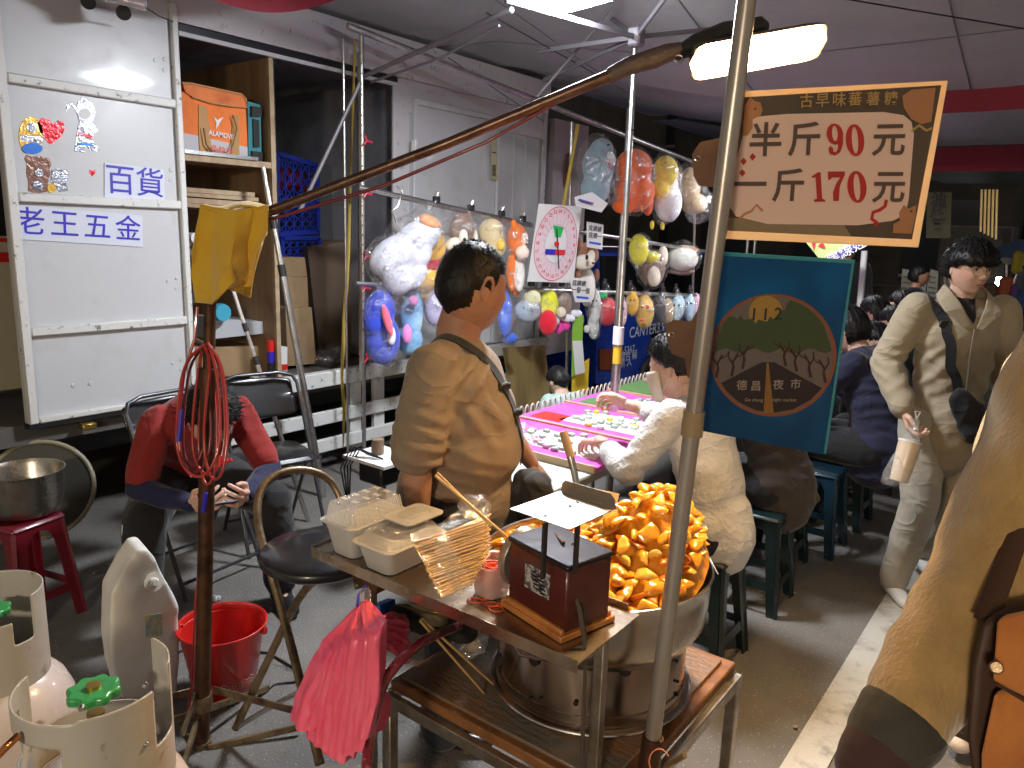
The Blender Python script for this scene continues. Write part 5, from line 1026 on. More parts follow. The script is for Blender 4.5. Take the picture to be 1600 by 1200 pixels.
def toy(label, cat, parts, film=None, off=.05, fk=0, vox=.012, name='bagged_toy', group='bagged soft toys on the rack', clip=None):
    c = RK(parts[0][2][0][0], parts[0][2][0][1], off); t = thing(name, label, cat, c, group=group)
    sc_ = 1.14 if 'small' in group else 1.05
    parts = [(pn, tuple(min(.92, q*1.25) for q in col), [(b_[0], b_[1], b_[2]*sc_, b_[3]*sc_, *b_[4:]) for b_ in bl]) for pn, col, bl in parts]
    if film and clip: film = film+[(clip[0]*.7+film[0][0]*.3, clip[1]*.75+film[0][1]*.25, 7, 14), (clip[0], clip[1]+4, 4, 9)]
    for k, (pn, col, bl) in enumerate(parts): blob(bl, off+.0, vox).build(pn, fz(col), t, 180)
    if film:
        mb = blob(film, off, .016, 2, 1.0); lump(mb, .030, 9, len(label)); lump(mb, .008, 40, 3); mb.build('film_bag', FILM[fk], t, 180)
    if clip:
        p = RK(clip[0], clip[1], .05); MB().box(p, (.05, .03, .045), (rd, rn, V(0, 0, 1)), .006).build('clip', BLACKP, t)
        MB().tube([p+V(0, 0, .01), p+V(0, 0, .05)+rd*.015, p+V(0, 0, .055)-rd*.01, p+V(0, 0, .01)-rd*.01], .004, 6).build('clip_lever', STEEL, t)
    return t
W_ = (.66, .66, .72); GD = (.72, .42, .06); OR_ = (.75, .17, .02); BR = (.20, .12, .085); CRE = (.66, .60, .50); TNN = (.48, .36, .20)
toy('big pale lilac plush in a cloudy bag at the left end of the rack', 'soft toy', [('body', (.62, .63, .74), [(652, 372, 38, 25, -25), (615, 398, 42, 26, -35), (640, 392, 34, 30), (622, 428, 26, 32), (640, 420, 26, 32)])], [(648, 370, 52, 38, -20), (612, 410, 42, 44), (632, 450, 40, 44)], fk=1, off=.10, clip=(682, 312))
toy('golden plush with orange mouth in a plain dark red shirt', 'soft toy', [('body', GD, [(668, 385, 28, 28), (660, 435, 26, 20), (648, 428, 12, 14), (686, 428, 12, 14), (668, 462, 20, 8)]), ('shirt', (.42, .02, .04), [(664, 408, 25, 19)]), ('mouth', (.85, .22, .02), [(670, 345, 16, 9, 25, .16), (676, 350, 14, 6, 10, .17)])], [(668, 360, 36, 44), (662, 420, 32, 50)], off=.02)
toy('grey brown and white plush head with pointed ear', 'soft toy', [('head', BR, [(722, 360, 20, 26), (732, 336, 5, 9)]), ('muzzle', CRE, [(712, 384, 16, 13, 0, .05), (724, 370, 7, 12, 0, .10), (741, 370, 6, 12, 0, .06)]), ('eyes', (.01, .01, .01), [(726, 375, 3.2, 5, 0, .15), (740, 375, 2.5, 4.5, 0, .12)])], [(722, 365, 26, 40)], clip=(736, 325), vox=.009)
toy('pale tan plush with a yellow cheek above the vendor', 'soft toy', [('head', (.60, .48, .26), [(768, 364, 20, 22), (770, 385, 20, 20)]), ('cheek', (.80, .50, .06), [(782, 382, 7, 10, 0, .08)])], [(770, 370, 25, 34)], clip=(784, 334))
toy('orange and white plush with long pale belly', 'soft toy', [('body', OR_, [(808, 374, 16, 24), (802, 350, 5, 8), (800, 425, 9, 30), (806, 455, 7, 8)]), ('muzzle', (.75, .60, .50), [(816, 395, 11, 11, 0, .08), (820, 372, 6, 10, 0, .07)]), ('belly', (.72, .70, .66), [(811, 428, 9, 28, 0, .04)])], [(808, 385, 19, 44), (808, 430, 18, 36)], clip=(817, 342))
toy('brown and white plush with black nose beside the round dial sheet', 'soft toy', [('head', (.27, .12, .07), [(915, 398, 20, 18), (905, 380, 5, 9)]), ('face', CRE, [(912, 410, 17, 12, 0, .06), (924, 400, 6, 10, 0, .09)]), ('body', (.68, .66, .62), [(917, 448, 13, 30)]), ('nose', (.01, .01, .01), [(927, 411, 3, 2.5, 0, .17), (917, 402, 3, 5, 0, .17)]), ('paws', (.27, .12, .07), [(902, 428, 5, 10), (932, 430, 5, 10)])], None, vox=.008, off=.06)
toy('grey blue toothy plush, top left of the hanging bags', 'soft toy', [('body', (.20, .30, .35), [(935, 260, 24, 34), (940, 235, 18, 18), (930, 295, 22, 24)]), ('belly', (.65, .64, .66), [(950, 250, 12, 14, 0, .06)]), ('teeth', (.6, .03, .05), [(948, 253, 15, 2, 35, .16), (955, 262, 8, 2, 20, .16)]), ('eye', (.02, .02, .02), [(951, 226, 4, 3, 0, .14)])], [(932, 262, 34, 52), (935, 300, 30, 28)], off=.22, clip=None)
toy('bright orange plush with two long limbs, second hanging bag', 'soft toy', [('body', (.88, .12, .015), [(990, 262, 28, 28), (992, 300, 30, 30), (975, 322, 18, 12), (1012, 315, 9, 22)]), ('seam', (.75, .4, .15), [(1003, 322, 2, 14, 0, .10)])], [(990, 280, 35, 50), (988, 315, 34, 22)], off=.22)
toy('yellow topped white plush with two little yellow legs', 'soft toy', [('top', (.85, .58, .08), [(1040, 268, 19, 24), (1032, 294, 14, 16)]), ('base', (.70, .70, .76), [(1044, 316, 21, 30), (1050, 290, 10, 18)]), ('legs', (.85, .55, .05), [(1019, 352, 4, 8), (1035, 353, 4, 8)])], [(1040, 295, 26, 60)], off=.22)
toy('tan plush in a wrinkled clear bag beside the bracket', 'soft toy', [('body', TNN, [(1078, 290, 16, 28), (1085, 318, 20, 16)])], [(1080, 290, 24, 36), (1092, 322, 26, 26)], fk=1, off=.22)
toy('bright yellow plush, left one under the upper bar', 'soft toy', [('body', (.85, .68, .03), [(998, 390, 15, 24), (1018, 402, 14, 9)])], [(1000, 392, 20, 30), (1018, 404, 18, 14)], off=.07, clip=None)
toy('grey and cream plush hanging behind the yellow one', 'soft toy', [('body', BR, [(1018, 420, 20, 28)]), ('belly', CRE, [(1022, 432, 10, 16, 0, .08), (1036, 400, 8, 16, 0, .02)])], [(1018, 420, 24, 34)], off=.02)
toy('cream and brown loaf shaped plush under the upper bar', 'soft toy', [('body', (.60, .62, .56), [(1066, 405, 24, 18)]), ('back', (.36, .22, .12), [(1068, 392, 23, 9, 0, -.03), (1064, 424, 22, 5, 0, -.03)])], [(1066, 403, 29, 28)], off=.06, clip=None)
low = [('royal blue printed plush pillow, first bag of the lower row', [('body', (.03, .07, .62), [(592, 490, 22, 34, 10), (598, 530, 24, 36)]), ('print', (.7, .12, .2), [(605, 500, 6, 24, -15, .12)]), ('white_print', (.7, .65, .75), [(612, 525, 6, 14, 0, .12)])], [(593, 480, 26, 34), (598, 535, 30, 44)], (596, 441)),
       ('pale blue and pink plush pillow, second bag of the lower row', [('body', (.22, .45, .72), [(643, 490, 16, 34), (640, 530, 18, 22)]), ('print', (.68, .22, .5), [(646, 470, 7, 8, 0, .1), (636, 522, 7, 14, 0, .1)])], [(643, 500, 24, 48)], (648, 446)),
       ('lilac plush behind the vendor shoulder, lower row', [('body', (.55, .50, .72), [(680, 478, 16, 28)])], [(680, 480, 20, 34)], None),
       ('blue plush legs just right of the vendor face', [('body', (.03, .12, .66), [(789, 490, 10, 32), (795, 528, 12, 8)])], [(790, 495, 15, 42)], None),
       ('pale grey plush tucked with a cream one, lower row', [('body', (.42, .50, .60), [(824, 486, 18, 16, 15)]), ('cream_part', (.68, .66, .42), [(832, 466, 12, 12, 0, .02)])], [(826, 478, 24, 26)], (830, 443)),
       ('yellow and red plush packet of chips', [('chips', (.90, .75, .02), [(858, 476, 13, 22)]), ('packet', (.62, .01, .03), [(856, 504, 13, 18, 0, .05)])], [(857, 486, 18, 38)], (853, 443)),
       ('brown and white small plush beside the chip packet', [('body', (.25, .17, .13), [(882, 476, 10, 18)]), ('face', CRE, [(877, 488, 7, 8, 0, .06)])], [(880, 480, 14, 24)], (878, 443)),
       ('magenta and white small plush low on the rack', [('body', (.72, .05, .35), [(872, 512, 8, 9), (882, 508, 9, 9)]), ('white_part', W_, [(868, 502, 6, 6, 0, .04), (886, 497, 12, 6, 10, .04)])], None, None),
       ('navy blue small plush over a green tag', [('body', (.02, .05, .42), [(893, 506, 7, 9), (905, 500, 7, 9)]), ('white_part', W_, [(900, 490, 9, 6, 0, .04)])], None, None),
       ('long white plush with a pompom foot', [('body', (.66, .68, .64), [(929, 478, 9, 26), (927, 510, 8, 18), (917, 514, 5, 6)])], [(928, 490, 12, 40)], (932, 446)),
       ('shiny red strawberry plush behind the mast', [('berry', (.66, .02, .035), [(948, 487, 15, 20)]), ('leaf', (.05, .35, .12), [(943, 462, 6, 5, 0, .02)])], [(948, 487, 18, 26)], (945, 446)),
       ('pink and white slim plush right of the mast', [('body', (.72, .50, .55), [(972, 488, 7, 20)])], [(972, 488, 9, 24)], None),
       ('plain orange yellow ball plush', [('body', (.80, .42, .03), [(988, 474, 9, 17)])], [(988, 475, 12, 22)], (985, 448)),
       ('yellow patterned plush with orange dots', [('body', (.78, .48, .10), [(1007, 487, 13, 24)]), ('dots', (.7, .12, .05), [(1012, 480, 3, 4, 0, .09), (1003, 500, 4, 3, 0, .09)])], [(1007, 486, 16, 30)], (1010, 450)),
       ('dark grey and tan plush near the sign bracket', [('body', (.05, .05, .07), [(1030, 480, 9, 22)]), ('tan_part', TNN, [(1043, 486, 9, 18)])], [(1035, 482, 18, 28)], (1035, 452)),
       ('pale blue fish shaped plush', [('body', (.45, .64, .74), [(1057, 483, 11, 20, 15)])], [(1057, 483, 15, 26)], (1056, 453)),
       ('pale blue and pink plush at the right end of the lower row', [('body', (.42, .58, .72), [(1077, 480, 8, 20)]), ('pink_part', (.66, .45, .55), [(1088, 482, 7, 22)])], [(1080, 482, 14, 28)], (1078, 455))]
for lb, pr, fm, cl in low:
    if 'pillow' not in lb and 'chips' not in lb and 'magenta' not in lb: b_ = pr[0][2][0]; pr = pr+[('eyes', (.012, .012, .012), [(b_[0]-b_[2]*.3, b_[1]-b_[3]*.3, 1.8, 2.4, 0, .09), (b_[0]+b_[2]*.35, b_[1]-b_[3]*.3, 1.8, 2.4, 0, .09)])]
    toy(lb, 'soft toy', pr, fm, off=.05, vox=.009, clip=cl, group='small bagged toys on the lower bar', fk=len(lb) % 2)
# dial sheet and notes
def sheet(name, q, label, off=.16, cat='sheet', m=WHITEL): p = [RK(a, b, off) for a, b in q]; t = thing(name, label, cat, p[3]); MB().prism(p, rn*-.003).build('paper', m, t, 0); return t, p
dl, p = sheet('dial_sheet', [(842, 318), (909, 323), (896, 442), (824, 440)], 'white card with an oval wheel of red numbers one to twenty four'); 
def dq(u, v, o_=.002): return (p[0]*(1-u)+p[1]*u)*(1-v)+(p[3]*(1-u)+p[2]*u)*v+rn*o_
PKL = mat('pale_pink_print2', (.72, .52, .56), .6); PNC = mat('wheel_pink', (.75, .60, .64), .6)
def oval(name, r0, r1, m, o_): MB().add(np.array([dq(.5+.5*r0*math.cos(t)*.98, .5-.5*r0*math.sin(t), o_) for t in np.arange(48)*2*math.pi/48]+[dq(.5+.5*r1*math.cos(t)*.98, .5-.5*r1*math.sin(t), o_) for t in np.arange(48)*2*math.pi/48]), [(i, (i+1) % 48, 48+(i+1) % 48, 48+i) for i in range(48)]).build(name, m, dl, 0)
oval('wheel_band', .96, .5, PNC, .001); oval('wheel_outline', .97, .95, REDINK, .002); oval('inner_outline', .50, .49, mat('grey_ink', (.3, .3, .32), .6), .002)
dr_ = unit(p[1]-p[0]); du_ = unit(p[0]-p[3])
for k in range(24):
    a = math.pi/2-(k+1)*2*math.pi/24; c_ = dq(.5+.42*math.cos(a)*.98, .5-.42*math.sin(a), .003); text(str(k+1), .036, c_, dr_, du_, REDINK, dl, 'number', .01)
    a += math.pi/24; MB().bar(dq(.5+.25*math.cos(a), .5-.25*math.sin(a), .002), dq(.5+.38*math.cos(a), .5-.38*math.sin(a), .002), .0025, .0025).build('spoke', PKL, dl)
MB().prism([dq(.38, .26, .004), dq(.62, .28, .004), dq(.58, .41, .004), dq(.46, .41, .004)], rn*.002).build('green_tag', mat('green_ink', (.02, .45, .1), .5), dl, 0)
MB().prism([dq(.28, .57, .004), dq(.5, .57, .004), dq(.5, .64, .004), dq(.28, .64, .004)], rn*.002).build('dark_label', BLUEINK, dl, 0); MB().prism([dq(.5, .57, .004), dq(.72, .57, .004), dq(.72, .64, .004), dq(.5, .64, .004)], rn*.002).build('red_label', REDINK, dl, 0)
MB().bar(dq(.46, .30, .008), dq(.62, .82, .008), .008, .005).build('pointer', DARKM, dl); MB().cyl(dq(.5, .5, .004), dq(.5, .5, .015), .02).build('pointer_hub', REDP, dl)
def note(q, l1, l2, label, off=.18):
    t, p_ = sheet('note', q, label, off); r = unit(p_[1]-p_[0]); u = unit(p_[0]-p_[3]); h = np.linalg.norm(p_[0]-p_[3]); w = np.linalg.norm(p_[1]-p_[0])
    c_ = sum(p_)/4+rn*.002; text(l1, w*.26, c_+u*h*.26, r, u, BLACKI, t, bold=.01); 
    if l2: text(l2, w*.26, c_-u*h*.02, r, u, BLACKI, t, bold=.01)
    MB().box(c_-u*h*.30, (w*.7, h*.09, .001), (r, u, rn)).build('blue_line', mat('bright_blue_ink', (.02, .12, .62), .5), t)
note([(917, 346), (943, 351), (941, 390), (917, 386)], '底標標', '底標一', 'small white handwritten note with blue line, upper right of the dial card'); note([(889, 433), (916, 436), (924, 472), (899, 472)], '底標標', '一發一個', 'small white handwritten note with blue line, below the dial card')
sheet('paper_tag', [(895, 533), (910, 532), (914, 582), (899, 586)], 'narrow white tag hanging below the lower toy bar', .2); sheet('yellow_leaflet', [(894, 578), (921, 560), (918, 621), (893, 621)], 'mustard yellow leaflet below the narrow white tag', .1, m=YELLOWC)
sheet('green_card', [(895, 500), (912, 492), (908, 580), (893, 590)], 'bright green card behind the narrow tag', .12, m=mat('green_card_ink', (.25, .5, .05), .6))
tt, p_ = sheet('flyer', [(898, 308), (925, 300), (950, 318), (940, 332), (900, 322)], 'curled white flyer with purple print below the grey toothy plush', .35); MB().bar(RK(905, 312, .36), RK(925, 318, .36), .03, .01).build('purple_print', mat('purple_ink', (.12, .06, .4), .6), tt)
tag(MB().prism([PX(a, b, -3.97) for a, b in ((767, 212), (775, 214), (778, 282), (768, 280))], (.004, 0, 0)).build('paper_strip', mat('cream_paper', (.5, .45, .28), .6)), 'cream paper strip with black writing taped to the truck wall', 'paper strip')
text('一賣', .1, PX(773, 262, -3.962), V(0, 1, 0), V(0, 0, 1), BLACKI, None, bold=.01) if False else None
_ps = bpy.data.objects['paper_strip']; text('一', .09, PX(772, 240, -3.965), V(0, 1, 0), V(0, 0, 1), BLACKI, _ps, bold=.01, sx=.6); text('賣', .10, PX(772, 268, -3.965), V(0, 1, 0), V(0, 0, 1), BLACKI, _ps, bold=.01, sx=.6)
# leaning board, next truck, blue truck
tag(MB().prism([PL(a, b, (-3.5, 5, 0), unit((1, 0, .12))) for a, b in ((788, 544), (852, 539), (862, 640), (858, 668), (806, 668))], (-.02, 0, 0)).build('plywood_sheet', mat('yellowish_plywood', (.34, .25, .10), .55, var=(4, .5, (.22, .15, .06)), bump=(20, .1), stretch=(1, 1, .15))), 'weathered plywood sheet leaning against the white truck', 'board')
t = thing('grey_truck', 'lilac grey box truck behind, seen past the corner of the white truck', 'truck', (-4.6, 6.2, 0))
ya, yb = PX(858, 300, -4.05)[1], PX(915, 300, -4.05)[1]; MB().bx(-6, -4.05, ya+.05, yb, .5, 2.66).build('cargo_box', mat('lilac_paint', (.42, .37, .40), .4), t); MB().lathe([(0, 0), (.07, 0), (.07, .01), (0, .01)], PX(886, 268, -4.04), 24, sx=.9, ax=((0, 1, 0), (0, 0, 2.4), (1, 0, 0))).build('brown_sticker', BRNF, t)
bt = thing('blue_truck', 'royal blue truck cab with white lettering beyond the toy rack', 'truck', (-4.4, 8.5, 0)); xb = -3.95
BLT = mat('blue_truck_paint', (.015, .06, .42), .25, coat=.6, var=(3, .3, (.01, .035, .28)))
def bp(l): return [PX(a, b, xb) for a, b in l]
MB().prism(bp([(935, 395), (1100, 395), (1100, 532), (1062, 533), (1040, 536), (1020, 550), (1005, 575), (997, 606), (930, 606)]), (-1.6, 0, 0)).build('cab_side', BLT, bt)
MB().prism([q+V(.006, 0, 0) for q in bp([(937, 400), (1098, 400), (1098, 470), (937, 478)])], (.004, 0, 0)).build('side_window', mat('black_glass', (.01, .01, .012), .1), bt); MB().prism([q+V(.006, 0, 0) for q in bp([(934, 545), (958, 545), (958, 577), (934, 577)])], (.02, 0, 0)).build('indicator', mat('dark_amber', (.25, .06, .02), .3), bt)
MB().tube([q+V(.02, 0, 0) for q in bp([(997, 606), (1003, 575), (1019, 550), (1040, 536), (1062, 533)])], .05, 8).build('wheel_arch', BLACKP, bt)
wc = PX(1034, 592, xb); wc = V(xb-.12, wc[1], .42); ax_ = ((0, 0, 1), (0, 1, 0), (1, 0, 0))
MB().lathe([(.20, -.12), (.38, -.12), (.42, -.07), (.42, .07), (.38, .12), (.22, .12), (.20, .06)], wc, 40, ax=ax_).build('tyre', BLACKP, bt); MB().lathe([(0, .02), (.12, .03), (.20, .06), (.21, .1)], wc, 32, ax=ax_).build('rim', mat('dusty_rim', (.06, .06, .06), .6), bt)
MB().bx(-5.6, xb-.05, 6.9, 11, .3, .6).build('chassis', BLACKP, bt); MB().prism([q for q in bp([(925, 598), (1000, 600), (1000, 612), (925, 612)])], (.1, 0, 0)).build('bumper', BLACKP, bt)
WT = mat('white_letter_paint', (.7, .72, .78), .5)
text('CANTER3.5', .17, PX(1012, 516, xb+.006), (0, 1, 0), (0, 0, 1), WT, bt, bold=.004); 
for s_, py in (('52-5367', 548), ('管理台 輛', 558), ('黑 人', 567)): text(s_, .12, PX(978, py, xb+.006), (0, 1, 0), (0, 0, 1), WT, bt)
# =============== game table ===============
TZ = .72; TXL, TXR, TY0, TY1 = -2.22, -1.47, 2.15, 7.2
tb_ = thing('game_table', 'long white table with pink game boards in front of the toy rack', 'table', ((TXL+TXR)/2, 4.5, 0))
MB().bx(TXL, TXR, TY0, TY1, TZ-.03, TZ, .004).build('tabletop', mat('white_laminate', (.62, .64, .62), .25, var=(4, .2, (.48, .49, .46)), coat=.3), tb_); MB().bx(TXL, TXR+.003, TY0-.004, TY1, TZ-.034, TZ-.008).build('edge_trim', mat('table_edge', (.25, .23, .2), .5), tb_)
for x in (TXL+.05, TXR-.08):
    for y in (2.3, 3.7, 5.2, 7.0): MB().cyl((x, y, 0), (x, y, TZ-.03), .014).build('leg', ALU, tb_)
MAG = mat('magenta_board', (.60, .11, .46), .5, var=(8, .2, (.55, .06, .42))); WST = mat('wood_strip', (.52, .36, .20), .6); SGR = mat('sheet_green', (.10, .22, .07), .5)
y = 2.50; ys = []
k = 0
while y < 6.6:
    b = tag(MB().bx(TXL+.01, TXR+.01, y, y+.455, TZ+.001, TZ+.022, .002).build('game_board', MAG), ['magenta game board nearest the white tabletop end', 'second magenta game board from the near end', 'third magenta game board from the near end', 'magenta board beside the green sheet', 'fifth magenta game board from the near end', 'sixth magenta board from the near end', 'seventh magenta board, almost hidden by the masked woman', 'eighth magenta board from the near end', 'farthest magenta game board on the table'][k], 'game board', 'magenta game boards'); ys.append(y)
    for (x0, x1, ya_, yb_) in ((TXL+.01, TXR+.012, y-.006, y+.006), (TXL+.01, TXR+.012, y+.449, y+.4555), ): MB().bx(x0, x1, ya_, yb_, TZ+.002, TZ+.032).build('wood_strip', WST, b)
    y += .463; k += 1
rk = random.Random(12); TILE = [mat('tile_white', (.66, .70, .62), .25, coat=.4), mat('tile_yellow', (.80, .60, .05), .3, coat=.3), mat('tile_grey_green', (.42, .50, .42), .3, coat=.3), mat('tile_pink', (.75, .45, .55), .3)]
for k, yb_ in enumerate(ys[:5]):
    px_ = [(-2.0, -1.62)][0]
    MB().prism([V(-2.02, yb_+.10, TZ+.0225), V(-1.52, yb_+.10, TZ+.0225), V(-1.58, yb_+.36, TZ+.0225), V(-1.95, yb_+.36, TZ+.0225)], (0, 0, .002)).build('white_sheet', WHITEL, bpy.data.objects['game_board' if k == 0 else 'game_board.%03d' % k], 0)
    MB().prism([V(-2.16, yb_+.06, TZ+.0225), V(-1.98, yb_+.06, TZ+.0225), V(-2.0, yb_+.2, TZ+.0225), V(-2.16, yb_+.2, TZ+.0225)], (0, 0, .002)).build('coloured_sheet', [mat('sheet_violet', (.35, .25, .65), .5), REDP, SGR, REDP, SGR][k], bpy.data.objects['game_board' if k == 0 else 'game_board.%03d' % k], 0)
    used = []
    for j in range(26 if k < 3 else 10):
        for _ in range(30):
            x = rk.uniform(-2.0, -1.54); y_ = yb_+rk.uniform(.08, .38); 
            if all(abs(x-q[0]) > .034 or abs(y_-q[1]) > .028 for q in used): break
        used.append((x, y_)); c_ = rk.choice([0, 0, 2, 1 if k == 1 else 0, 3 if k == 0 else 2]); a = rk.uniform(-.2, .2)
        lb = ['small glossy white tile lying on a magenta game board', 'small yellow tile lying on a magenta game board', 'small grey green tile lying on a magenta game board', 'small pink tile lying on a magenta game board'][c_]
        tag(MB().box((x, y_, TZ+.032), (.030, .024, .016), ((math.cos(a), math.sin(a), 0), (-math.sin(a), math.cos(a), 0), (0, 0, 1)), .003).build('game_tile', TILE[c_]), lb, 'tile', 'game tiles on the magenta boards')
gs = tag(MB().bx(-2.2, -1.9, 3.92, 4.28, TZ+.024, TZ+.03).build('green_sheet', SGR), 'green card lying on the table by the mast', 'card')
fe = thing('picket_edging', 'row of little pale picket arches along the back edge of the table', 'edging', (TXL-.01, 4, TZ))
PKT = mat('picket_white', (.62, .58, .50), .5)
mbp = MB().tube([(TXL-.012, 2.95+.018*math.cos(t)-.0, TZ+.01+.045*math.sin(t)) for t in np.linspace(0, math.pi, 9)], .004, 6)
p0 = mbp.build('picket_arch', PKT, fe)
for k in range(1, 84): o = p0.copy(); COL.objects.link(o); o.parent = fe; o.location = (0, k*.05-.0, 0)
wrp = Soup().ell(G(815, 672, TZ+.03), (.06, .05, .03)).ell(G(825, 690, TZ+.02), (.07, .05, .02)); mb = wrp.fuse(.007, 1); lump(mb, .03, 24, 2); tag(mb.build('plastic_wrap', bagmat('pink_film', dens=.45, tint=(.9, .75, .8), crink=20, streak=.8), None, 180), 'crumpled pinkish clear plastic on the near corner of the first board', 'plastic bag')
# small stand with cables under the rack
eq = thing('battery_box', 'dark battery box with cables on a small stand beside the vendor', 'box', G(600, 760)); c_ = D(597, 735, 3.6); MB().box(c_, (.16, .16, .10), bev=.01).build('box', BLACKP, eq); MB().bx(c_[0]-.14, c_[0]+.14, c_[1]-.12, c_[1]+.12, c_[2]+.06, c_[2]+.075).build('board', WHITEL, eq)
for i in range(4): MB().tube([c_+V(.02*i, -.05, .08), c_+V(.02*i-.1, -.1, .12), c_+V(-.12, -.15+.02*i, .02), c_+V(-.1, -.12, -.2)], .004, 6).build('cable', BLACKP, eq)
MB().cyl(c_+V(0, 0, -.05), (c_[0], c_[1], 0), .02).build('stand_post', DARKM, eq); MB().cyl(c_+V(-.03, 0, .08), c_+V(-.03, 0, .15), .03).build('round_clock', mat('old_brown', (.2, .13, .08), .5), eq)
# =============== stools, folding chairs, pot ===============
def stool(name, m, label, grp, holes=True):
    """square moulded stool: hollow tapered legs joined by aprons and low stretchers"""
    t = thing(name, label, 'stool', (0, 0, 0), group=grp); H_ = .45; a = .105; b = .145
    o = MB().box((0, 0, H_-.012), (2*a+.02, 2*a+.02, .024), bev=.01).build('seat', m, t); q = o.modifiers.new('b', 'BEVEL'); q.width = .012; q.segments = 2
    MB().cyl((0, 0, H_-.001), (0, 0, H_+.001), .018, seg=16).build('seat_hole', HOLE, t)
    for sx in (-1, 1):
        for sy in (-1, 1):
            mb = MB()
            for (dx, dy) in ((1, 0), (0, 1)):
                w0, w1 = .058, .042; tp = V(sx*a, sy*a, H_-.02); bt_ = V(sx*b, sy*b, 0); e = V(-sx*dx, -sy*dy, 0); n_ = V(-sx*(1-dx), -sy*(1-dy), 0)*.006
                mb.prism([tp, tp+e*w0, bt_+e*w1, bt_], n_)
            mb.bar(V(sx*(a-.004), sy*(a-.004), H_-.02), V(sx*(b-.004), sy*(b-.004), 0), .016).build('leg', m, t)
    for k in range(4):
        c, s_ = [(1, 0), (0, 1), (-1, 0), (0, -1)][k]; rt = lambda x, y, z: V(x*c-y*s_, x*s_+y*c, z)
        pts = [rt(-a+.004, -a, H_-.02), rt(a-.004, -a, H_-.02), rt(a-.0, -a-.004, H_-.06)]+[rt(.05*math.cos(w), -a-.006, H_-.085+.045*math.sin(w)) for w in np.linspace(0, math.pi, 9)]+[rt(-a+.0, -a-.004, H_-.06)]
        MB().prism(pts, rt(0, .006, 0)).build('apron', m, t); y_ = -(a+(b-a)*.72); MB().prism([rt(-.125, y_+.007, .15), rt(.125, y_+.007, .15), rt(.13, y_-.0, .115), rt(-.13, y_-.0, .115)], rt(0, .006, 0)).build('stretcher', m, t)
    return t
GST = mat('dark_green_plastic', (.004, .014, .015), .32, coat=.3, bump=(20, .05)); MST = mat('maroon_plastic', (.16, .008, .02), .28, coat=.4, bump=(20, .05)); BST = mat('dark_blue_plastic', (.006, .026, .045), .25, coat=.5)
st = stool('plastic_stool', GST, 'dark green plastic stool under the woman in white', 'dark plastic stools along the game table'); 
SG = 'dark plastic stools along the game table'
spots = [(-1.05, 2.72, .0, 'dark green plastic stool under the woman in white'), (-1.05, 3.33, .05, 'dark green plastic stool under the person in the brown jacket'), (-1.12, 3.78, .0, 'dark green plastic stool half hidden behind the brown jacket stool'), (-1.02, 4.17, 0, 'empty looking dark blue plastic stool, glossy top in view'), (-1.0, 4.68, 0, 'dark green plastic stool under the person in navy'), (-1.0, 5.55, 0, 'dark green plastic stool nearest the walking man'), (-1.05, 6.2, 0, 'farthest dark green plastic stool along the table')]
for i, (x, y, a, lb) in enumerate(spots):
    o = st if i == 0 else dup(st, label=lb); o.location = (x, y, 0); o.rotation_euler = (0, 0, a)
    if i == 3:
        for c_ in kids(o):
            if c_.name.split('.')[0] not in ('seat_hole',): c_.data = c_.data.copy(); c_.data.materials.clear(); c_.data.materials.append(BST)
ms = stool('plastic_stool', MST, 'glossy maroon plastic stool at the left edge under the steel pot', None); MC = G(62, 955); MC = V(-3.33, 1.12, 0); ms.location = tuple(MC); ms.rotation_euler = (0, 0, .25)
pot = thing('steel_pot', 'dented stainless pot standing on the maroon stool', 'pot', MC+V(0, 0, .452)); pc_ = G(42, 800, .455)
MB().vessel([(.10, .455), (.118, .462), (.135, .50), (.142, .62), (.150, .635), (.152, .64)], (pc_[0], pc_[1], 0), 48).build('pot', mat('dull_pot', (.50, .46, .40), .28, 1, var=(8, .4, (.3, .27, .22)), bump=(5, .1)), pot)
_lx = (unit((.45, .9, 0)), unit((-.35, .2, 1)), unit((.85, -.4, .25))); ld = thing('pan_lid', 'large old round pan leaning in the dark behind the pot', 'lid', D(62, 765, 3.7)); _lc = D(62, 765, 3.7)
MB().lathe([(0, 0), (.20, 0), (.23, .03)], _lc, 48, ax=_lx).build('pan_face', mat('old_lid', (.06, .055, .045), .5, .6), ld); MB().tube([_lc+_lx[0]*.235*math.cos(t)+_lx[1]*.235*math.sin(t)+_lx[2]*.03 for t in np.arange(48)*2*math.pi/48], .011, 8, closed=True).build('pan_rim', mat('cream_enamel', (.30, .27, .18), .4), ld)
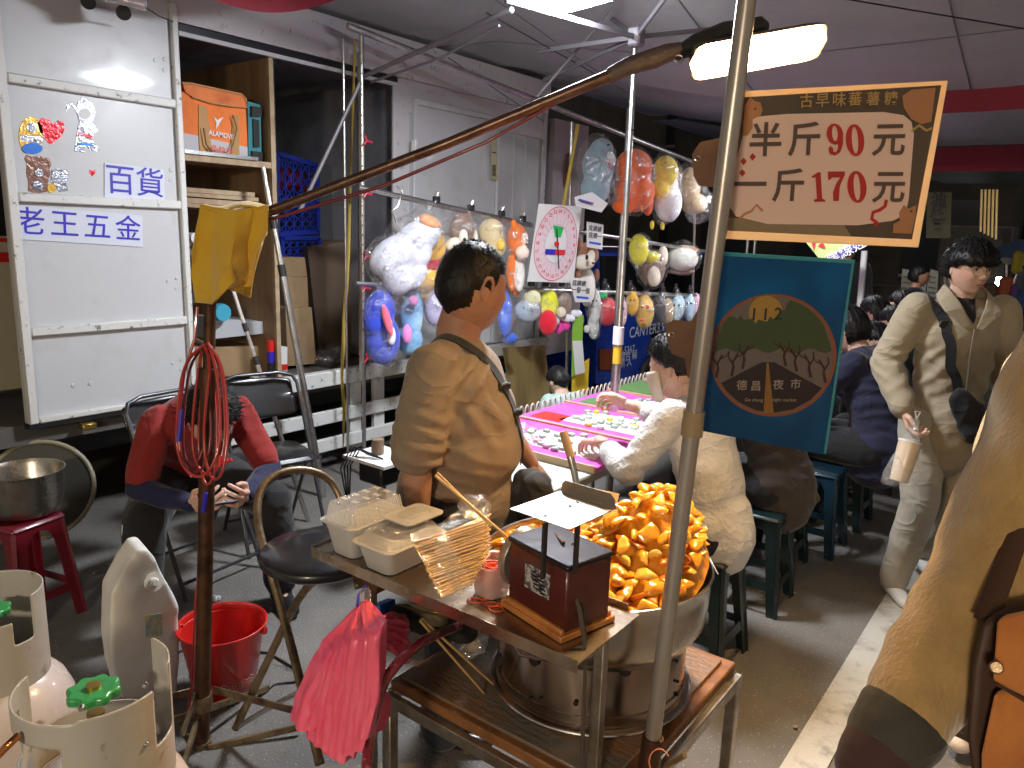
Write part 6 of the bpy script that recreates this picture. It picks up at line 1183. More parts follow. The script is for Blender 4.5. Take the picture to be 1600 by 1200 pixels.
def folding_chair(label, loc, rz):
    t = thing('folding_chair', label, 'chair', (0, 0, 0), group='black folding chairs'); VIN = mat('black_vinyl', 0); TUBE = mat('grey_black_tube', (.10, .10, .11), .3, .7)
    for s_ in (-1, 1):
        MB().tube([(s_*.21, .20, 0), (s_*.21, .02, .42), (s_*.21, -.16, .80)], .010, 10).build('leg', TUBE, t); MB().tube([(s_*.19, -.24, 0), (s_*.19, .0, .40), (s_*.19, .17, .46)], .010, 10).build('leg', TUBE, t)
    MB().tube([(.21, -.16, .80), (.19, -.175, .84), (.12, -.185, .86), (-.12, -.185, .86), (-.19, -.175, .84), (-.21, -.16, .80)], .010, 10).build('back_frame', TUBE, t)
    MB().tube([(.19, -.22, .05), (-.19, -.22, .05)], .008, 8).build('cross_bar', TUBE, t); MB().tube([(.21, .17, .07), (-.21, .17, .07)], .008, 8).build('cross_bar', TUBE, t)
    def bkf(u, v): x = -.2+.4*u; return (x, -.135-.085*v-.03*math.cos(math.pi*(u-.5))+.0, .62+.21*v-.02*abs(2*u-1)**4*(1 if v > .5 else -1))
    o = MB().grid(bkf, 18, 10).build('backrest', VIN, t, 180); q = o.modifiers.new('s', 'SOLIDIFY'); q.thickness = .02; q.offset = 0; q = o.modifiers.new('u', 'SUBSURF'); q.levels = 1; q.render_levels = 1
    loft(MB(), [rbox(None, (0, .0), .39, .38, 0, 0, r=.05)(.37, .36, .445), rbox(None, (0, 0), 1, 1, 0, 0, r=.06)(.39, .38, .46), rbox(None, (0, 0), 1, 1, 0, 0, r=.06)(.36, .35, .475)]).build('seat', VIN, t)
    t.location = tuple(map(float, loc)); t.rotation_euler = (0, 0, rz); return t
folding_chair('black folding chair under the seated man in red', (-3.20, 1.80, 0), -math.pi/2+.1); folding_chair('empty black folding chair right of the seated man', (-3.30, 2.30, 0), -math.pi/2-.25)
# =============== far stalls on the right ===============
def YF(px, py, y): return PY(px, py, y)
tag(MB().cyl(PY(1351, 392, 7.6), PY(1336, 560, 7.6), .028).build('stall_pole', WHITEL), 'pale vertical stall pole under the price sign', 'pole')
tag(MB().cyl(PY(1331, 478, 7.5), PY(1404, 545, 7.5), .010).build('guy_rope', WHITEL), 'thin pale rope slanting beside the stall pole', 'rope')
def board(name, q, y, label, m, cat='sign'): p_ = [PY(a, b, y) for a, b in q]; t = thing(name, label, cat, p_[3]); MB().prism(p_, (0, .03, 0)).build('panel', m, t, 0); return t, p_
t, p_ = board('tilted_banner', [(1254, 372), (1372, 372), (1296, 408), (1278, 402)], 7.2, 'tilted yellow green banner with blue band under the price sign', mat('lime_banner', (.55, .62, .25), .6))
p_b2 = [PY(a, b, 7.19) for a, b in ((1290, 402), (1346, 376), (1358, 378), (1298, 410))]; MB().prism(p_b2, (0, .004, 0)).build('blue_band', mat('banner_blue', (.10, .08, .45), .6), t, 0)
br_ = unit(PY(1346, 378, 7.17)-PY(1294, 406, 7.17)); text('建線娃', .12, PY(1322, 393, 7.17), br_, V(0, 0, 1), WHITEL, t, bold=.01)
for pts in (((1268, 378), (1276, 374), (1272, 392)), ((1278, 384), (1290, 388), (1286, 378))): MB().prism([PY(a, b, 7.185) for a, b in pts], (0, .004, 0)).build('red_petal', REDINK, t, 0)
t, p_ = board('oil_sign', [(1449, 300), (1487, 300), (1485, 372), (1447, 372)], 9.5, 'tall dim sign with three dark stacked characters, far right', mat('olive_sign', (.20, .18, .10), .7))
for ch, py in (('油', 312), ('壓', 332), ('管', 352)): text(ch, .15, PY(1466, py, 9.47), (1, 0, 0), (0, 0, 1), BLACKI, t, bold=.02)
for k in range(5):
    x = 1534+6*k; tag(MB().cyl(PY(x, 296, 11), PY(x-2, 362+3*k, 11), .012).build('gold_strip', mat('gold_strip', (.6, .45, .2), .3, .7, emit=(1, .7, .3), es=.15)), 'thin gold strip hanging in a row far behind the walking man', 'strip', 'gold strips hanging in a row')  # weak emission put into the gold so the strips look lit
for (a, lb) in (((1404, 420, 1428, 498), 'pale price list board, left one behind the black capped man'), ((1430, 424, 1444, 500), 'pale price list board in the middle of three'), ((1445, 420, 1462, 495), 'pale price list board, right one of three')):
    t, p_ = board('price_board', [(a[0]+6, a[1]), (a[2]+4, a[1]+4), (a[2], a[3]), (a[0], a[3])], 8.9, lb, mat('cream_board', (.34, .33, .26), .7)); 
    for k in range(7): 
        f = .15+k*.11; q0 = p_[0]*(1-f)+p_[3]*f; q1 = p_[1]*(1-f)+p_[2]*f; MB().bar(q0*.9+q1*.1+V(0, -.01, 0), q0*.2+q1*.8+V(0, -.01, 0), .012, .012).build('print_line', mat('faded_ink', (.15, .14, .12), .7), t)
rk = random.Random(9)
for k in range(8): a = 1462+k*6; tag(MB().prism([PY(x, y, 9.0) for x, y in ((a, 432+rk.uniform(-4, 4)), (a+4, 430), (a+7, 492), (a+2, 494))], (0, .03, 0)).build('hanging_book', mat('bk%d' % (k % 3), [(.2, .18, .14), (.12, .1, .09), (.3, .27, .2)][k % 3], .7)), 'slim hanging packet in the dim row left of the walking man', 'packet', 'slim packets hanging in a dim row')
t = thing('blue_stall_roof', 'small blue stall canopy at the far right behind the walking man', 'tent', PY(1580, 400, 12)); MB().prism([PY(a, b, 12) for a, b in ((1552, 402), (1558, 385), (1590, 374), (1660, 376), (1680, 408))], (0, 2, 0)).build('roof', mat('blue_canopy', (.06, .12, .28), .6), t); MB().prism([PY(a, b, 11.98) for a, b in ((1550, 402), (1680, 406), (1680, 418), (1550, 412))], (0, .01, 0)).build('pale_hem', GRYF, t)
MB().cyl(PY(1572, 412, 11.9), PY(1566, 640, 11.9), .02).build('pole', ALU, t)
tag(MB().box(PY(1562, 440, 12.5), (.10, .03, .12), bev=.01).build('far_lamp', FARL), 'small bright white lamp far away at the right', 'lamp')
RZ0 = lambda i: np.array([[math.cos(i), math.sin(i), 0], [-math.sin(i), math.cos(i), .1], [0, 0, 1]])
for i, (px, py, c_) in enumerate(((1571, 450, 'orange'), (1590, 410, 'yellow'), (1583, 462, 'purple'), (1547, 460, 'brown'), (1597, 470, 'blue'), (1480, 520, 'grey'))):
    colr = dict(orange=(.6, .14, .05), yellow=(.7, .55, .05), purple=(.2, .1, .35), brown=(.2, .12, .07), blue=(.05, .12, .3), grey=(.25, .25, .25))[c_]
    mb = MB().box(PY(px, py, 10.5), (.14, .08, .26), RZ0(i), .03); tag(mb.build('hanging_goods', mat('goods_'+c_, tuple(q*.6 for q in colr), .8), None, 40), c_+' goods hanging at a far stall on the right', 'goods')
tag(MB().bx(*[float(q) for q in (PY(1322, 500, 6.2)[0], PY(1348, 500, 6.2)[0], 6.2, 6.5, PY(1335, 520, 6.2)[2], PY(1335, 498, 6.2)[2])]).build('carton', CARD), 'small brown carton behind the seated boy', 'carton')
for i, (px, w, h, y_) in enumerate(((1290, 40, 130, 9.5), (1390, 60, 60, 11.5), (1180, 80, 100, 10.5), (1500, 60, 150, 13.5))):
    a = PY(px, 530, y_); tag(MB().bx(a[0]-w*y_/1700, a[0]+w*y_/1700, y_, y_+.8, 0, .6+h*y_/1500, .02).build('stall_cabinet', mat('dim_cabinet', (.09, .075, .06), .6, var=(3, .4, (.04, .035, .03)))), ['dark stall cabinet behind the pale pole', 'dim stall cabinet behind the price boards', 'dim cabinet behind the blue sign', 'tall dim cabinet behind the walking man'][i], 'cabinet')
lt2 = led_panel(V(-1.9, 6.3, 2.40), (V(1, 0, 0), V(0, 1, 0), V(0, 0, 1)), .4, .2, m=emis('added_far_led', (.95, .95, 1), 110), label= 'second white floodlight, added under the far canopy to light the seated row')  # added lamp, brightens the seated people and the far canopies
# =============== people ===============
SKIN = mat('skin_warm', (.44, .235, .15), .48, sss=.12, var=(9, .4, (.37, .18, .11)), bump=(120, .08)); SKIN2 = mat('skin_light', (.66, .42, .31), .45, sss=.15, var=(9, .3, (.6, .33, .24)), bump=(120, .06)); LIP = mat('lip', (.42, .16, .13), .4)
HAIRM = mat('black_hair', (.007, .006, .006), .46, bump=(90, .4, .003), stretch=(3, 3, .5), spec=.3); EYEW = mat('eye_white', (.6, .58, .55), .25); IRIS = mat('dark_iris', (.02, .012, .01), .1)
def RZ(a): c, s_ = math.cos(a), math.sin(a); return np.array([[c, s_, 0], [-s_, c, 0], [0, 0, 1]])   # rows: right, fwd, up
def headax(yaw=0, pitch=0, roll=0):
    """yaw + turns to the person's left, pitch + looks up, roll + tips to the right"""
    A = RZ(yaw); r, f, u = A; f2 = f*math.cos(pitch)+u*math.sin(pitch); u2 = np.cross(r, f2); r2 = r*math.cos(roll)-u2*math.sin(roll); return np.array([r2, f2, np.cross(r2, f2)])
def sph(nu=72, nv=56):
    D_ = []; 
    for j in range(nv+1):
        a = math.pi*(j/nv-.5)
        for i in range(nu): t = 2*math.pi*i/nu; D_.append((math.cos(a)*math.sin(t), math.cos(a)*math.cos(t), math.sin(a)))
    f = [(j*nu+i, j*nu+(i+1) % nu, (j+1)*nu+(i+1) % nu, (j+1)*nu+i) for j in range(nv) for i in range(nu)]
    return np.array(D_), f
def skull(d):
    x, y, z = d[:, 0], d[:, 1], d[:, 2]; g = lambda cx, cz, sx, sz: np.exp(-((x-cx)/sx)**2-((z-cz)/sz)**2)*(y > 0)
    px = x*.076; py = y*.096; pz = z*.118
    lo = np.clip(-z-.05, 0, 1); px = px*(1-.30*lo**1.2); front = np.clip(y, 0, 1); py = np.where(y > 0, py*(1-.10*lo)+.006*lo, py*(1-.35*np.clip(-z-.15, 0, 1)))
    px = px*(1+.04*np.clip(z, 0, 1)); 
    for s_ in (-1, 1): py = py-.0095*g(s_*.40, .03, .17, .10)+.0035*g(s_*.42, .17, .22, .06)+.004*g(s_*.52, -.22, .2, .14)
    py = py+.010*g(0, -.02, .10, .16)+.020*g(0, -.22, .13, .085)+.006*np.minimum(1, g(.13, -.25, .09, .06)+g(-.13, -.25, .09, .06)); py = py+.006*g(0, -.44, .26, .045)+.0055*g(0, -.56, .22, .05)-.0045*g(0, -.502, .28, .016)-.003*g(0, -.66, .3, .05)+.009*g(0, -.80, .28, .12)
    return np.stack([px, py, pz], 1)
def add_head(mb, c, A, s=1.0, ears=True):
    d, f = sph(); v = skull(d)*s; mb.add(v @ A+c, f)
    if ears:
        for k in (-1, 1):
            e = Soup(); ax = headax(k*.35, 0, 0) @ A if False else A
            pts = [np.array([k*(.073+.010*math.sin(t*.9)), -.004-.016*math.cos(t), .006+.030*math.sin(t)])*s @ A+c for t in np.linspace(-1.5, 3.2, 9)]
            e.chain(pts, np.array([.006, .0065, .006, .0055, .0055, .0055, .006, .006, .005])*s, seg=8); e.ell(np.array([k*.074, -.010, -.002])*s @ A+c, np.array([.006, .014, .026])*s, A); q = e.fuse(.0025, 2); mb.add(q.v[0], q.f)
def hair(c, A, s, region, par, thick=.012, amp=.004, tufts=0, seed=0, len_=.02, m=None, name='hair', extra=None):
    """region(d) -> 0..1 where hair grows"""
    d, f = sph(110, 84); v = skull(d)*1.0; w = np.array([region(*q) for q in d]); n = d/np.linalg.norm(d, axis=1)[:, None]; rnd = random.Random(seed)
    az = np.arctan2(d[:, 0], d[:, 1]); k = np.array([noise.noise(Vector((a*7+seed, z*1.6, .5*math.sin(a)))) for a, z in zip(az, d[:, 2])]); k2 = np.array([noise.noise(Vector((q[0]*26, q[1]*26, q[2]*9+seed))) for q in d])
    h = thick*(w*1.45-.45)+amp*(k*.9+k2*.7)*w
    if extra is not None: h = h+np.array([extra(*q) for q in d])*w
    base = np.stack([d[:, 0]*.079, d[:, 1]*.096, d[:, 2]*.118], 1); base = np.where((w > .02)[:, None], np.maximum(np.abs(v), np.abs(base)*.98)*np.sign(v), v*.93)
    p = (base+n*h[:, None])*s; mb = MB(); mb.add(p @ A+c, f)
    for _ in range(tufts):
        i = rnd.randrange(len(d)); 
        if w[i] < .4: continue
        b0 = p[i]; dn = unit(V(d[i][0]*.8, d[i][1]*.8, -1.1 if d[i][2] < .75 else -.2)+V(*[rnd.uniform(-.5, .5) for _ in range(3)])); dn = unit(dn+n[i]*.55); L_ = len_*rnd.uniform(.5, 1.2)*s; sd = unit(np.cross(dn, n[i]))*.0022*s
        q = np.array([b0-sd, b0+sd, b0+dn*L_+n[i]*.001, b0-n[i]*.003]); mb.add(q @ A+c, [(0, 1, 2), (0, 2, 3), (1, 3, 2)])
    return mb.build(name, m or HAIRM, par, 180)
def buzz(x, y, z):   # short hair: nape up, round the ear, clear of the face
    line = -.36+.25*abs(x) if y < -.35 else (-.12+.5*max(0, y+.35) if y < .35 else .42)
    if abs(x) > .6 and y > -.45: line = max(line, .10+.1*(y > .2))
    return 1/(1+math.exp(-(z-line)*18))
def bowl(x, y, z):
    line = .17+.035*math.sin(x*17) if y > .3 else (.06 if y > -.1 else -.35)
    return 1/(1+math.exp(-(z-line)*40))
def longish(x, y, z):
    line = .50 if y > .5 else (.12+.5*max(0, y) if y > -.1 else -.5)
    return 1/(1+math.exp(-(z-line)*18))
def updo(x, y, z):
    line = .50 if y > .5 else (.10+.55*max(0, y) if y > -.35 else -.22+.1*abs(x))
    return 1/(1+math.exp(-(z-line)*20))
def face_bits(c, A, s, par, brow=True, mouth=True, open_=.5):
    for k in (-1, 1):
        e = np.array([k*.0305, .0815, .004])*s @ A+c; MB().ell(e, (.0115*s, .006*s, .0055*s*(.5+open_)), A, 16, 8).build('eye', EYEW, par); MB().ell(e+A[1]*.0035*s, (.0052*s, .0035*s, .0048*s), A, 12, 8).build('iris', IRIS, par)
        L_ = [np.array([k*(.0305+.0135*q), .0868-.006*abs(q)**2-.003*q, .0095-.004*q*q])*s @ A+c for q in np.linspace(-1, 1, 7)]; MB().tube(L_, np.array([.0006, .0012, .0015, .0015, .0015, .0013, .0008])*s, 6).build('upper_lid', HAIRM, par)
        if brow: L_ = [np.array([k*(.031+.019*q), .092-.007*max(0, q)**2-.002, .0265-.004*q*q])*s @ A+c for q in np.linspace(-1, 1, 7)]; MB().tube(L_, np.array([.0015, .0026, .0030, .0028, .0024, .0018, .0008])*s, 6, flat=.6).build('eyebrow', HAIRM, par)
        MB().ell(np.array([k*.0075, .1125, -.0365])*s @ A+c, (.0030*s, .0025*s, .0018*s), A, 8, 6).build('nostril', mat('nostril', (.12, .04, .03), .7), par)
    if mouth: L_ = [np.array([.021*q, .0965-.010*q*q, -.0595-.0025*q*q])*s @ A+c for q in np.linspace(-1, 1, 9)]; MB().tube(L_, np.array([.0006, .0014, .0019, .0021, .0021, .0021, .0019, .0014, .0006])*s, 6).build('lips_line', mat('mouth_line', (.20, .06, .05), .6), par); L_ = [np.array([.018*q, .0985-.011*q*q, -.0655+.002*q*q])*s @ A+c for q in np.linspace(-1, 1, 9)]; MB().tube(L_, np.array([.0010, .0025, .0036, .0042, .0043, .0042, .0036, .0025, .001])*s, 8, flat=.6).build('lower_lip', LIP, par); L_ = [np.array([.018*q, .0985-.011*q*q, -.0545-.001*q*q])*s @ A+c for q in np.linspace(-1, 1, 9)]; MB().tube(L_, np.array([.0008, .0018, .0026, .0030, .0026, .0030, .0026, .0018, .0008])*s, 8, flat=.6).build('upper_lip', LIP, par)
def hand(mb, w, d, pn, side=1, curl=.5, s=1.0, spread=.12, curls=None, thumb=.6):
    """five-fingered hand at wrist w; d = direction of the hand, pn = palm normal, side=+1 thumb on the cross(d,pn) side"""
    d = unit(d); pn = unit(pn-d*(np.array(pn) @ d)); x = np.cross(d, pn)*side; sp = Soup(); w = np.array(w, float)
    sp.cap(w-d*.03*s, w+d*.015*s, .024*s, .023*s, flat=.72, up=pn)
    K = []
    for i in range(4):
        o_ = (1.5-i)*.0195*s; k = w+d*(.088-.006*abs(i-1.2))*s+x*o_; sp.cap(w+d*.018*s+x*o_*.75, k, .0135*s, .0108*s); K.append(k)
    sp.cap(w+d*.03*s+x*.018*s+pn*.006*s, w+d*.06*s+x*.012*s+pn*.006*s, .015*s, .012*s); sp.cap(w+d*.03*s-x*.02*s+pn*.005*s, w+d*.07*s-x*.02*s+pn*.005*s, .013*s, .010*s)
    LN = [(.040, .025, .020), (.045, .029, .021), (.041, .027, .021), (.032, .020, .018)]
    for i in range(4):
        a = 0; p = K[i]; dd = unit(d+x*(1.5-i)*spread); cc_ = curls[i] if curls else curl*(1+.12*i); r = (.0092 if i < 3 else .0080)*s
        for j, L_ in enumerate(LN[i]):
            a += cc_*(.75, 1.05, .75)[j]; q = p+(dd*math.cos(a)+pn*math.sin(a))*L_*s; sp.cap(p, q, r*(1-.06*j), r*(1-.06*(j+1)), seg=10); p = q
    t0 = w+d*.022*s+x*.022*s+pn*.004*s; t1 = t0+unit(d*.6+x*.75+pn*.35)*.040*s; t2 = t1+unit(d*.9+x*(.35-.5*thumb)+pn*.5*thumb)*.031*s; t3 = t2+unit(d*.9+x*(.1-.6*thumb)+pn*.6*thumb)*.024*s
    sp.chain([t0, t1, t2, t3], np.array([.0145, .0115, .0100, .0085])*s, seg=10); q = sp.fuse(.0026, 3); mb.add(q.v[0], q.f); return K
STAND = dict(pel=(0, 0, .93), wai=(0, .01, 1.08), che=(0, .01, 1.27), nek=(0, -.005, 1.45), hed=(0, .02, 1.585), sh=(.185, 0, 1.40), el=(.235, -.02, 1.13), wr=(.245, .07, .90), hip=(.09, 0, .90), kn=(.10, .02, .49), an=(.10, -.01, .08))
SIT = dict(pel=(0, 0, .55), wai=(0, .02, .68), che=(0, .09, .86), nek=(0, .15, 1.01), hed=(0, .22, 1.11), sh=(.17, .12, .965), el=(.22, .26, .76), wr=(.13, .46, .80), hip=(.09, .02, .52), kn=(.13, .40, .50), an=(.13, .36, .08))
def figure(label, loc, rz, pose, over=None, s=1.0, skin=SKIN, top=None, pants=None, shoes=None, hairfn=buzz, hd=(0, 0, 0), fat=1.0, belly=0, group=None, vox=.009, hands=None, hairkw=None, face=False, headz=1.0, post=None, hs=1.0, no_hair=False, name='person'):
    J = {k: np.array(v, float)*s for k, v in pose.items()}; LR = {}
    for k in ('sh', 'el', 'wr', 'hip', 'kn', 'an'):
        for sd, nm in ((-1, 'L'), (1, 'R')): LR[k+nm] = J[k]*V(sd, 1, 1)
    if over:
        for k, v in over.items():
            v = np.array(v, float)*s
            if k in J and k not in ('sh', 'el', 'wr', 'hip', 'kn', 'an'): J[k] = v
            else: LR[k] = v
    t = thing(name, label, 'person', (0, 0, 0), group=group); f = fat*s
    def torso(sp, o=0, lo=True, z0=None):
        pe, wa, ch, ne = J['pel'], J['wai'], J['che'], J['nek']; ax = lambda a, b: (lambda u: (V(1, 0, 0), unit(np.cross(u, V(1, 0, 0))), u))(unit(b-a))
        if lo: sp.ell(pe, (.165*f+o, .125*f+o, .12*s+o))
        sp.ell(wa+V(0, .03*belly, 0)*s, ((.145+.04*belly)*f+o, (.11+.07*belly)*f+o, .16*s+o), ax(pe, wa)); sp.ell((wa+ch)/2+V(0, .02*belly, 0)*s, ((.155+.02*belly)*f+o, (.115+.04*belly)*f+o, .16*s+o), ax(wa, ch)); sp.ell(ch, (.165*f+o, .115*f+o, .15*s+o), ax(wa, ch))
        for q in 'LR': sp.cap(ch+(ne-ch)*.35, LR['sh'+q]-V(0, 0, .012)*s, .075*f+o*.8, .047*f+o*.8); sp.cap(ch+(ne-ch)*.80, LR['sh'+q], .045*f+o*.5, .040*f+o*.6) 
        sp.cap(ch+(ne-ch)*.5, ch+(ne-ch)*.82, .085*f+o, .055*f+o*.6)
    sp = Soup(); torso(sp); sp.chain([J['nek']-(J['nek']-J['che'])*.3, J['nek'], J['hed']-unit(J['hed']-J['nek'])*.03*s], [.062*f, .054*f*hs, .054*f*hs])
    for q in 'LR':
        sp.chain([LR['sh'+q], (LR['sh'+q]+LR['el'+q])/2, LR['el'+q]], [.047*f, .042*f, .036*f]); m1 = LR['el'+q]+(LR['wr'+q]-LR['el'+q])*.3; sp.chain([LR['el'+q], m1, LR['wr'+q]], [.036*f, .037*f*f/s, .025*s])
        sp.chain([LR['hip'+q], (LR['hip'+q]+LR['kn'+q])/2, LR['kn'+q]], [.088*f, .072*f, .054*f]); m1 = LR['kn'+q]+(LR['an'+q]-LR['kn'+q])*.3; sp.chain([LR['kn'+q], m1, LR['an'+q]], [.052*f, .056*f, .036*s]); sp.cap(LR['an'+q]-V(0, 0, .03)*s, LR['an'+q]+V(0, .13, -.05)*s, .035*s, .025*s)
    hA = headax(*hd); hc = J['hed']; sp.ell(hc, (.06*s, .075*s, .09*s), hA); b = sp.fuse(vox, 3)
    body = MB(); body.add(b.v[0], b.f); add_head(body, hc, hA, s*hs)
    for q, kw in (hands or {}).items():
        kw = dict(kw); dflt = LR['wr'+q]-LR['el'+q]; dd = kw.pop('d', dflt); pn = kw.pop('pn', V(0, 0, -1)); hand(body, LR['wr'+q], dd, pn, s=s*kw.pop('hsc', 1), **kw)
    for q in 'LR':
        if q not in (hands or {}): hand(body, LR['wr'+q], LR['wr'+q]-LR['el'+q], V(0, 0, -1) if abs(unit(LR['wr'+q]-LR['el'+q])[2]) < .8 else V(-1 if q == 'R' else 1, 0, 0), side=1 if q == 'R' else -1, s=s)
    body.build('body', skin, t, 180)
    if not no_hair: hair(hc, hA, s*hs, hairfn, t, **(hairkw or {}))
    if face: face_bits(hc, hA, s*hs, t)
    if top:
        sp = Soup(); o = top.get('off', .014)*s; torso(sp, o, top.get('low', True)); sl = top.get('sleeve', 1.9)
        for q in 'LR':
            S_, E_, W_q = LR['sh'+q], LR['el'+q], LR['wr'+q]; k = top.get('loose', 1.0)
            if sl <= 1: sp.cap(S_, S_+(E_-S_)*sl, .048*f*k+o, .050*f*k+o)
            else: E2 = E_+(W_q-E_)*(sl-1); sp.chain([S_, (S_+E_)/2, E_], [.046*f*k+o, .043*f*k+o, .040*f*k+o]); sp.chain([E_, E_+(E2-E_)*.5, E2], [.040*f*k+o, (.040-.004*(sl-1))*f*k+o, (.038-.010*(sl-1))*f*k+o])
            if top.get('cuff'): E2 = (E_+(W_q-E_)*(sl-1)) if sl > 1 else S_+(E_-S_)*sl; dd = unit((W_q-E_) if sl > 1 else (E_-S_)); rr = (.034 if sl > 1.4 else .054)*f*k; [sp.cap(E2-dd*(.012+.02*j)*s, E2-dd*(.002+.02*j)*s, rr+o*.6, seg=20) for j in range(top['cuff'])]
        if top.get('skirt'): z = top['skirt']; sp.cap(J['pel'], J['pel']+V(0, 0, -z)*s, .16*f+o, .165*f+o, flat=.85)
        mb = sp.fuse(vox, 7)
        for r_ in top.get('rips', []): rip(mb, *r_)
        folds(mb, top.get('amp', .004)*s, top.get('freq', 7), top.get('st', (1, 1, .6)), len(label)); mb.build(top.get('name', 'shirt'), top['m'], t, 180)
        J['_top'] = mb
        if top.get('collar'): 
            n0 = J['nek']+(J['hed']-J['nek'])*.12; sp = Soup(); 
            pts = [n0+V(.072*math.cos(a)*s, .070*math.sin(a)*s-.004, .012*math.sin(a+math.pi)*s) for a in np.arange(20)*2*math.pi/20]; MB().tube(pts, top['collar']*s, 8, closed=True, flat=1.6).build('collar', top.get('cm', top['m']), t)
    if pants:
        sp = Soup(); o = pants.get('off', .014)*s; sp.ell(J['pel']+V(0, 0, -.03)*s, (.165*f+o, .13*f+o, .12*s))
        for q in 'LR':
            H_, K_, A_ = LR['hip'+q], LR['kn'+q], LR['an'+q]; k = pants.get('len', 1.0); sp.chain([H_, (H_+K_)/2, K_], [.095*f+o, .082*f+o, .064*f+o]); A2 = K_+(A_-K_)*k; sp.chain([K_, (K_+A2)/2, A2], [.064*f+o, .060*f+o, .052*f+o])
        mb = sp.fuse(vox, 4); folds(mb, pants.get('amp', .005)*s, 7, (1, 1, .8), len(label)+3); mb.build(pants.get('name', 'trousers'), pants['m'], t, 180)
    if shoes:
        for q in 'LR':
            sp = Soup(); a = LR['an'+q]; fd = shoes.get('dir', V(0, 1, 0)); sp.cap(a+V(0, 0, -.035)*s-fd*.03*s, a+fd*.14*s+V(0, 0, -.05)*s, .046*s, .036*s, flat=.8); sp.cap(a, a+V(0, 0, -.03)*s, .045*s, .048*s)
            mb = sp.fuse(.006, 3); v = mb.v[0]; v[:, 2] = np.maximum(v[:, 2], a[2]-.078*s); mb.build('shoe', shoes['m'], t, 180)
    if post: post(t, J, LR, hc, hA, s)
    t.location = tuple(map(float, loc)); t.rotation_euler = (0, 0, rz); return t
def rip(mb, p, n, lam, amp, sig, seed=0):
    """a fan of parallel tension folds near point p, ridges across direction n"""
    v = mb.v[0]; p = np.array(p, float); n = unit(n); d2 = ((v-p)**2).sum(1); w = np.exp(-d2/(sig*sig)); sel = np.where(w > .03)[0]; out = v.copy()
    for i in sel:
        q = v[i]; ph = (q @ n)/lam*2*math.pi+2.2*noise.noise(Vector(q*9+seed)); k = math.sin(ph); out[i] = q+mb.nr[i]*amp*w[i]*(k if k > 0 else k*.55)*(.6+.8*noise.noise(Vector(q*6+seed+5))**2*4)
    mb.v[0] = out; return mb
def snap(pts, mb, off, n=40):
    P_ = np.array(pts, float); u = np.linspace(0, len(P_)-1, n); Q_ = np.array([P_[min(int(a), len(P_)-2)]*(1-(a-min(int(a), len(P_)-2)))+P_[min(int(a), len(P_)-2)+1]*(a-min(int(a), len(P_)-2)) for a in u]); v = mb.v[0]; out = []
    for q in Q_: i = int(((v-q)**2).sum(1).argmin()); out.append(v[i]+mb.nr[i]*off)
    out = np.array(out)
    for _ in range(4): out[1:-1] = out[1:-1]*.5+(out[:-2]+out[2:])*.25
    return out
def ribbon(pts, mb, w, off, th=.004):
    P_ = snap(pts, mb, off); v = mb.v[0]; L1 = []; L2 = []
    for i in range(len(P_)):
        d = unit(P_[min(i+1, len(P_)-1)]-P_[max(0, i-1)]); j = int(((v-P_[i])**2).sum(1).argmin()); s_ = unit(np.cross(d, mb.nr[j]))*w/2; n_ = mb.nr[j]*th; L1.append([P_[i]+s_, P_[i]+s_+n_]); L2.append([P_[i]-s_, P_[i]-s_+n_])
    A_ = np.array([[a[0], a[1], b[1], b[0]] for a, b in zip(L1, L2)]).reshape(-1, 3); f = []
    for i in range(len(P_)-1):
        for k in range(4): k2 = (k+1) % 4; f.append((i*4+k, i*4+k2, i*4+4+k2, i*4+4+k))
    m_ = MB(); m_.add(A_, f); return m_, P_
def rz_of(fwd): return math.atan2(fwd[1], fwd[0])-math.pi/2
def head_to(px, py, d, hed, rz, s=None):
    """stand the figure so that its head comes where the photo shows it"""
    P_ = D(px, py, d); s = s or P_[2]/hed[2]; h = RZ(rz).T @ (np.array(hed)*s); return V(P_[0]-h[0], P_[1]-h[1], 0), s
def CL(n, c=None, b=.25, **k):
    new = 'cloth_'+n not in _M; m = _CL(n, c, b, **k)
    if new:
        nt = m.node_tree; N = nt.nodes; L = nt.links; bs = N['Principled BSDF']; old = bs.inputs['Normal'].links[0].from_node
        tc = N.new('ShaderNodeTexCoord'); mp = N.new('ShaderNodeMapping'); mp.inputs['Scale'].default_value = (1, 1, 1.6); mp.inputs['Rotation'].default_value = (.5, .4, .3); n1 = N.new('ShaderNodeTexNoise'); n1.inputs['Scale'].default_value = 4.5; n1.inputs['Detail'].default_value = 1.5; n1.inputs['Distortion'].default_value = 1.2
        a = N.new('ShaderNodeMath'); a.operation = 'SUBTRACT'; a.inputs[1].default_value = .5; a2 = N.new('ShaderNodeMath'); a2.operation = 'ABSOLUTE'; a3 = N.new('ShaderNodeMath'); a3.operation = 'POWER'; a3.inputs[1].default_value = .6
        L.new(tc.outputs['Object'], mp.inputs[0]); L.new(mp.outputs[0], n1.inputs[0]); L.new(n1.outputs[0], a.inputs[0]); L.new(a.outputs[0], a2.inputs[0]); L.new(a2.outputs[0], a3.inputs[0])
        b2 = N.new('ShaderNodeBump'); b2.invert = True; b2.inputs['Strength'].default_value = .55; b2.inputs['Distance'].default_value = .02; L.new(a3.outputs[0], b2.inputs['Height']); L.new(b2.outputs[0], old.inputs['Normal'])
    return m
_CL = lambda n, c, b=.25, **k: mat('cloth_'+n, c, .85, bump=(150 if b < .8 else 55, b, .003 if b < .8 else .008), var=(3, .25, tuple(x*.8 for x in c)), sheen=.15, **k)
JEAN = CL('dark_jeans', (.022, .026, .034)); BLK = CL('black', (.010, .010, .012)); BLKSHOE = mat('black_shoe', (.012, .012, .013), .35, coat=.2)
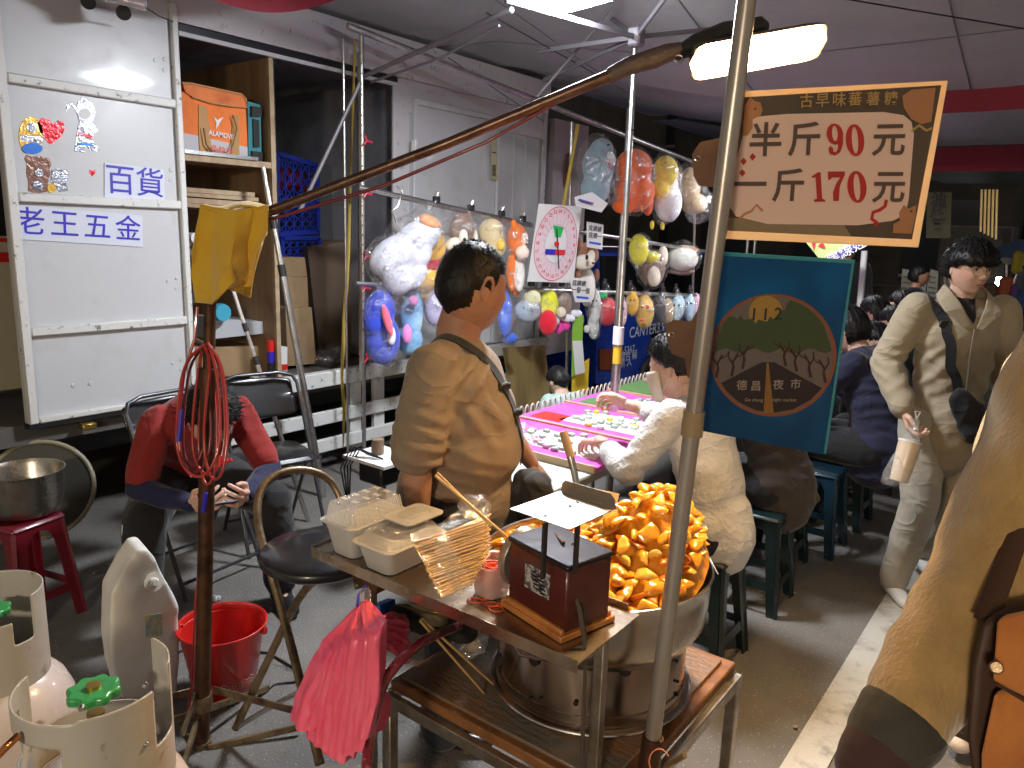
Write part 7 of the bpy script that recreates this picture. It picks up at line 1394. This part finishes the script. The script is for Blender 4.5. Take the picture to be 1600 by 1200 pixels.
# ---- vendor ----
vf = unit(_R0*.97-_F0*.08); vrz = rz_of(vf); VST = dict(STAND); VST['hed'] = (0.01, .045, 1.59); VST['nek'] = (0, .0, 1.45)
vl, vs = head_to(738, 452, 2.25, VST['hed'], vrz)
def vpost(t, J, LR, hc, hA, s):
    st = [V(-.22, -.16, 1.05), V(-.14, -.20, 1.2), V(-.04, -.19, 1.33), V(.05, -.13, 1.42), V(.10, -.05, 1.46), V(.11, .04, 1.45), V(.08, .14, 1.36), V(.04, .22, 1.22), V(.0, .28, 1.1), V(-.02, .25, 1.0)]
    m_, P_ = ribbon([q*s for q in st], J['_top'], .036*s, .003); m_.build('bag_strap', BLK, t, 60)
    for k in (28, 31): MB().box(P_[k], (.05, .02, .022), RZ(-.6), .004).build('strap_buckle', BLACKP, t)
    q0 = P_[-1]+V(.02, .03, -.06)
    sp = Soup(); sp.cap(q0, q0+V(.02, .01, -.15), .05, .08, flat=.6); sp.cap(q0+V(.03, .03, 0), q0+V(.05, .05, -.15), .045, .07); mb = sp.fuse(.008, 2); folds(mb, .008, 12, (1, 1, 1), 2); mb.build('sling_bag', BLK, t, 180)
    MB().tube(snap([V(-.09, .02, 1.50)*s, V(-.06, -.08, 1.52)*s, V(0, -.12, 1.52)*s, V(.06, -.08, 1.52)*s, V(.09, .03, 1.49)*s], J['_top'], 0.002, 20), .008*s, 8).build('neckband', bpy.data.materials['cloth_tan_shirt'], t)
TANSH = CL('tan_shirt', (.24, .18, .125), .15)
figure('heavy vendor in tan rolled sleeve shirt with black sling bag, seen from behind', vl, vrz, VST, dict(shR=(.185, -.045, 1.36), elR=(.245, -.085, 1.10), wrR=(.235, -.07, .85), shL=(-.18, -.02, 1.35), elL=(-.26, .10, 1.12), wrL=(-.20, .25, .95)), vs, SKIN, dict(m=TANSH, sleeve=.92, off=.018, amp=.0025, freq=6, st=(1, 1, 1.3), cuff=3, skirt=.06, loose=1.15, rips=[((.25, -.06, 1.08), (.1, .45, 1), .040, .009, .09), ((.18, .04, 1.26), (.1, -.9, .6), .055, .010, .12, 2), ((.15, .0, .96), (.0, .45, 1), .050, .009, .12, 4), ((.16, .12, 1.12), (.0, .8, .6), .06, .007, .10, 5)]), dict(m=JEAN, off=.02, amp=.006), dict(m=BLKSHOE), buzz, (.72, -.03, 0), 1.14, .65, None, .0085, hairkw=dict(thick=.009, amp=.002, tufts=1500, len_=.009), hs=1.20, post=vpost)
# ---- seated man in red ----
mf = unit((.95, -.32, 0)); mrz = rz_of(mf)
REDT = CL('red_tee', (.26, .015, .012)); NAVY = CL('navy_sleeve', (.009, .011, .05))
MJ = dict(pel=(0, .02, .56), wai=(0, .10, .68), che=(0, .27, .83), nek=(0, .38, .935), hed=(.0, .50, .905), sh=(.16, .30, .865), el=(.255, .40, .62), wr=(.10, .58, .585), hip=(.10, .04, .53), kn=(.25, .44, .50), an=(.28, .42, .08))
def mpost(t, J, LR, hc, hA, s):
    sp = Soup()
    for q in 'LR': E_, W2, S_ = LR['el'+q], LR['wr'+q], LR['sh'+q]; sp2 = Soup(); sp2.chain([S_+(E_-S_)*.55, E_], [.050, .046]); sp2.chain([E_, W2-(W2-E_)*.06], [.046, .036]); mb = sp2.fuse(.008, 3); folds(mb, .008, 11, (1, 1, 1), 5); mb.build('navy_sleeve', NAVY, t, 180)
    ph = V(0, .66, .60); MB().box(ph, (.072, .150, .009), headax(0, .35), .003).build('phone', BLACKP, t); MB().box(ph+headax(0, .35)[2]*.005, (.066, .140, .001), headax(0, .35)).build('phone_screen', mat('phone_screen', (.05, .06, .08), .1, emit=(.5, .6, .8), es=.6), t)
    for k in (-1, 1): 
        pts = [np.array([k*.031+.021*math.cos(a), .100, .002+.017*math.sin(a)]) @ hA+hc for a in np.arange(16)*2*math.pi/16]; MB().tube(pts, .0016, 6, closed=True).tube([np.array([k*.052, .098, .006]) @ hA+hc, np.array([k*.080, .0, .012]) @ hA+hc], .0016, 6).build('glasses', mat('gold_wire', (.5, .35, .15), .3, 1), t)
    lp = [LR['knR']+V(.075, .0, .0), LR['knR']*.5+LR['anR']*.5+V(.075, 0, 0), LR['anR']+V(.062, 0, .03)]; MB().tube(lp, .004, 6).build('side_stripe', WHITEL, t)
figure('seated man in red tee over navy sleeves, head bowed over his phone', (-3.14, 1.74, 0), mrz, MJ, None, 1.0, SKIN2, dict(m=REDT, sleeve=.82, off=.016, amp=.004, freq=8, low=True, loose=1.0, rips=[((.2, .3, .85), (1, -.4, .2), .06, .009, .16), ((-.2, .3, .85), (1, .4, -.2), .06, .009, .16, 3)]), dict(m=BLK, off=.02, amp=.005, len=.93), dict(m=BLKSHOE), longish, (-.05, -.85, 0), .93, 0, None, .009, hands=dict(L=dict(d=V(.06, .12, .03), pn=V(.8, 0, .5), side=-1, curl=.55), R=dict(d=V(-.06, .12, .03), pn=V(-.8, 0, .5), side=1, curl=.55)), hairkw=dict(thick=.026, amp=.006, tufts=900, len_=.03), face=True, post=mpost, hs=1.12)
# ---- seated row along the table ----
WF = V(-1, .12, 0); wrz = rz_of(unit(WF)); WHT = CL('white_crinkle', (.74, .73, .73), .85); 
def mask(hc, hA, s, t, m):
    def f(u, v): a = (u-.5)*2.9; z = -.008-.100*v; r = 1.0-.14*v**2; return np.array([.085*math.sin(a)*r, .010+.109*max(0, math.cos(a))**.8*r, z+.016*abs(a)*(.5-v)])*s @ hA+hc
    o = MB().grid(f, 20, 12).build('face_mask', m, t, 180); q = o.modifiers.new('s', 'SOLIDIFY'); q.thickness = .002
    for k in (-1, 1):
        for z in (-.02, -.085): MB().tube([np.array([k*.072, .045-(.01 if z < -.05 else 0), z])*s @ hA+hc, np.array([k*.084, -.015, .03 if z > -.05 else -.025])*s @ hA+hc], .0013, 6).build('ear_loop', WHITEL, t)
def wpost(t, J, LR, hc, hA, s): mask(hc, hA, s, t, mat('beige_mask', (.66, .58, .44), .8))
WS = dict(SIT); wl, ws = head_to(1054, 598, 3.02, SIT['hed'], wrz, 1.03)
figure('woman in crinkled white shirt and beige mask picking up tiles at the table', wl, wrz, WS, dict(elL=(-.24, .24, .74), wrL=(-.17, .44, .80), elR=(.20, .30, .84), wrR=(.10, .50, .90)), ws, SKIN2, dict(m=WHT, sleeve=1.58, off=.016, amp=.003, freq=11, skirt=.06, loose=1.2, cuff=1, rips=[((-.2, .22, .82), (.2, .6, 1), .045, .006, .12), ((.15, .2, .9), (0, .6, 1), .045, .006, .12, 2)]), dict(m=BLK), dict(m=BLKSHOE), updo, (.10, -.22, 0), .88, 0, None, .009, hands=dict(L=dict(d=V(.05, .12, -.03), pn=V(0, -.3, -1), side=-1, curl=.45), R=dict(d=V(0, .12, .02), pn=V(-.7, 0, -.6), side=1, curl=.8)), hairkw=dict(thick=.022, amp=.006, tufts=900, len_=.03, extra=lambda x, y, z: .012*max(0, -y)), post=wpost, hs=1.06)
def row(label, px, py, d, col, over=None, hf=buzz, hd=(0, -.25, 0), s=None, fat=1.0, fwd=WF, post=None, sk=SKIN2, top=None, thick=.016, jac=.016):
    z_ = rz_of(unit(np.array(fwd, float))); l_, s_ = head_to(px, py, d, SIT['hed'], z_, s); tp = dict(m=col, sleeve=1.85, off=jac, amp=.004, skirt=.08, rips=[((-.1, 0, .8), (.4, .3, 1), .06, .008, .2)]); tp.update(top or {})
    return figure(label, l_, z_, SIT, over, s_, sk, tp, dict(m=BLK), dict(m=BLKSHOE), hf, hd, fat, 0, None, .012, hairkw=dict(thick=thick, amp=.005, tufts=500, len_=.02), post=post)
def bagpost(t, J, LR, hc, hA, s):
    pass
BRJ = CL('brown_jacket', (.050, .038, .032), .2); row('person in dark brown jacket seated beside the white shirted woman', 1160, 590, 3.6, BRJ, s=1.02, fat=.95, jac=.022)
sp = Soup(); q0 = D(1248, 722, 3.62); sp.ell(D(1245, 760, 3.62), (.075, .07, .09)).ell(D(1238, 735, 3.62), (.045, .05, .07)).ell(D(1262, 775, 3.60), (.05, .05, .055)); mb = sp.fuse(.009, 3); folds(mb, .010, 12, (1, 1, 1), 4)
ob = thing('olive_bag', 'slouchy olive green bag hanging behind the brown jacket', 'bag', D(1245, 790, 3.62)); mb.build('bag_body', CL('olive_canvas', (.085, .075, .022)), ob, 180); MB().tube([D(1232, 730, 3.6), D(1222, 700, 3.58), D(1236, 690, 3.62), D(1252, 735, 3.64)], .006, 8).build('bag_strap', CL('olive_canvas', 0) if False else bpy.data.materials['cloth_olive_canvas'], ob)
row('big person in navy top with thin necklace, back to the aisle', 1322, 545, 4.25, CL('navy', (.018, .02, .055)), s=1.06, fat=.98, jac=.02, hf=longish)
row('boy in dark blue tee with glasses between two adults', 1364, 560, 4.75, CL('blue_tee', (.02, .04, .09)), s=.95, fat=.85)
row('person with thick black hair behind the boy', 1363, 528, 5.4, BLK, s=1.04, hf=longish)
row('adult in dark green jacket seated next to the walking man', 1392, 560, 5.25, CL('dark_green', (.022, .032, .028)), s=1.0, fat=1.05, jac=.024, hd=(.2, -.3, 0))
row('masked person with tied black hair at the far end of the table', 1404, 530, 6.0, CL('violet', (.12, .07, .2)), s=1.05, hf=longish, fwd=(-1, -.1, 0), post=lambda t, J, LR, hc, hA, s: mask(hc, hA, s, t, mat('lilac_mask', (.55, .52, .66), .8)))
# child
chz = rz_of(unit((-.9, .35, 0))); cl_, cs_ = head_to(872, 601, 4.75, SIT['hed'], chz, .66)
figure('small child in pale mint tee squatting behind the game table', cl_, chz, SIT, dict(elL=(-.26, .15, .70), wrL=(-.22, .30, .52)), cs_, SKIN2, dict(m=CL('mint_tee', (.36, .50, .44)), sleeve=.75, off=.02, amp=.004), dict(m=BLK), dict(m=BLKSHOE), buzz, (0, -.45, 0), 1.05, 0, None, .010, hairkw=dict(thick=.014, amp=.004, tufts=400, len_=.014), hs=1.22)
# ---- walking man ----
BEI = CL('beige_jacket', (.36, .295, .20), .1); CRM2 = CL('cream_trousers', (.42, .385, .31), .15)
kf = unit(-_F0+_R0*-.05); krz = rz_of(kf); KJ = dict(STAND); kl, ks = head_to(1513, 420, 3.32, KJ['hed'], krz); 
def kpost(t, J, LR, hc, hA, s):
    stp = [V(.05, -.12, 1.46), V(.11, -.05, 1.50), V(.13, .03, 1.50), V(.135, .16, 1.38), V(.12, .22, 1.26), V(.07, .24, 1.13), V(.03, .24, 1.03)]
    m_, P_ = ribbon([q*s for q in stp], J['_top'], .042*s, .002); m_.build('bag_strap', BLK, t, 60); MB().box(P_[20], (.052, .014, .03), bev=.004).build('strap_buckle', BLACKP, t)
    yy = P_[-1][1]/s+.02
    sp = Soup(); sp.cap(V(.03, yy, 1.02)*s, V(-.06, yy, .90)*s, .05*s, .08*s, flat=.55, up=(0, 1, 0)); sp.cap(V(-.06, yy, .90)*s, V(-.16, yy-.04, .95)*s, .08*s, .065*s, flat=.55, up=(0, 1, 0)); mb = sp.fuse(.008, 2); folds(mb, .008, 9, (1, 1, 1), 2); mb.build('crossbody_bag', BLK, t, 180)
    # open collar, black tee, zip
    gp = [[V((u-.5)*.10*(1-v)**.8, .06+.1*v, 1.475-.125*v)*s for v in np.linspace(0, 1, 10)] for u in np.linspace(0, 1, 9)]; tv_ = J['_top'].v[0]; gq = []
    for r_ in gp:
        for q in r_: m_i = int((((tv_-q)*V(2, .3, 2))**2).sum(1)[tv_[:, 1] > .02*s].argmin()); w_ = tv_[tv_[:, 1] > .02*s][m_i]; gq.append(V(q[0], w_[1]+.004, q[2]))
    gm_ = MB(); gm_.add(np.array(gq), [(i*10+j, (i+1)*10+j, (i+1)*10+j+1, i*10+j+1) for i in range(8) for j in range(9)]); gm_.build('black_tee', BLK, t, 180)
    for k in (-1, 1):
        P_ = [[V(k*.05, -.075, 1.50), V(k*.085, -.0, 1.515), V(k*.080, .06, 1.49), V(k*.05, .115, 1.43), V(k*.005, .145, 1.33)], [V(k*.06, -.09, 1.45), V(k*.12, .0, 1.46), V(k*.135, .07, 1.44), V(k*.125, .125, 1.40), V(k*.03, .152, 1.325)]]
        P_ = [[q*s for q in r_] for r_ in P_]; o = MB().grid(bez(P_, 4, 8, .002, k), 8, 18).build('jacket_collar', BEI, t, 180); q = o.modifiers.new('s', 'SOLIDIFY'); q.thickness = .008; q = o.modifiers.new('u', 'SUBSURF'); q.levels = 1; q.render_levels = 1
    MB().tube([V(.004, .148, 1.33)*s, V(.006, .152, 1.2)*s, V(.006, .165, 1.05)*s, V(.006, .172, .90)*s], .0035*s, 6).build('zip', mat('zip_grey', (.25, .22, .18), .4, .5), t)
    for k in (-1, 1):
        pts = [np.array([k*.031+.0225*math.cos(a), .1035-.004*abs(math.cos(a)), -.002+.020*math.sin(a)])*s @ hA+hc for a in np.arange(20)*2*math.pi/20]; MB().tube(pts, .0012, 6, closed=True).tube([np.array([k*.0535, .098, .004])*s @ hA+hc, np.array([k*.082, .0, .012])*s @ hA+hc], .0011, 6).build('glasses', mat('gold_wire', 0), t)
    MB().tube([np.array([-.009, .105, .0])*s @ hA+hc, np.array([0, .110, .004])*s @ hA+hc, np.array([.009, .105, .0])*s @ hA+hc], .0011, 6).build('glasses_bridge', mat('gold_wire', 0), t)
def bowlx(x, y, z): return .012*math.exp(-((z-.35)/.35)**2)+(.004 if y > .2 else 0)
figure('walking young man in beige jacket with round glasses and black crossbody bag', kl, krz, KJ, dict(shR=(.19, 0, 1.40), elR=(.285, -.03, 1.14), wrR=(.245, .13, .945), shL=(-.19, 0, 1.40), elL=(-.26, -.02, 1.14), wrL=(-.27, .05, .90), knR=(.10, .10, .50), anR=(.13, .02, .08), knL=(-.10, .06, .50), anL=(-.09, -.22, .14)), ks, SKIN2, dict(m=BEI, sleeve=1.93, off=.016, amp=.003, freq=6.5, st=(1, 1, .7), skirt=.14, loose=1.28, cuff=1, name='jacket', rips=[((.27, .0, 1.12), (.1, .5, 1), .045, .009, .11), ((.1, .1, 1.05), (.7, 0, .7), .07, .006, .2, 3), ((-.1, .1, 1.1), (-.7, 0, .7), .08, .006, .2, 5)]), dict(m=CRM2, off=.016, amp=.004, len=.97), dict(m=mat('white_sneaker', (.6, .58, .55), .5)), bowl, (.20, -.06, 0), 1.0, 0, None, .0085, hands=dict(R=dict(d=V(-.02, .05, -.10), pn=V(-.75, .35, .2), side=1, curl=.75, thumb=.5), L=dict(d=V(0, .03, -.1), pn=V(1, 0, 0), side=-1, curl=.4)), hairkw=dict(thick=.017, amp=.004, tufts=1500, len_=.022, extra=bowlx), face=True, post=kpost, hs=1.02)
# carried drink
dr = thing('drink_bag', 'clear plastic bag with a tall cup of milky drink in the walking man hand', 'bag', D(1415, 760, 3.13))
ct = D(1422, 692, 3.13); cbm = D(1404, 752, 3.13); MB().cyl(cbm, ct, .036, .045, 28).build('cup', mat('milky_drink', (.68, .56, .42), .35, coat=.3), dr); MB().cyl(ct, ct+unit(ct-cbm)*.008, .047, seg=28).build('cup_lid', WHITEL, dr)
hp = D(1432, 655, 3.13)
def dbf(u, v):
    a = 2*math.pi*u; c_ = hp*(1-v)+(cbm-V(0, 0, .02))*v; r = .010+.062*min(1, v*1.25)**1.2 if v < .97 else .02; w = .010*noise.noise(Vector((3*math.cos(a), 3*math.sin(a), v*4))); return c_+R*(r+w)*math.cos(a)+_F0*(r+w)*math.sin(a)*.7
MB().grid(dbf, 30, 24, cu=True).build('film', bagmat('carry_film', dens=.16, crink=16, gloss=.5, streak=.5), dr, 180); MB().tube([hp, hp+V(0, 0, .03)+R*.012, hp+V(0, 0, .035)-R*.01, hp], .003, 6).build('handle_loop', WHITEL, dr)
# ---- passer-by in front at the right edge: one sleeve and a shoulder bag in view ----
COAT = mat('fuzzy_mustard_coat', (.42, .26, .09), .95, sheen=.8, bump=(160, .7, .006), var=(26, .5, (.29, .175, .06), .2), stretch=(1, 1, .25))
cp_ = thing('person', 'passer-by in fuzzy mustard coat at the right edge, only sleeve and side visible', 'person', (.62, 1.15, 0))
S0, E0, W0 = D(1715, 600, 1.13), D(1570, 880, 1.10), D(1410, 1125, 1.02)
bd = Soup(); hb = V(.80, 1.20, 0); bd.ell(hb+V(0, 0, .95), (.17, .14, .16)).ell(hb+V(0, 0, 1.2), (.18, .13, .25)).cap(hb+V(0, 0, 1.35), S0, .08, .06).chain([S0, (S0+E0)/2, E0, W0], [.055, .048, .042, .03]).cap(hb+V(0, 0, 1.42), hb+V(0, 0, 1.56), .055).ell(hb+V(0, .02, 1.66), (.08, .10, .12)).chain([hb+V(.08, 0, .9), hb+V(.1, 0, .5), hb+V(.1, 0, .08)], [.09, .06, .04]).chain([hb+V(-.08, 0, .9), hb+V(-.1, 0, .5), hb+V(-.1, 0, .08)], [.09, .06, .04])
b = bd.fuse(.012, 3); body = MB(); body.add(b.v[0], b.f); hand(body, W0, D(1385, 1240, 1.0)-W0, -R, side=1, curl=.4, s=1); body.build('body', SKIN, cp_, 180)
sl = Soup(); sl.chain([S0+(S0-E0)*.2, S0*.6+E0*.4, E0, E0*.45+W0*.55, W0], [.120, .100, .090, .074, .056]); sl.ell(hb+V(.05, 0, 1.22), (.21, .17, .30)).cap(hb+V(0, 0, 1.35), S0, .12, .11).cap(hb+V(0, 0, 1.1), hb+V(0, 0, .72), .22, .24, flat=.8)
mb = sl.fuse(.0075, 6); [rip(mb, E0, E0-W0+R*.2, .09, .006, .13), rip(mb, E0*.3+W0*.7, E0-W0+R*.1, .06, .006, .09, 3), rip(mb, S0*.5+E0*.5, R-U*.3, .13, .010, .25, 5)]; folds(mb, .002, 5.5, (1, 1, .7), 9, ax=np.array([unit(np.cross(E0-W0, F)), unit(E0-W0), F])); mb.build('coat', COAT, cp_, 180)
dd = unit(W0-E0); sl = Soup(); sl.cap(W0+dd*.0, W0+dd*.035, .059, .055); mb = sl.fuse(.006, 2); folds(mb, .002, 14, (1, 1, 1), 2); mb.build('ribbed_cuff', CL('dark_cuff', (.045, .04, .03), .3), cp_, 180)
sl = Soup(); sl.cap(W0+dd*.03, W0+dd*.075, .053, .048); mb = sl.fuse(.006, 2); mb.build('shaded_wrist', CL('plum_shaded_skin', (.05, .018, .018)), cp_, 180)  # dark plum colour stands for the shaded skin of the hand below the cuff
bgp = thing('shoulder_bag', 'tan orange suede shoulder bag with snap flap at the right edge', 'bag', D(1590, 1200, .95)); SUE = mat('orange_suede', (.46, .16, .03), .85, sheen=.3, var=(9, .45, (.33, .10, .018)), bump=(90, .3)); BGB = mat('dark_brown_gusset', (.05, .02, .01), .6)
bq_ = lambda l, d: [D(a, b, d) for a, b in l]
def rounded_slab(name, l, d, th, m, bev): o = MB().prism(bq_(l, d), F*th*.6+R*th*.75).build(name, m, bgp, 180); q = o.modifiers.new('b', 'BEVEL'); q.width = bev; q.segments = 4; q.limit_method = 'ANGLE'; return o
rounded_slab('gusset', [(1530, 960), (1700, 930), (1720, 1330), (1520, 1290), (1503, 1150), (1512, 1040)], .93, .10, BGB, .02)
rounded_slab('front', [(1552, 1078), (1740, 1100), (1740, 1340), (1530, 1290), (1530, 1180)], .905, .03, SUE, .014); rounded_slab('flap', [(1556, 965), (1740, 930), (1740, 1115), (1600, 1092), (1548, 1068)], .895, .025, SUE, .012)
MB().cyl(D(1557, 1043, .892), D(1557, 1043, .875), .008, .006, 18).build('snap', BRONZE, bgp); MB().tube(bq_([(1556, 1068), (1600, 1094), (1740, 1118)], .892), .0022, 6).build('flap_seam', BGB, bgp)
MB().tube([D(1540, 970, .96), D(1580, 860, 1.02), D(1640, 700, 1.08), D(1700, 560, 1.12)], .014, 8, flat=.3).build('strap', BGB, bgp)
# passer-by behind, white boots showing below the coat
qz = rz_of(unit((.1, 1, 0)));
DOT = mat('dark_dotted_leggings', (.03, .022, .02), .8, var=(60, .12, (.4, .3, .25), .03)); 
figure('passer-by in cream coat, dark dotted leggings and white laced boots', (.08, 2.66, 0), qz, STAND, dict(knL=(-.13, .03, .45), anL=(-.22, .02, .10), knR=(.06, -.04, .46), anR=(.04, -.10, .10)), .93, SKIN2, dict(m=CL('cream_coat', (.45, .38, .27)), sleeve=1.9, off=.04, skirt=.34, loose=1.2, name='coat'), dict(m=DOT, off=.006), dict(m=mat('white_boot', (.62, .55, .5), .5, bump=(60, .3))), longish, (0, 0, 0), 1, 0, None, .012, hairkw=dict(thick=.03))
# far people standing in the dark
figure('person in black cap and black clothes standing by the price boards', (*PY(1410, 600, 8.0)[:2], 0), rz_of(unit((1, .2, 0))), STAND, None, .86, SKIN, dict(m=BLK, off=.03), dict(m=BLK), dict(m=BLKSHOE), longish, (0, -.1, 0), 1.0, 0, None, .016, hairkw=dict(thick=.02))
figure('dark hooded figure standing in the shadow behind the pale pole', (*PY(1298, 600, 8.4)[:2], 0), rz_of(unit((0, 1, 0))), STAND, None, .98, SKIN, dict(m=BLK, off=.04), dict(m=BLK), dict(m=BLKSHOE), buzz, (0, 0, 0), 1.1, 0, None, .016)
figure('far shopper in plain grey top walking beyond the blue stall', (*PY(1591, 600, 12.5)[:2], 0), rz_of(unit((0, 1, 0))), STAND, None, .95, SKIN2, dict(m=CL('grey_top', (.2, .2, .2))), dict(m=BLK), dict(m=BLKSHOE), longish, (0, 0, 0), 1.0, 0, None, .016)
